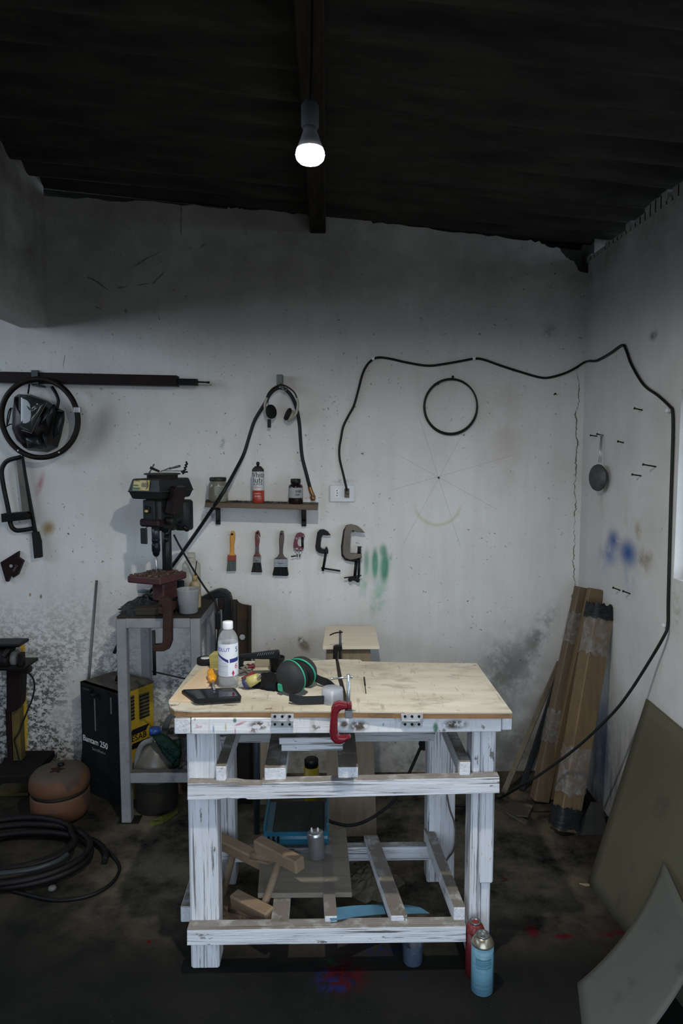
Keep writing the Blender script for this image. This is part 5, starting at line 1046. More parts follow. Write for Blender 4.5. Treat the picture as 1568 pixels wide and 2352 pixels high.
mb = MB(); mb.tube([F(x, y, jc.y-0.04) for x, y in ((352, 1700), (336, 1704), (324, 1714), (316, 1735), (314, 1755), (318, 1772))], 0.0125, 10); mb.build('handle', M('jug_handle', (0.16, 0.165, 0.16), rough=0.4), jug)
rag = thing('green_mesh_rag', 'crumpled green netting draped over the jug cap', 'netting', F(385, 1730, jc.y-0.03))
mnet = M('green_net', (0.004, 0.026, 0.019), (0.007, 0.048, 0.033), rough=0.8, scale=40, bump=0.8)
for pts, off in (([(348, 1688), (372, 1684), (388, 1692), (402, 1705), (415, 1720), (417, 1735), (404, 1748), (398, 1760), (382, 1742), (372, 1730), (362, 1712)], -0.075), ([(395, 1700), (414, 1696), (418, 1730), (410, 1762), (398, 1766), (390, 1730)], -0.05)):
    mb = MB(); mb.pillow([F(x+random.uniform(-1, 1), y, jc.y+off) for x, y in dens(pts, 3)], (0.1, -1, 0.2), 0.035, 7, 0.5, jit=0.25); mb.build('fold', mnet, rag)
sy = thing('yellow_scrap', 'torn yellow green plastic strip on the floor in front of the jug', 'plastic scrap', onZ(372, 1885, 0))
mb = MB(); A = [onZ(x, y, 0.004) for x, y in ((342, 1894), (350, 1887), (372, 1882), (396, 1866), (412, 1852), (408, 1866), (392, 1878), (374, 1890), (352, 1896))]
mb.solid([p+Vector((0, 0, 0.008*(i % 3))) for i, p in enumerate(A)], [p-Vector((0, 0, 0.003)) for p in A]); mb.build('strip', M('yellow_green', (0.13, 0.125, 0.012), (0.09, 0.10, 0.012), rough=0.6), sy)
gs = thing('grey_strap', 'curved grey metal band leaning on the wall behind the jug', 'metal band', F(385, 1670, 3.15))
mb = MB(); mb.fpoly([(369, 1688), (371, 1670), (378, 1655), (390, 1642), (402, 1636), (408, 1640), (394, 1652), (386, 1668), (382, 1690), (383, 1790), (371, 1790)], 3.14, 3.17, 0.002); mb.build('band', M('grey_band', (0.10, 0.115, 0.12), (0.07, 0.08, 0.085), rough=0.5), gs)

# ================================================================== GAS TANK, HOSE COIL, PEDESTAL GRINDER
tc = onZ(140, 1872, 0.0); s = S(tc); zt_ = 0.0
H = F(140, 1762, tc.y).z; R = 66*s
tank = thing('gas_tank', 'squat rusty orange steel tank with domed lid on the floor at left', 'tank', tc)
m_tank = M('orange_rust_tank', (0.10, 0.041, 0.014), (0.08, 0.033, 0.014), rough=0.75, scale=9, spots=[(8, 0.52, 0.62, 0.8, (0.03, 0.022, 0.018), (1, 1, 1))], dust=((0.048, 0.041, 0.028), 0.95), bump=0.3)
MB().lathe([(0, 0), (0.78*R, 0.0), (0.92*R, 0.02), (0.97*R, 0.045), (0.97*R, H*0.48), (0.93*R, H*0.54)], tc, seg=44).build('lower_shell', m_tank, tank)
MB().lathe([(0.93*R, H*0.52), (0.945*R, H*0.56), (0.93*R, H*0.60)], tc, seg=44).build('seam', M('blackened_seam', (0.018, 0.014, 0.012), (0.03, 0.02, 0.015)), tank)
MB().lathe([(0.93*R, H*0.59), (0.985*R, H*0.63), (1.0*R, H*0.72), (0.97*R, H*0.84), (0.85*R, H*0.93), (0.6*R, H*0.985), (0.3*R, H), (0, H)], tc, seg=44).build('domed_lid', m_tank, tank)
mb = MB(); A = []
for i in range(10): r = (0.26 if i % 2 == 0 else 0.12)*R; a = 2*PI*i/10+0.3; A.append(tc+Vector((r*math.cos(a), r*math.sin(a)-0.2*R, H-0.002)))
mb.solid([p+Vector((0, 0, 0.005)) for p in A], [p-Vector((0, 0, 0.012)) for p in A]); mb.build('star_opening', M('dark_red_hole', (0.035, 0.010, 0.010)), tank)
mb = MB(); mb.lathe([(0.014, 0), (0.014, 0.012), (0, 0.014)], tc+Vector((0, 0.02, H-0.002)), seg=14); mb.build('valve', metal_black, tank)
# coiled hose
hc_ = onZ(95, 1985, 0.0)
hs = thing('hose_coil', 'thick black hose lying in loose loops on the floor at left', 'hose', hc_)
def loop(cx, cy, rx, ry, z, rot=0, n=60, a0=0, a1=2*PI): return [Vector((cx+rx*math.cos(a)*math.cos(rot)-ry*math.sin(a)*math.sin(rot), cy+rx*math.cos(a)*math.sin(rot)+ry*math.sin(a)*math.cos(rot), z+0.006*math.sin(2*a+cx*9))) for a in [a0+(a1-a0)*i/n for i in range(n+1)]]
c0 = onZ(60, 1985, 0)
R0 = onZ(252, 1965, 0).x-c0.x
def ring_path(turns):
    out = []
    for i in range(turns*40+1):
        a = 2*PI*i/40; k_ = i/40
        rx = R0*(1-0.10*(k_ % 1.7)); ry = 0.205*(1-0.13*((k_*1.3) % 2.0))
        out.append(Vector((c0.x-0.03*k_+rx*math.cos(a), c0.y-0.01+0.012*k_+ry*math.sin(a), 0.013+0.017*min(k_, 3))))
    return out
mb = MB(); mb.tube(ring_path(4), 0.013, 10, False); mb.build('thick_hose', M('hose_black', (0.006, 0.005, 0.006), (0.012, 0.010, 0.011), rough=0.55, scale=20), hs)
mb = MB(); mb.tube([onZ(x, y, 0.075) for x, y in ((-20, 2008), (20, 2004), (60, 1999), (100, 1990), (135, 1976), (155, 1962))], 0.009, 10); mb.build('grey_hose', M('hose_grey', (0.05, 0.06, 0.065), rough=0.35), hs)
mb = MB(); mb.tube([onZ(x, y, 0.007) for x, y in ((-30, 2033), (0, 2040), (50, 2052), (110, 2066), (160, 2066), (215, 2054), (255, 2030), (273, 2003), (272, 1984), (255, 1962), (235, 1945), (195, 1922), (160, 1912))], 0.0065, 8); tag(mb.build('thin_hose', M('thin_hose_black', (0.008, 0.009, 0.010), rough=0.5)), 'thin black hose curving around the outside of the thick hose coil', 'hose')
mb = MB(); p = onZ(120, 2043, 0.0); mb.lathe([(0.014, 0), (0.016, 0.004), (0.012, 0.012), (0, 0.014)], p, seg=14); tag(mb.build('bottle_cap', M('dull_cap', (0.10, 0.10, 0.09))), 'small dull plastic cap on the floor in front of the hose coil', 'cap')
# pedestal grinder
GY = 3.16
gr = thing('pedestal_grinder', 'dark bench grinder on a yellow steel post against the wall at far left', 'grinder', F(30, 1790, GY))
mb = MB(); mb.fbox(27, 1628, 47, 1785, GY, GY+0.05, 0.003); p = F(27, 1790, GY); mb.box((p.x-0.06, GY-0.06, 0), (p.x+0.10, GY+0.10, 0.012)); mb.build('post', M('dirty_yellow_post', (0.12, 0.085, 0.012), (0.07, 0.055, 0.012), rough=0.7, scale=8, spots=[(6, 0.5, 0.65, 0.7, (0.03, 0.025, 0.012), (1, 1, 1))]), gr)
mb = MB(); mb.fpoly([(14, 1540), (50, 1540), (46, 1620), (38, 1632), (14, 1640)], GY-0.03, GY+0.03, 0.004); mb.fbox(15, 1630, 27, 1790, GY-0.01, GY+0.03, 0.003); mb.build('shroud', M('oxblood_paint', (0.022, 0.006, 0.008), (0.014, 0.006, 0.007), rough=0.6), gr)
mb = MB(); mb.fbox(-40, 1534, 54, 1541, GY-0.09, GY+0.07, 0.002); mb.build('tray', metal_black, gr)
gc = F(-10, 1512, GY-0.02)
mb = MB(); mb.lathe([(0, 0), (0.040, 0.004), (0.052, 0.02), (0.052, 0.09), (0.046, 0.104), (0.02, 0.106), (0, 0.106)], gc+Vector((-0.03, 0, 0)), (1, 0, 0), 26); mb.build('motor', M('grinder_body', (0.018, 0.012, 0.012), rough=0.5), gr)
mb = MB(); mb.lathe([(0, 0), (0.034, 0), (0.036, 0.004), (0.036, 0.024), (0, 0.024)], gc+Vector((0.078, 0, 0.0)), (1, 0, 0), 24); mb.build('grinding_wheel', M('worn_wheel', (0.13, 0.135, 0.13), (0.08, 0.085, 0.08), rough=0.7, scale=30), gr)
mb = MB(); mb.tube([gc+Vector((0.085, 0.0, 0.05)), gc+Vector((0.075, -0.03, 0.046)), gc+Vector((0.06, -0.05, 0.02))], 0.013, 8); mb.fbox(-30, 1480, 44, 1488, GY-0.06, GY+0.05, 0.006); mb.build('wheel_guard', metal_black, gr)
mb = MB(); mb.fbox(40, 1502, 50, 1530, GY-0.06, GY-0.02, 0.003); mb.fbox(52, 1534, 66, 1548, GY-0.06, GY-0.02, 0.004); mb.build('tool_rest', M('rest_dark', (0.025, 0.02, 0.02), rough=0.5, metal=0.3), gr)
mb = MB(); mb.tube([F(x, y, GY-0.03) for x, y in ((64, 1544), (72, 1552), (78, 1564), (79, 1580), (74, 1605), (64, 1630), (54, 1655), (44, 1682), (34, 1696), (34, 1706), (42, 1740), (48, 1786))], 0.004, 8); mb.build('lead', black_rubber, gr)
mb = MB(); mb.tube([F(x, y, GY+0.04) for x, y in ((12, 1740), (8, 1765), (3, 1795))], 0.006, 8); mb.build('lead', black_rubber, gr)
mb = MB(); mb.fbox(-30, 1783, 72, 1800, 3.0, GY+0.11, 0.004); tag(mb.build('steel_plate', M('dark_red_plate', (0.012, 0.007, 0.007), rough=0.8)), 'dark plate on the floor under the grinder post', 'plate')

# ================================================================== ON THE WORKBENCH
T = TOPZ
def bt(px, py, dz=0.0): return onZ(px, py, T+dz)
mb = MB(); A = [bt(x, y, 0.007) for x, y in ((388, 1607), (392, 1605), (468, 1531), (512, 1529), (478, 1575), (444, 1609))]; mb.solid(A, [p-Vector((0, 0, 0.0066)) for p in A], 0.001)
tag(mb.build('plywood_strip', ply_new), 'fresh tan plywood offcut along the left edge of the workbench top', 'plywood')
ph = thing('smartphone', 'black smartphone lying screen up at the front left of the workbench', 'phone', bt(488, 1597))
A = [bt(x, y, 0.017) for x, y in ((417, 1586), (422, 1583), (535, 1579), (541, 1581), (554, 1598), (552, 1603), (452, 1609), (445, 1607))]
mb = MB(); mb.solid(A, [p-Vector((0, 0, 0.0097)) for p in A], 0.002); mb.build('case', black_plastic, ph)
mb = MB(); A = [bt(x, y, 0.0176) for x, y in ((424, 1586), (533, 1581), (546, 1598), (454, 1605))]; mb.solid(A, [p-Vector((0, 0, 0.0012)) for p in A]); mb.build('screen', M('phone_glass', (0.012, 0.014, 0.018), rough=0.06, bump=0, spec=0.5), ph)
mb = MB(); a, b = bt(503, 1607.5, 0.012), bt(513, 1607, 0.012); mb.box((a.x, a.y-0.002, a.z-0.0015), (b.x, a.y+0.004, a.z+0.0015)); mb.build('side_button', M('button_silver', (0.35, 0.37, 0.38), metal=0.6, rough=0.3), ph)

# solvent bottle
bc = bt(525, 1576); s = S(bc)
sb = thing('solvent_bottle', 'clear plastic solvent bottle with white cap and printed label on the workbench', 'bottle', bc)
cb = clear('clear_pet', (0.60, 0.62, 0.62), 0.32, 0.12)
MB().lathe([(0, 0.5*s), (20*s, 0), (22.5*s, 3*s), (22.8*s, 12*s), (22.0*s, 15*s), (22.8*s, 18*s), (22.8*s, 25*s), (22.0*s, 28*s), (22.8*s, 31*s), (22.8*s, 108*s), (22*s, 114*s), (18*s, 124*s), (11*s, 133*s), (9.5*s, 136*s), (9.5*s, 140*s), (0, 140*s)], bc, seg=40).build('body', cb, sb)
MB().lathe([(0, 0), (21.5*s, 1*s), (21.9*s, 20*s), (0, 20*s)], bc, seg=32).build('solvent', clear('solvent_liquid', (0.5, 0.52, 0.5), 0.15, 0.1), sb)
MB().lathe([(11.6*s, 135*s), (11.8*s, 136*s), (11.8*s, 149*s), (11*s, 151.5*s), (0, 152*s)], bc, seg=32).build('cap', M('cap_white', (0.74, 0.75, 0.76), rough=0.4, bs=8, scale=3), sb)
lab = MB().lathe([(23.1*s, 30*s), (23.1*s, 104*s)], bc, seg=40, closed_ends=False).build('label', M('label_white', (0.66, 0.68, 0.72), (0.62, 0.64, 0.70), rough=0.5), sb)
def wrapM(c, r, ang, z): return Matrix.Translation(c) @ Matrix.Rotation(ang, 4, 'Z') @ plane_M((0, -r, z), (1, 0, 0), (0, 0, 1))
R_ = 23.25*s
text_mb('SOLUT', 0.017, wrapM(bc, R_, -0.42, 91*s), 0.0002, bend=R_, sx=0.95).build('lettering', M('blue_violet_print', (0.05, 0.05, 0.35), bump=0), lab)
text_mb('S', 0.024, wrapM(bc, R_, 1.05, 90*s), 0.0002, bend=R_).build('lettering', ink_blue, lab)
text_mb('6', 0.024, wrapM(bc, R_, 0.98, 52*s), 0.0002, bend=R_).build('lettering', ink_red, lab)
def wrap_poly(pts, mat, name, parent, r=R_, c=None):
    c = bc if c is None else c
    mb = MB(); n = 14
    for i in range(n):
        pass
    A = []
    for (a, h) in pts: A.append((a, h))
    # subdivide edges so that the patch follows the round surface
    B = []
    for i in range(len(A)):
        p, q = A[i], A[(i+1) % len(A)]
        for k in range(8): B.append((p[0]+(q[0]-p[0])*k/8, p[1]+(q[1]-p[1])*k/8))
    amin = min(a for a, _ in B); amax = max(a for a, _ in B); N = 16
    def span(a):
        hs_ = []
        for i in range(len(A)):
            p, q = A[i], A[(i+1) % len(A)]
            if abs(p[0]-q[0]) < 1e-9: continue
            t_ = (a-p[0])/(q[0]-p[0])
            if -1e-6 <= t_ <= 1+1e-6: hs_.append(p[1]+(q[1]-p[1])*t_)
        return (min(hs_), max(hs_)) if hs_ else (A[0][1], A[0][1])
    prev = None
    for i in range(N+1):
        a = amin+(amax-amin)*i/N; lo_, hi_ = span(min(max(a, amin+1e-5), amax-1e-5))
        cur = [mb.bm.verts.new(c+Vector((r*math.sin(a), -r*math.cos(a), h*s))) for h in (lo_, hi_)]
        if prev: mb.bm.faces.new((prev[0], cur[0], cur[1], prev[1]))
        prev = cur
    return mb.build(name, mat, parent)
wrap_poly([(-1.35, 84), (0.15, 68), (0.15, 61), (-1.35, 80)], ink_blue, 'blue_band', lab)
wrap_poly([(0.28, 70), (1.3, 72), (1.3, 63), (0.28, 61)], ink_blue, 'blue_band', lab)
wrap_poly([(-1.3, 78), (0.1, 59), (0.1, 32), (-1.3, 32)], M('grey_text_block', (0.38, 0.41, 0.46), (0.52, 0.55, 0.60), scale=4, stretch=(2, 2, 110), lo=0.45, hi=0.55, bump=0), 'fine_print', lab, R_*1.001)
wrap_poly([(0.46, 37), (0.62, 44), (0.78, 37), (0.62, 30)], M('hazard_red', (0.42, 0.03, 0.08), bump=0), 'hazard_diamond', lab, R_*1.002)

# screwdriver
sd = thing('screwdriver', 'yellow handled screwdriver lying between the phone and the solvent bottle', 'screwdriver', bt(489, 1565))
a = bt(485, 1543, 0.024); b = bt(492, 1583, 0.022); d = (b-a).normalized(); L = (b-a).length
m_yh = M('amber_handle', (0.72, 0.33, 0.015), (0.66, 0.28, 0.012), rough=0.3, scale=10, bump=0.02)
mb = MB(); mb.lathe([(0, -0.002), (0.010, 0.0), (0.0145, 0.006), (0.0155, 0.018), (0.0150, 0.035), (0.0115, 0.05), (0.0105, 0.06), (0.0145, 0.064), (0.0145, 0.069), (0.0105, 0.074), (0.008, 0.088), (0, 0.09)], a, d, 20); mb.build('handle', m_yh, sd)
mb = MB(); mb.cyl(a+d*0.085, b, 0.0035, seg=10); mb.build('shaft', steel, sd)
# tape roll, scrub brush
tr = thing('tape_roll', 'black adhesive tape roll lying flat at the back left of the workbench', 'tape roll', bt(470, 1528))
c = bt(472, 1524); mb = MB(); mb.lathe([(0.017, 0), (0.030, 0), (0.031, 0.001), (0.031, 0.020), (0.030, 0.021), (0.017, 0.021), (0.017, 0)], c, seg=34, closed_ends=False); mb.build('tape', black_rubber, tr)
mb = MB(); mb.lathe([(0.0, 0.0195), (0.0168, 0.0215), (0.0168, 0.001)], c, seg=24, closed_ends=False); mb.build('paper_core', M('paper_white', (0.62, 0.62, 0.60)), tr)
c = bt(500, 1541)
mb = MB(); prof = [(-0.027, 0), (0.027, 0), (0.031, 0.03), (0.033, 0.058), (0.022, 0.064), (-0.02, 0.062), (-0.031, 0.054), (-0.029, 0.03)]
A = [c+Vector((x, 0.0, z)) for x, z in prof]; mb.solid(A, [p+Vector((0.004, 0.03, 0)) for p in A], 0.003)
tag(mb.build('yellow_bristle_brush', M('pale_yellow_bristles', (0.36, 0.33, 0.10), (0.27, 0.24, 0.07), rough=0.9, scale=4, stretch=(3, 3, 40), lo=0.4, hi=0.6, bump=0.8, bs=6)), 'pale yellow fibre brush head behind the solvent bottle', 'brush')
# black handled brush, cup, tangle, tube, cloth
bb = thing('hand_brush', 'black plastic ribbed handle tool lying behind the solvent bottle', 'hand tool', bt(595, 1520))
a = bt(548, 1524, 0.050); b = bt(641, 1518, 0.062); b.y = a.y+0.01
A0 = [F(x, y, a.y) for x, y in ((545, 1507), (572, 1504), (610, 1499), (638, 1496), (641, 1499), (642, 1512), (638, 1515), (600, 1515), (570, 1514), (545, 1516))]
mb = MB(); mb.solid(A0, [p+Vector((0, 0.022, 0)) for p in A0], 0.004); mb.build('handle', black_plastic, bb)
mb = MB()
for i in range(8):
    p = F(592+i*5, 1503-i*0.55, a.y-0.0005); mb.bar(p+Vector((-0.002, 0, -0.005)), p+Vector((0.003, 0, 0.004)), 0.0016, 0.002)
mb.build('grip_ribs', M('rib_grey', (0.10, 0.12, 0.12), bump=0), bb)
mb = MB(); A = [F(x, y, a.y+0.002) for x, y in ((530, 1512), (556, 1510), (560, 1518), (556, 1530), (545, 1536), (530, 1532))]; mb.solid(A, [p+Vector((0, 0.03, 0)) for p in A], 0.004); mb.build('tool_body', metal_dark, bb)
cc = bt(636, 1541); s2 = S(cc); mc = thing('black_cup', 'round black plastic cup behind the earmuffs on the workbench', 'cup', cc)
MB().lathe([(0, 0), (14*s2, 0), (15*s2, 2*s2), (18*s2, 31*s2), (18.3*s2, 33*s2), (17*s2, 33*s2), (14*s2, 4*s2), (0, 4*s2)], cc, seg=30).build('body', black_plastic, mc)
mb = MB(); a = bt(585, 1533); b = bt(620, 1533); mb.box((a.x, a.y, T), (b.x, a.y+0.03, T+0.034), None, 0.002); tag(mb.build('wood_offcut', wood('pale_offcut', (0.34, 0.30, 0.21), (0.26, 0.22, 0.15), 'x')), 'small pale wood offcut under the black handle tool', 'wood offcut')
tg = thing('tangled_cord', 'tangled grey and red cord beside the solvent bottle label', 'cord', bt(560, 1535))
c = bt(561, 1538, 0.022); mb = MB(); mb.tube([c+Vector((0.024*math.cos(2.3*i)+0.008*math.sin(5*i), 0.012*math.sin(1.7*i), 0.018*math.sin(3.1*i)+0.002)) for i in range(26)], 0.0042, 7, n=5); mb.build('grey_cord', M('grey_string', (0.20, 0.19, 0.16), (0.13, 0.12, 0.10), rough=0.9, scale=40), tg)
mb = MB(); c2 = bt(572, 1533, 0.028); mb.tube([c2+Vector((0.020*math.cos(1.9*i), -0.006+0.008*math.sin(2.7*i), 0.012*math.sin(2.2*i))) for i in range(9)], 0.0036, 7, n=5); c2 = bt(556, 1560, 0.008); mb.tube([c2, c2+Vector((0.02, 0.012, 0.006)), c2+Vector((0.035, 0.03, 0.01))], 0.007, 8); mb.build('red_cord', M('red_string', (0.20, 0.012, 0.02), rough=0.7), tg)
tu = thing('glue_tube', 'yellow and dark blue adhesive tube lying with its white nozzle to the front', 'tube', bt(575, 1550))
a = bt(594, 1556, 0.040); b = bt(548, 1577, 0.006); d = (b-a); 
def tube_seg(mb, t0, t1, w0, w1, h0, h1): mb_A = None; mb.bar(a+d*t0, a+d*t1, w0, h0, bevel=min(h0, w0)*0.3); return mb
mb = MB(); mb.tube([a, a+d*0.22, a+d*0.5], (0.014, 0.019), 14, False); mb.build('yellow_sleeve', M('tube_yellow', (0.52, 0.44, 0.07), (0.44, 0.40, 0.16), rough=0.4, scale=6), tu)
mb = MB(); mb.tube([a+d*0.49, a+d*0.62, a+d*0.70], (0.0192, 0.017), 14, False); mb.build('blue_band', M('tube_navy', (0.03, 0.035, 0.09), rough=0.4), tu)
mb = MB(); mb.tube([a+d*0.69, a+d*0.78, a+d*1.0], (0.013, 0.003), 12, False); mb.build('nozzle', M('tube_white', (0.55, 0.56, 0.56), rough=0.4), tu)
mb = MB(); mb.bar(a+d*(-0.06), a+d*0.02, 0.030, 0.006); mb.build('crimp', M('tube_grey', (0.20, 0.21, 0.22), rough=0.4, metal=0.4), tu)
mb = MB(); mb.pillow([bt(x+random.uniform(-2, 2), y+random.uniform(-1, 1), 0.001) for x, y in dens([(560, 1576), (578, 1568), (595, 1562), (612, 1556), (630, 1553), (645, 1560), (650, 1578), (640, 1588), (615, 1587), (588, 1581)], 4)], (0, 0, 1), 0.030, 8, 0.5, jit=0.22)
tag(mb.build('black_cloth', M('black_fabric', (0.014, 0.015, 0.018), rough=0.95, scale=30, bump=0.6)), 'crumpled black cloth between the glue tube and the earmuffs', 'cloth')

# ear muffs
em = thing('ear_muffs', 'dark grey ear muffs with green trim lying in the middle of the workbench', 'ear muffs', bt(690, 1590))
m_cup = M('muff_shell', (0.030, 0.032, 0.033), (0.022, 0.023, 0.024), rough=0.6, scale=8, bump=0.05, spec=0.15)
m_gr = M('muff_green', (0.02, 0.30, 0.17), rough=0.5, scale=20, bump=0)
def cup(c, ax, r, name_in):
    ax = Vector(ax).normalized()
    mb = MB(); mb.lathe([(0, 0.030), (0.3*r, 0.029), (0.62*r, 0.025), (0.85*r, 0.016), (0.97*r, 0.004), (1.0*r, -0.008), (0.95*r, -0.010), (0, -0.010)], c, ax, 34); o = mb.build('shell', m_cup, em)
    mb = MB(); u, v = frame_from(ax); mb.tube([c-ax*0.011+(u*math.cos(t)+v*math.sin(t))*r*0.97 for t in [2*PI*i/40 for i in range(40)]], 0.0032, 8, closed=True); mb.build('green_trim', m_gr, o)
    mb = MB(); mb.lathe([(0.55*r, -0.012), (0.93*r, -0.012), (0.97*r, -0.022), (0.88*r, -0.032), (0.6*r, -0.032), (0.5*r, -0.022), (0.5*r, -0.012)], c, ax, 34, closed_ends=False); mb.lathe([(0, -0.014), (0.55*r, -0.014)], c, ax, 30, closed_ends=False); mb.build('ear_cushion', black_rubber, o)
    return o
ax1 = Vector((-0.60, -0.72, -0.10)).normalized(); c1_ = bt(668, 1603, 0.0); c1_ = Vector((c1_.x, c1_.y+0.030, T+0.055)); c1_.x = F(666, 1570, c1_.y).x
o1 = cup(c1_, ax1, 0.054, 'front')
ax2 = Vector((0.42, 0.85, 0.30)).normalized(); c2_ = F(695, 1549, c1_.y+0.085); c2_.z = max(c2_.z, T+0.05); cup(c2_, ax2, 0.052, 'rear')
mb = MB(); u = Vector((1, -0.3, 0)).normalized(); ux_ = Vector((0.8, -0.6, 0.0)); ux_ = (ux_-ax1*ux_.dot(ax1)).normalized(); up_ = ax1.cross(ux_); up_ = up_ if up_.z > 0 else -up_; pM = plane_M(c1_+ax1*0.029-ux_*0.018-up_*0.026, ux_, up_); mb.box((-0.0085, -0.0115, -0.004), (0.0085, 0.0115, 0.0035), pM, 0.001); mb.build('green_badge', m_gr, em)
def ribbon(mb, pts, w, th, up=Vector((0, 0, 1))):
    P = smooth_path(pts, 8); prev = None
    for i, p in enumerate(P):
        d_ = (P[min(i+1, len(P)-1)]-P[max(i-1, 0)]).normalized(); n_ = d_.cross(up).normalized()
        cur = [mb.bm.verts.new(q) for q in (p-n_*th/2-up*w/2, p+n_*th/2-up*w/2, p+n_*th/2+up*w/2, p-n_*th/2+up*w/2)]
        if prev:
            for k in range(4): mb.bm.faces.new((prev[k], prev[(k+1) % 4], cur[(k+1) % 4], cur[k]))
        else: mb.bm.faces.new(list(reversed(cur)))
        prev = cur
    mb.bm.faces.new(prev)
mb = MB(); h = 0.0135
ribbon(mb, [bt(664, 1600, h+0.010), bt(682, 1607, h+0.003), bt(700, 1609, h), bt(735, 1608, h), bt(765, 1606, h), bt(782, 1600, h), bt(785, 1592, h), bt(770, 1583, h), bt(755, 1570, h+0.004), bt(735, 1562, h+0.010), bt(722, 1555, h+0.016)], 0.026, 0.004); mb.build('head_strap', M('strap_rubber', (0.032, 0.036, 0.040), rough=0.6), em)
# clear cup, glasses, bits
c = bt(763, 1612); s3 = S(c)
cl_ = thing('clear_plastic_cap', 'small cloudy clear plastic cap on the workbench beside the red clamp', 'plastic cap', c)
MB().lathe([(0, 33*s3), (23*s3, 33*s3), (24.5*s3, 31*s3), (25.5*s3, 0), (25*s3, 0), (23.5*s3, 31*s3), (0, 32*s3)], c, seg=32).build('body', clear('cloudy_cap', (0.50, 0.54, 0.60), 0.45, 0.3), cl_)
gl = MB(); ribbon(gl, [bt(690, 1534, 0.02), bt(705, 1524, 0.02), bt(730, 1524, 0.02), bt(750, 1534, 0.02), bt(754, 1545, 0.02)], 0.034, 0.002)
tag(gl.build('safety_visor', clear('clear_visor', (0.6, 0.58, 0.5), 0.16, 0.15)), 'clear curved safety visor lying behind the earmuffs', 'visor')
mb = MB(); a, b = bt(836, 1556, 0.004), bt(840, 1592, 0.003); mb.bar(a, a.lerp(b, .5), 0.005, 0.005); mb.bar(a.lerp(b, .45), b, 0.0028, 0.0028); tag(mb.build('marking_knife', M('dark_knife', (0.03, 0.028, 0.03), metal=0.4, rough=0.4)), 'thin dark marking knife lying right of the red clamp', 'knife')

# red clamp on the front edge
def z4(pts): return [(380+x/3.015, 1400+y/3.015) for x, y in pts]
CY = 1.905
rcl = thing('g_clamp', 'glossy red clamp gripping the front edge of the workbench', 'clamp', F(775, 1665, CY))
A = z4([(1288, 662), (1240, 655), (1200, 648), (1165, 662), (1147, 700), (1138, 780), (1134, 850), (1144, 905), (1175, 934), (1208, 938), (1245, 922), (1284, 892), (1278, 882), (1235, 890), (1204, 886), (1192, 862), (1192, 770), (1197, 722), (1215, 702), (1255, 696), (1288, 694)])
m_redc = M('glossy_red', (0.15, 0.006, 0.013), (0.12, 0.005, 0.010), rough=0.25, scale=6, bump=0.02, coat=0.6)
mb = MB(); mb.fpoly(A, CY, CY+0.024, 0.006); mb.build('frame', m_redc, rcl)
m_zinc = M('zinc_screw', (0.42, 0.46, 0.48), (0.32, 0.35, 0.37), rough=0.3, metal=0.8, scale=4, stretch=(1, 1, 60))
mb = MB(); t0 = F(800, 1549, CY+0.012); b0 = F(800, 1648, CY+0.012); mb.cyl(b0, t0, 0.0056, seg=14); mb.build('screw', m_zinc, rcl)
mb = MB(); p, q = F(762, 1559, CY+0.012), F(807, 1555, CY+0.012); mb.cyl(p, q, 0.0027, seg=10); mb.cyl(p-Vector((0.003, 0, 0)), p+Vector((0.002, 0, 0)), 0.004, seg=10); mb.cyl(q-Vector((0.002, 0, 0)), q+Vector((0.003, 0, 0)), 0.004, seg=10); mb.build('tommy_bar', m_zinc, rcl)
mb = MB(); mb.fbox(792, 1633, 809, 1651, CY+0.002, CY+0.03, 0.002); mb.build('swivel_pad', M('worn_pad', (0.20, 0.21, 0.21), (0.12, 0.12, 0.12), rough=0.5, metal=0.4), rcl)
mb = MB(); mb.fbox(796, 1616, 808, 1630, CY-0.002, CY+0.026, 0.004); mb.build('boss', m_redc, rcl)

# ================================================================== PEDESTAL BEHIND THE BENCH
PY = 2.86
pzt = F(800, 1485, PY-0.03).z; pyr = onZ(800, 1438, pzt).y
ped = thing('plywood_pedestal', 'brown plywood pedestal with pale square top standing behind the workbench', 'pedestal', (F(800, 1700, PY).x, 2.95, 0))
x0, x1 = F(750, 1600, PY).x, F(850, 1600, PY).x
fb0, fb1 = onZ(750, 1921, 0), onZ(865, 1921, 0)
mb = MB(); mb.solid([fb0, fb1, Vector((x1, PY, pzt-0.012)), Vector((x0, PY, pzt-0.012))], [fb0+Vector((0, 0.016, 0)), fb1+Vector((0, 0.016, 0)), Vector((x1, PY+0.016, pzt-0.012)), Vector((x0, PY+0.016, pzt-0.012))]); mb.build('front_board', ply_brown, ped)
for xx in (x0+0.005, x1-0.035):
    mb = MB(); mb.box((xx, pyr-0.06, 0), (xx+0.03, pyr-0.03, pzt-0.012)); mb.build('rear_post', ply_brown, ped)
mb = MB(); A = [F(741, 1484, PY-0.03), F(871, 1484, PY-0.03), onZ(861, 1438, pzt), onZ(748, 1438, pzt)]
for q in A: q.z = pzt
mb.solid(A, [p-Vector((0, 0, 0.012)) for p in A], 0.001); mb.build('top_board', ply_pale, ped)
pc_ = thing('g_clamp', 'small dark clamp with bent handle on the pale pedestal top', 'clamp', F(780, 1480, PY-0.04))
YQ = PY-0.052
mb = MB(); mb.cyl(F(781, 1448, YQ), F(781, 1520, YQ), 0.0052, seg=12); mb.build('screw', M('dull_screw', (0.07, 0.07, 0.065), rough=0.5, metal=0.5), pc_)
mb = MB(); mb.tube([F(757, 1459, YQ-.006), F(766, 1455, YQ-.006), F(774, 1453, YQ-.006), F(787, 1452, YQ-.006)], 0.0028, 8); mb.build('tommy_bar', m_nail, pc_)
mb = MB(); mb.fpoly([(765, 1487), (771, 1484), (785, 1484), (786, 1493), (775, 1496), (773, 1540), (764, 1540)], YQ-0.012, YQ+0.012, 0.002); mb.build('frame', metal_dark, pc_)

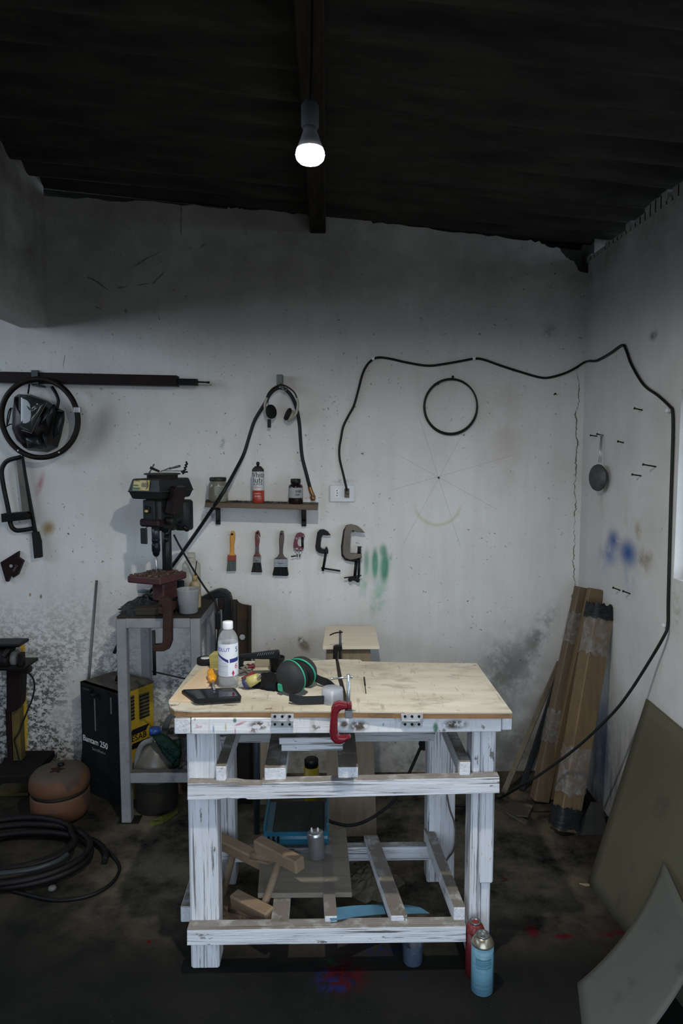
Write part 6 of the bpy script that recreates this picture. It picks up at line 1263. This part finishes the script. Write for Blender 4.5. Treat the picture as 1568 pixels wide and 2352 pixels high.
# steel tube and dark gear behind the bench
mb = MB(); p = onZ(590, 1914, 0); mb.cyl((p.x, p.y, 0), (p.x-0.002, p.y+0.05, 0.74), 0.0125, seg=16); tag(mb.build('steel_pipe', M('blue_grey_pipe', (0.055, 0.07, 0.085), rough=0.45, metal=0.4)), 'blue grey steel pipe standing upright behind the left side of the workbench', 'pipe')
mb = MB(); a, b = F(545, 1700, 3.0), F(578, 1700, 3.0); mb.box((a.x, 3.0, 0), (b.x, 3.12, F(560, 1600, 3.0).z), None, 0.004); tag(mb.build('black_board', M('black_panel', (0.010, 0.009, 0.009), rough=0.8)), 'tall black panel standing behind the workbench, left of the blue grey pipe', 'panel')
mb = MB(); p = onZ(600, 1875, 0); mb.bar((p.x, 3.0, 0.0), (F(608, 1690, 3.1).x, 3.1, 0.62), 0.03, 0.015); tag(mb.build('wood_batten', wood('pale_batten', (0.22, 0.19, 0.14), (0.16, 0.13, 0.09), 'z')), 'thin pale wooden batten leaning right of the blue grey pipe under the workbench', 'batten')
y_ = thing('spray_can', 'yellow spray can with black cap standing on the floor behind the bench', 'spray can', (F(715, 1770, 2.95).x, 2.95, 0))
c = Vector((F(715, 1770, 2.95).x, 2.95, 0)); r = 17.5*S(F(715, 1770, 2.95)); H = F(715, 1759, 2.95).z
MB().lathe([(0, 0), (r, 0.002), (r, H)], c, seg=28).build('body', M('yellow_can', (0.34, 0.26, 0.01), (0.28, 0.21, 0.01), rough=0.4), y_)
MB().lathe([(r*0.92, H-0.002), (r*0.92, H+0.03), (r*0.8, H+0.035), (0, H+0.035)], c, seg=24).build('cap', black_plastic, y_)

# ================================================================== ON THE SHELVES OF THE BENCH
bz2 = F(630, 1764, 1.985).z        # top of the bars on the middle rails
for i, (x0_, y0_, x1_, y1_, Yb, zb) in enumerate(((646, 1731, 787, 1746, 2.10, bz2), (641, 1717, 791, 1729, 2.095, bz2+0.024))):
    a, b = F(x0_, y1_, Yb), F(x1_, y1_, Yb); mb = MB(); mb.box((a.x, Yb, zb), (b.x, Yb+0.20, zb+0.0225), None, 0.002)
    tag(mb.build('painted_board', pw_x), ('lower of two white boards stacked across the bars under the bench top', 'upper of two white boards stacked across the bars under the bench top')[i], 'board', 'white boards stacked on the middle bars')
lz = F(640, 2118, 1.985).z         # top of the lower bars
LB = lz+0.001
mb = MB(); A = [onZ(x, y, LB+0.016) for x, y in ((592, 2052), (808, 2050), (794, 1902), (757, 1908), (749, 1947), (700, 1960), (640, 1962), (597, 1980))]
mb.solid(A, [p-Vector((0, 0, 0.016)) for p in A], 0.001)
dusty = wood('sawdust_covered_board', (0.165, 0.145, 0.11), (0.21, 0.185, 0.145), 'x', sp=0.35, dark=(0.10, 0.09, 0.07))
tag(mb.build('notched_board', dusty), 'sawdust covered board lying on the lower bars of the workbench', 'board')
BZ = LB+0.0165
# blue machine
by0 = onZ(680, 1945, BZ).y
bx0_, bx1_ = F(606, 1930, by0).x, F(752, 1930, by0).x
bmz = F(680, 1914, by0).z
by1 = onZ(680, 1842, bmz).y
blue = thing('planer_machine', 'low blue metal machine with dusty steel top on the lower shelf of the bench', 'machine', ((bx0_+bx1_)/2, by0+0.1, BZ))
m_blue = M('blue_enamel', (0.020, 0.14, 0.21), (0.016, 0.11, 0.17), rough=0.35, scale=8, spots=[(22, 0.64, 0.68, 0.9, (0.012, 0.02, 0.024), (1, 1, 1))])
prof = [(0.012, 0), (0.002, 0.012), (-0.002, 0.03), (0.002, bmz-BZ-0.012), (0.012, bmz-BZ-0.002), (by1-by0, bmz-BZ), (by1-by0, 0)]
mb = MB(); mb.solid([Vector((bx0_, by0+y, BZ+z)) for y, z in prof], [Vector((bx1_, by0+y, BZ+z)) for y, z in prof]); mb.build('housing', m_blue, blue)
mb = MB(); mb.box((bx0_+0.03, by0+0.016, bmz-0.004), (bx1_-0.012, by1, bmz+0.004), None, 0.002); mb.build('steel_top', M('dusty_steel_top', (0.045, 0.048, 0.046), (0.03, 0.033, 0.033), rough=0.6, metal=0.2, scale=10, spots=[(12, 0.55, 0.7, 0.5, (0.08, 0.07, 0.05), (1, 1, 1))]), blue)
for xx in (bx0_-0.004, bx1_-0.004):
    mb = MB(); mb.box((xx, by0+0.02, BZ), (xx+0.009, by1, bmz+0.022), None, 0.003); mb.build('side_fence', m_blue, blue)
for i in range(3):
    mb = MB(); xx = F(617+i*11, 1930, by0).x; mb.box((xx-0.004, by0-0.005, BZ+0.018), (xx+0.004, by0+0.002, bmz-0.012)); mb.build('vent_slot', ink_black, blue)
mb = MB(); mb.tube([Vector((bx1_+0.004, by0+0.10, bmz-0.01)), F(768, 1890, 2.52), F(800, 1896, 2.53), F(835, 1888, 2.55), F(870, 1868, 2.57), F(905, 1838, 2.60), F(932, 1790, 2.62), F(950, 1752, 2.64), F(962, 1725, 2.66), F(974, 1700, 2.68), F(985, 1670, 2.66), F(990, 1640, 2.50)], 0.0062, 8); mb.build('lead', black_rubber, blue)
mb = MB(); mb.fpoly([(966, 1724), (963, 1716), (971, 1690), (984, 1688), (985, 1700), (976, 1725)], 2.652, 2.685, 0.004); mb.build('plug', black_rubber, blue)
# capacitor
ca = thing('capacitor', 'silver metal capacitor with two wire leads standing on the dusty board', 'capacitor', onZ(728, 1974, BZ))
a = onZ(729, 1972, BZ)+Vector((0, 0, 0.004)); axc = Vector((-0.10, 0.16, 1)).normalized(); s4 = S(a); rC = 19*s4; hC = 58*s4
MB().lathe([(0, 0), (rC*0.9, 0), (rC, 0.003), (rC, hC*0.86), (rC*1.02, hC*0.875), (rC, hC*0.89), (rC, hC*0.97), (rC*0.94, hC), (0, hC)], a, axc, 34).build('can', M('brushed_aluminium', (0.52, 0.53, 0.54), (0.40, 0.40, 0.40), rough=0.32, metal=0.85, scale=12, spots=[(7, 0.6, 0.68, 0.6, (0.12, 0.09, 0.06), (1, 1, 1))]), ca)
MB().lathe([(0, -0.016), (0.006, -0.014), (0.007, 0.0), (0.009, 0.002)], a+Vector((0.004, -0.004, 0.0)), axc, 12).build('stud', steel, ca)
tp = a+axc*hC
for dx, tip in ((-0.011, F(718, 1858, tp.y+0.06)), (0.011, F(720, 1856, tp.y+0.06))):
    mb = MB(); p = tp+Vector((dx, 0, -0.002)); mb.cyl(p, p+axc*0.016, 0.0042, 0.003, seg=10); mb.build('terminal', white_plastic, ca)
    mb = MB(); mb.tube([p+axc*0.014, p.lerp(tip, 0.4)+Vector((dx*1.2, 0, 0.012)), p.lerp(tip, 0.8)+Vector((dx*0.6, 0, 0)), tip], 0.0022, 6); mb.build('wire', black_rubber, ca)
# wooden stool frame lying on its side
sf = thing('stool_frame', 'small wooden stool frame with round rungs lying on its side on the lower shelf', 'stool', F(590, 2010, 2.2))
beech = wood('beech_wood', (0.19, 0.13, 0.078), (0.235, 0.165, 0.10), 'x', sp=0.2, dark=(0.12, 0.075, 0.04))
beech_d = beech
endg = M('beech_end_grain', (0.13, 0.10, 0.075), (0.09, 0.07, 0.05), rough=0.85, scale=30)
def sleg(p, q, up=(0.2, -0.3, 0.95)):
    p, q = Vector(p), Vector(q); mb = MB(); mb.bar(p, q, 0.042, 0.045, up=Vector(up), bevel=0.005); o = mb.build('leg', beech, sf)
    d_ = (q-p).normalized(); mb = MB(); mb.bar(p-d_*0.0006, p+d_*0.0004, 0.033, 0.036, up=Vector(up)); mb.build('end_grain', endg, o)
Bp, Bq = F(592, 1937, 2.235), F(690, 1988, 2.09); Ap, Aq = F(488, 1922, 2.37), F(628, 1992, 2.27); Cp, Cq = F(538, 2062, 2.145), F(622, 2105, 2.035); Dp, Dq = F(478, 2055, 2.30), F(560, 2108, 2.22)
for p, q in ((Bp, Bq), (Ap, Aq), (Cp, Cq), (Dp, Dq)): sleg(p, q)
def rung(p, q): mb = MB(); mb.cyl(p, q, 0.0125, 0.0125, seg=18); mb.build('rung', beech, sf)
rung(F(646, 1965, 2.16), F(602, 2092, 2.075)); rung(F(538, 1950, 2.34), F(505, 2080, 2.27)); rung(F(560, 1963, 2.325), F(635, 1972, 2.19)); rung(F(520, 2085, 2.26), F(590, 2100, 2.09))
# blue strip
def zl_(px): return LB+0.006-0.058*min(1, max(0, (px-785))/100)
top_e = [(748, 2089), (775, 2084), (810, 2080), (850, 2078), (890, 2077), (935, 2078), (965, 2084), (986, 2097)]
bot_e = [(986, 2098), (965, 2098), (935, 2099), (890, 2099), (850, 2102), (810, 2106), (785, 2110), (760, 2114)]
A = [onZ(x, y, zl_(x)+0.004) for x, y in top_e+bot_e]
mb = MB(); mb.solid(A, [p-Vector((0, 0, 0.0025)) for p in A]); tag(mb.build('blue_strip', M('blue_sheet', (0.075, 0.20, 0.30), (0.06, 0.17, 0.26), rough=0.5, bump=0.03)), 'bent pale blue plastic strip lying under the front lower bars', 'plastic strip')
# sawdust heaps
m_sd = M('sawdust', (0.16, 0.135, 0.095), (0.105, 0.088, 0.062), rough=1.0, scale=60, bump=0.8, spec=0.05)
c = onZ(850, 2020, 0); blob_pile('sawdust_heap', 'heap of pale sawdust on the floor under the middle of the workbench', 'sawdust', c.x, c.y, 0.12, 0.13, 0.0, 0.05, m_sd, 60, 0.004)
mb = MB(); a = onZ(822, 1940, 0.0)
# timber on the floor behind
mb = MB(); a, b = onZ(790, 2000, 0.02), onZ(880, 2000, 0.02); mb.box((a.x, a.y, 0), (b.x, a.y+0.09, 0.022), None, 0.002); tag(mb.build('floor_board', wood('grey_board', (0.10, 0.085, 0.062), (0.13, 0.11, 0.08), 'x')), 'grey board lying on the floor behind the sawdust heap', 'board')
mb = MB(); mb.tube([F(1026, 1826, 2.402), F(1033, 1860, 2.402), F(1043, 1890, 2.40), F(1046, 1925, 2.40), F(1040, 1955, 2.40), F(1028, 1972, 2.40), F(1021, 1985, 2.40)], 0.003, 8); tag(mb.build('thin_cable', M('brown_cable', (0.10, 0.085, 0.07), rough=0.6)), 'thin brownish cable hanging along the rear right bench leg', 'cable')
# cup and cans on the floor
c = onZ(947, 2207, 0); s5 = S(c); cu = thing('plastic_cup', 'empty bluish clear plastic cup on the floor under the bench front rail', 'cup', c)
MB().lathe([(0, 0), (21*s5, 0), (22*s5, 2*s5), (24*s5, 46*s5), (24.6*s5, 47*s5), (23.2*s5, 47*s5), (21*s5, 3*s5), (0, 3*s5)], c, seg=30).build('body', clear('bluish_plastic', (0.10, 0.14, 0.20), 0.55, 0.3), cu)
def floor_can(name, label, px, py, rp, hp, mb_col, top_mat, paper=None):
    c = onZ(px, py, 0); k_ = S(c); t = thing(name, label, 'spray can', c)
    MB().lathe([(0, 0), (0.93*rp*k_, 0), (rp*k_, 2*k_), (rp*k_, hp*k_)], c, seg=34).build('body', mb_col, t)
    MB().lathe([(rp*k_*1.01, (hp-2)*k_), (rp*k_*1.03, hp*k_), (0.98*rp*k_, (hp+3)*k_), (0.82*rp*k_, (hp+11)*k_), (0.62*rp*k_, (hp+16)*k_), (0.55*rp*k_, (hp+17)*k_)], c, seg=34).build('shoulder', top_mat, t)
    MB().lathe([(0.60*rp*k_, (hp+16)*k_), (0.62*rp*k_, (hp+20)*k_), (0.50*rp*k_, (hp+21)*k_), (0.42*rp*k_, (hp+17)*k_), (0, (hp+16)*k_)], c, seg=26).build('valve_cup', M(name+'_valve', (0.16, 0.17, 0.17), rough=0.35, metal=0.7), t)
    return t, c, k_
m_can = M('blue_can', (0.115, 0.25, 0.32), (0.095, 0.215, 0.28), rough=0.35, scale=6, spots=[(3, 0.5, 0.56, 0.45, (0.05, 0.13, 0.18), (1, 1, 40))])
t, c, k_ = floor_can('spray_can', 'pale blue spray can standing on the floor at the right front bench leg', 1106, 2272, 25, 115, m_can, M('tin_gold', (0.36, 0.33, 0.24), (0.26, 0.24, 0.18), rough=0.3, metal=0.8))
MB().lathe([(0.18*26*k_, 128*k_), (0.18*26*k_, 138*k_), (0, 139*k_)], c, seg=12).build('valve_stem', M('valve_grey', (0.16, 0.18, 0.19), rough=0.5), t)
MB().lathe([(26.1*k_, 68*k_), (26.1*k_, 90*k_)], c, seg=16, a0=-2.4, a1=-0.9).build('print_block', M('can_print', (0.05, 0.14, 0.19), (0.10, 0.24, 0.31), scale=3, stretch=(3, 3, 160), lo=0.46, hi=0.54, bump=0), t)
MB().lathe([(26.1*k_, 12*k_), (26.1*k_, 104*k_)], c, seg=6, a0=-0.55, a1=-0.2).build('print_block', M('can_print_navy', (0.02, 0.06, 0.10), (0.09, 0.2, 0.27), scale=3, stretch=(3, 3, 90), lo=0.46, hi=0.54, bump=0), t)
t, c, k_ = floor_can('spray_can', 'dark red spray can right behind the pale blue one at the bench leg', 1089, 2236, 21, 108, M('dark_red_can', (0.09, 0.010, 0.012), (0.07, 0.008, 0.010), rough=0.35), M('red_shoulder', (0.17, 0.022, 0.020), rough=0.35))

# ================================================================== RIGHT CORNER
timber = wood('brown_timber', (0.085, 0.06, 0.036), (0.125, 0.085, 0.047), 'z', sp=0.5, dark=(0.05, 0.036, 0.022))
timber2 = wood('warm_timber', (0.105, 0.07, 0.036), (0.15, 0.097, 0.045), 'z', sp=0.5, dark=(0.055, 0.036, 0.02))
def plank(label, b, t_, w, th, side, mat, name='timber_beam', grp='timber bundle in the corner'):
    mb = MB(); b, t_ = Vector(b), Vector(t_); d_ = (t_-b).normalized(); sx = Vector(side); sx = (sx-d_*sx.dot(d_)).normalized(); n_ = sx.cross(d_).normalized()
    Mx = Matrix(((sx.x, d_.x, n_.x, b.x), (sx.y, d_.y, n_.y, b.y), (sx.z, d_.z, n_.z, b.z), (0, 0, 0, 1)))
    mb.box((-w/2, 0, -th/2), (w/2, (t_-b).length, th/2), Mx, 0.004)
    o = mb.build(name, mat); return tag(o, label, 'timber', grp), Mx
b1b, b1t = onZ(1238, 1838, 0.012), F(1341, 1350, 3.08)
p1, M1 = plank('left timber beam of the bundle leaning in the right corner', b1b, b1t, 0.076, 0.05, (1, 0.15, 0), timber)
p1b, M1b = plank('short topped timber right behind the left beam of the corner bundle', onZ(1262, 1850, 0.012)+Vector((0.02, 0.06, 0)), F(1368, 1353, 3.01), 0.07, 0.03, (1, 0.1, 0), timber2)
b2b, b2t = onZ(1294, 1905, 0.015), F(1380, 1392, 2.92)
p2, M2 = plank('right timber beam of the corner bundle, capped with torn dark plastic', b2b, b2t, 0.10, 0.07, (1, 0.30, 0), timber2)
stp, _ = plank('thin wooden strip leaning left of the timber bundle', onZ(1156, 1822, 0.005), F(1284, 1520, YW-0.012), 0.026, 0.010, (1, 0, 0), wood('thin_strip', (0.14, 0.115, 0.075), (0.10, 0.08, 0.052), 'z'), 'wood_strip', None)
stp['category'] = 'wood strip'
sl, _ = plank('dark timber strip leaning just left of the timber bundle', onZ(1205, 1830, 0.005)+Vector((0, 0.06, 0)), F(1300, 1500, YW-0.02), 0.030, 0.012, (1, 0.1, 0), M('dark_slat', (0.03, 0.035, 0.04), (0.022, 0.025, 0.028), rough=0.7), 'timber_strip', None)
sl['category'] = 'timber strip'
film = NT('clear_film'); tr_ = film.n('ShaderNodeBsdfTransparent'); mx_ = film.n('ShaderNodeMixShader'); film.bs.inputs['Base Color'].default_value = (0.35, 0.36, 0.37, 1); film.bs.inputs['Roughness'].default_value = 0.12; film.bs.inputs['Specular IOR Level'].default_value = 0.8
film.l(film.rng(film.noise(film.coord(), 30, 3), 0.45, 0.75, 0.12, 0.55), mx_.inputs[0]); film.l(tr_.outputs[0], mx_.inputs[1]); film.l(film.bs.outputs[0], mx_.inputs[2]); film.l(mx_.outputs[0], film.out.inputs[0]); film.bump(film.noise(film.coord(), 24, 5, 0.7), 1.0, 0.02)
def wrap(label, Mx, w, th, l0, l1, name='plastic_wrap', mat=None, jit=0.004):
    mb = MB(); n, R = 10, 20; rings = []
    for j in range(R+1):
        l = l0+(l1-l0)*j/R; ring = []
        for k_ in range(28):
            a = 2*PI*k_/28; x, z = math.cos(a), math.sin(a); m_ = max(abs(x)/(w/2), abs(z)/(th/2)); f = 1/m_
            ring.append(mb.bm.verts.new(Mx @ Vector((x*f*1.0+(0.005+random.uniform(0, jit))*x, l+random.uniform(-1, 1)*jit*((1.5 if mat else 3) if j in (0, R) else 0.4), z*f+(0.005+random.uniform(0, jit))*z))))
        rings.append(ring)
    for j in range(R):
        for k_ in range(28): mb.bm.faces.new((rings[j][k_], rings[j][(k_+1) % 28], rings[j+1][(k_+1) % 28], rings[j+1][k_])).smooth = True
    return tag(mb.build(name, mat or film.m), label, 'plastic wrap')
L1_ = (b1t-b1b).length; L2_ = (b2t-b2b).length
wrap('clear plastic film wrapped around the upper part of the left beam', M1, 0.076, 0.05, L1_*0.74, L1_*0.88)
wrap('clear plastic film wrapped around the upper part of the right beam', M2, 0.10, 0.07, L2_*0.78, L2_*0.95)
wrap('clear plastic film around the lower part of the left beam', M1, 0.076, 0.05, L1_*0.28, L1_*0.42)
wrap('clear plastic film around the lower part of the right beam', M2, 0.10, 0.07, L2_*0.16, L2_*0.36)
dk = M('torn_dark_plastic', (0.02, 0.024, 0.026), (0.035, 0.038, 0.038), rough=0.5, scale=20, bump=0.4)
wrap('torn dark plastic cap on top of the right beam', M2, 0.10, 0.07, L2_*0.945, L2_*1.005, 'torn_plastic_sheet', dk, 0.007)
wrap('dark plastic bag around the foot of the right beam', M2, 0.10, 0.07, 0.012, L2_*0.10, 'plastic_bag', dk, 0.006)
# scraps on the floor
def slab(name, label, cat, pts, z0_, th, mat, tilt=None):
    A = [onZ(x, y, z0_+th) for x, y in pts]; mb = MB(); mb.solid(A, [p-Vector((0, 0, th)) for p in A], min(0.001, th*0.3)); return tag(mb.build(name, mat), label, cat)
mk = wood('brown_scrap', (0.085, 0.065, 0.042), (0.11, 0.085, 0.055), 'x', sp=0.3)
slab('hardboard_offcut', 'angular brown hardboard offcut on the floor by the timber bundle', 'hardboard', ((1150, 1852), (1172, 1838), (1224, 1849), (1212, 1874), (1186, 1872)), 0.012, 0.006, mk)
slab('wood_stick', 'pale wooden stick on the floor in front of the hardboard offcut', 'stick', ((1137, 1843), (1143, 1846), (1212, 1884), (1206, 1890), (1170, 1870)), 0.0, 0.008, wood('pale_stick', (0.16, 0.13, 0.08), (0.12, 0.095, 0.06), 'x'))
slab('wood_stick', 'thin stick on the floor behind the hardboard offcut, nearer the bench leg', 'stick', ((1140, 1825), (1144, 1822), (1186, 1846), (1182, 1848)), 0.0, 0.008, mk)
slab('wood_chip', 'small pale wood splinter on the floor at the big leaning sheet', 'splinter', ((1330, 2028), (1352, 2029), (1357, 2033), (1345, 2033)), 0.0, 0.004, wood('splinter', (0.25, 0.20, 0.12), (0.2, 0.16, 0.1), 'x'))
fp = MB(); A = [F(x, y, 2.72) for x, y in ((1318, 1915), (1322, 1905), (1352, 1885), (1372, 1862), (1396, 1862), (1396, 1900), (1380, 1925), (1350, 1936), (1330, 1934))]
fp.solid([Vector((p.x, p.y+(p.z*0.6), p.z)) for p in A], [Vector((p.x, p.y+0.01+(p.z*0.6), p.z)) for p in A], 0.002)
tag(fp.build('rubber_flap', M('dark_grey_flap', (0.05, 0.052, 0.05), (0.036, 0.038, 0.036), rough=0.8)), 'curved dark grey sheet scrap on the floor behind the big leaning sheet', 'sheet scrap')
# leaning sheets
def sheet(name, label, P00, P10, P11, P01, th, mat, bow=0.0, n=14, bowdir=(1, 0, 0)):
    mb = MB(); g = []
    nrm = ((Vector(P10)-Vector(P00)).cross(Vector(P01)-Vector(P00))).normalized()
    for i in range(n+1):
        row = []
        for j in range(n+1):
            u, v = i/n, j/n; p = (P00.lerp(P10, u)).lerp(P01.lerp(P11, u), v); row.append(p+Vector(bowdir)*bow*4*v*(1-v))
        g.append(row)
    va = [[mb.bm.verts.new(p) for p in r] for r in g]; vb = [[mb.bm.verts.new(p-nrm*th) for p in r] for r in g]
    for i in range(n):
        for j in range(n):
            mb.bm.faces.new((va[i][j], va[i+1][j], va[i+1][j+1], va[i][j+1])).smooth = True; mb.bm.faces.new((vb[i][j], vb[i][j+1], vb[i+1][j+1], vb[i+1][j])).smooth = True
    for i in range(n):
        for (r, flip) in ((0, 0), (n, 1)):
            mb.bm.faces.new((va[i][r], vb[i][r], vb[i+1][r], va[i+1][r])); mb.bm.faces.new((va[r][i], va[r][i+1], vb[r][i+1], vb[r][i]))
    return tag(mb.build(name, mat), label, 'plywood sheet')
m_sh1 = M('greenish_board', (0.072, 0.068, 0.042), (0.085, 0.079, 0.050), rough=0.85, scale=3, spots=[(6, 0.58, 0.7, 0.5, (0.036, 0.033, 0.021), (1, 1, 1)), (40, 0.70, 0.74, 0.7, (0.04, 0.035, 0.03), (1, 1, 1))], bump=0.05)
m_sh2 = M('grey_board_sheet', (0.073, 0.078, 0.070), (0.088, 0.092, 0.082), rough=0.85, scale=3, spots=[(8, 0.6, 0.7, 0.5, (0.04, 0.042, 0.036), (1, 1, 1)), (60, 0.70, 0.74, 0.6, (0.05, 0.045, 0.04), (1, 1, 1))], bump=0.05)
B0 = onZ(1349, 2030, 0.0); B1 = onZ(1430, 2135, 0.0); T0 = onX(1483, 1605, XR-0.012)
dirn = (B1-B0).normalized()
sheet('leaning_sheet', 'large olive brown board leaning against the right wall', B0, B0+dirn*0.62, T0+Vector((0, -0.60, -0.02)), T0, 0.010, m_sh1)
Q0 = onZ(1325, 2258, 0.0); Q1 = onZ(1352, 2500, 0.0); U0 = onX(1523, 1977, 1.085); U1 = U0+(Q1-Q0)+Vector((0.03, 0, -0.02))
sheet('leaning_sheet', 'bent grey board leaning in front of the large olive board', Q0, Q1, U1, U0, 0.005, m_sh2, 0.035, bowdir=(0.8, 0, -0.6))
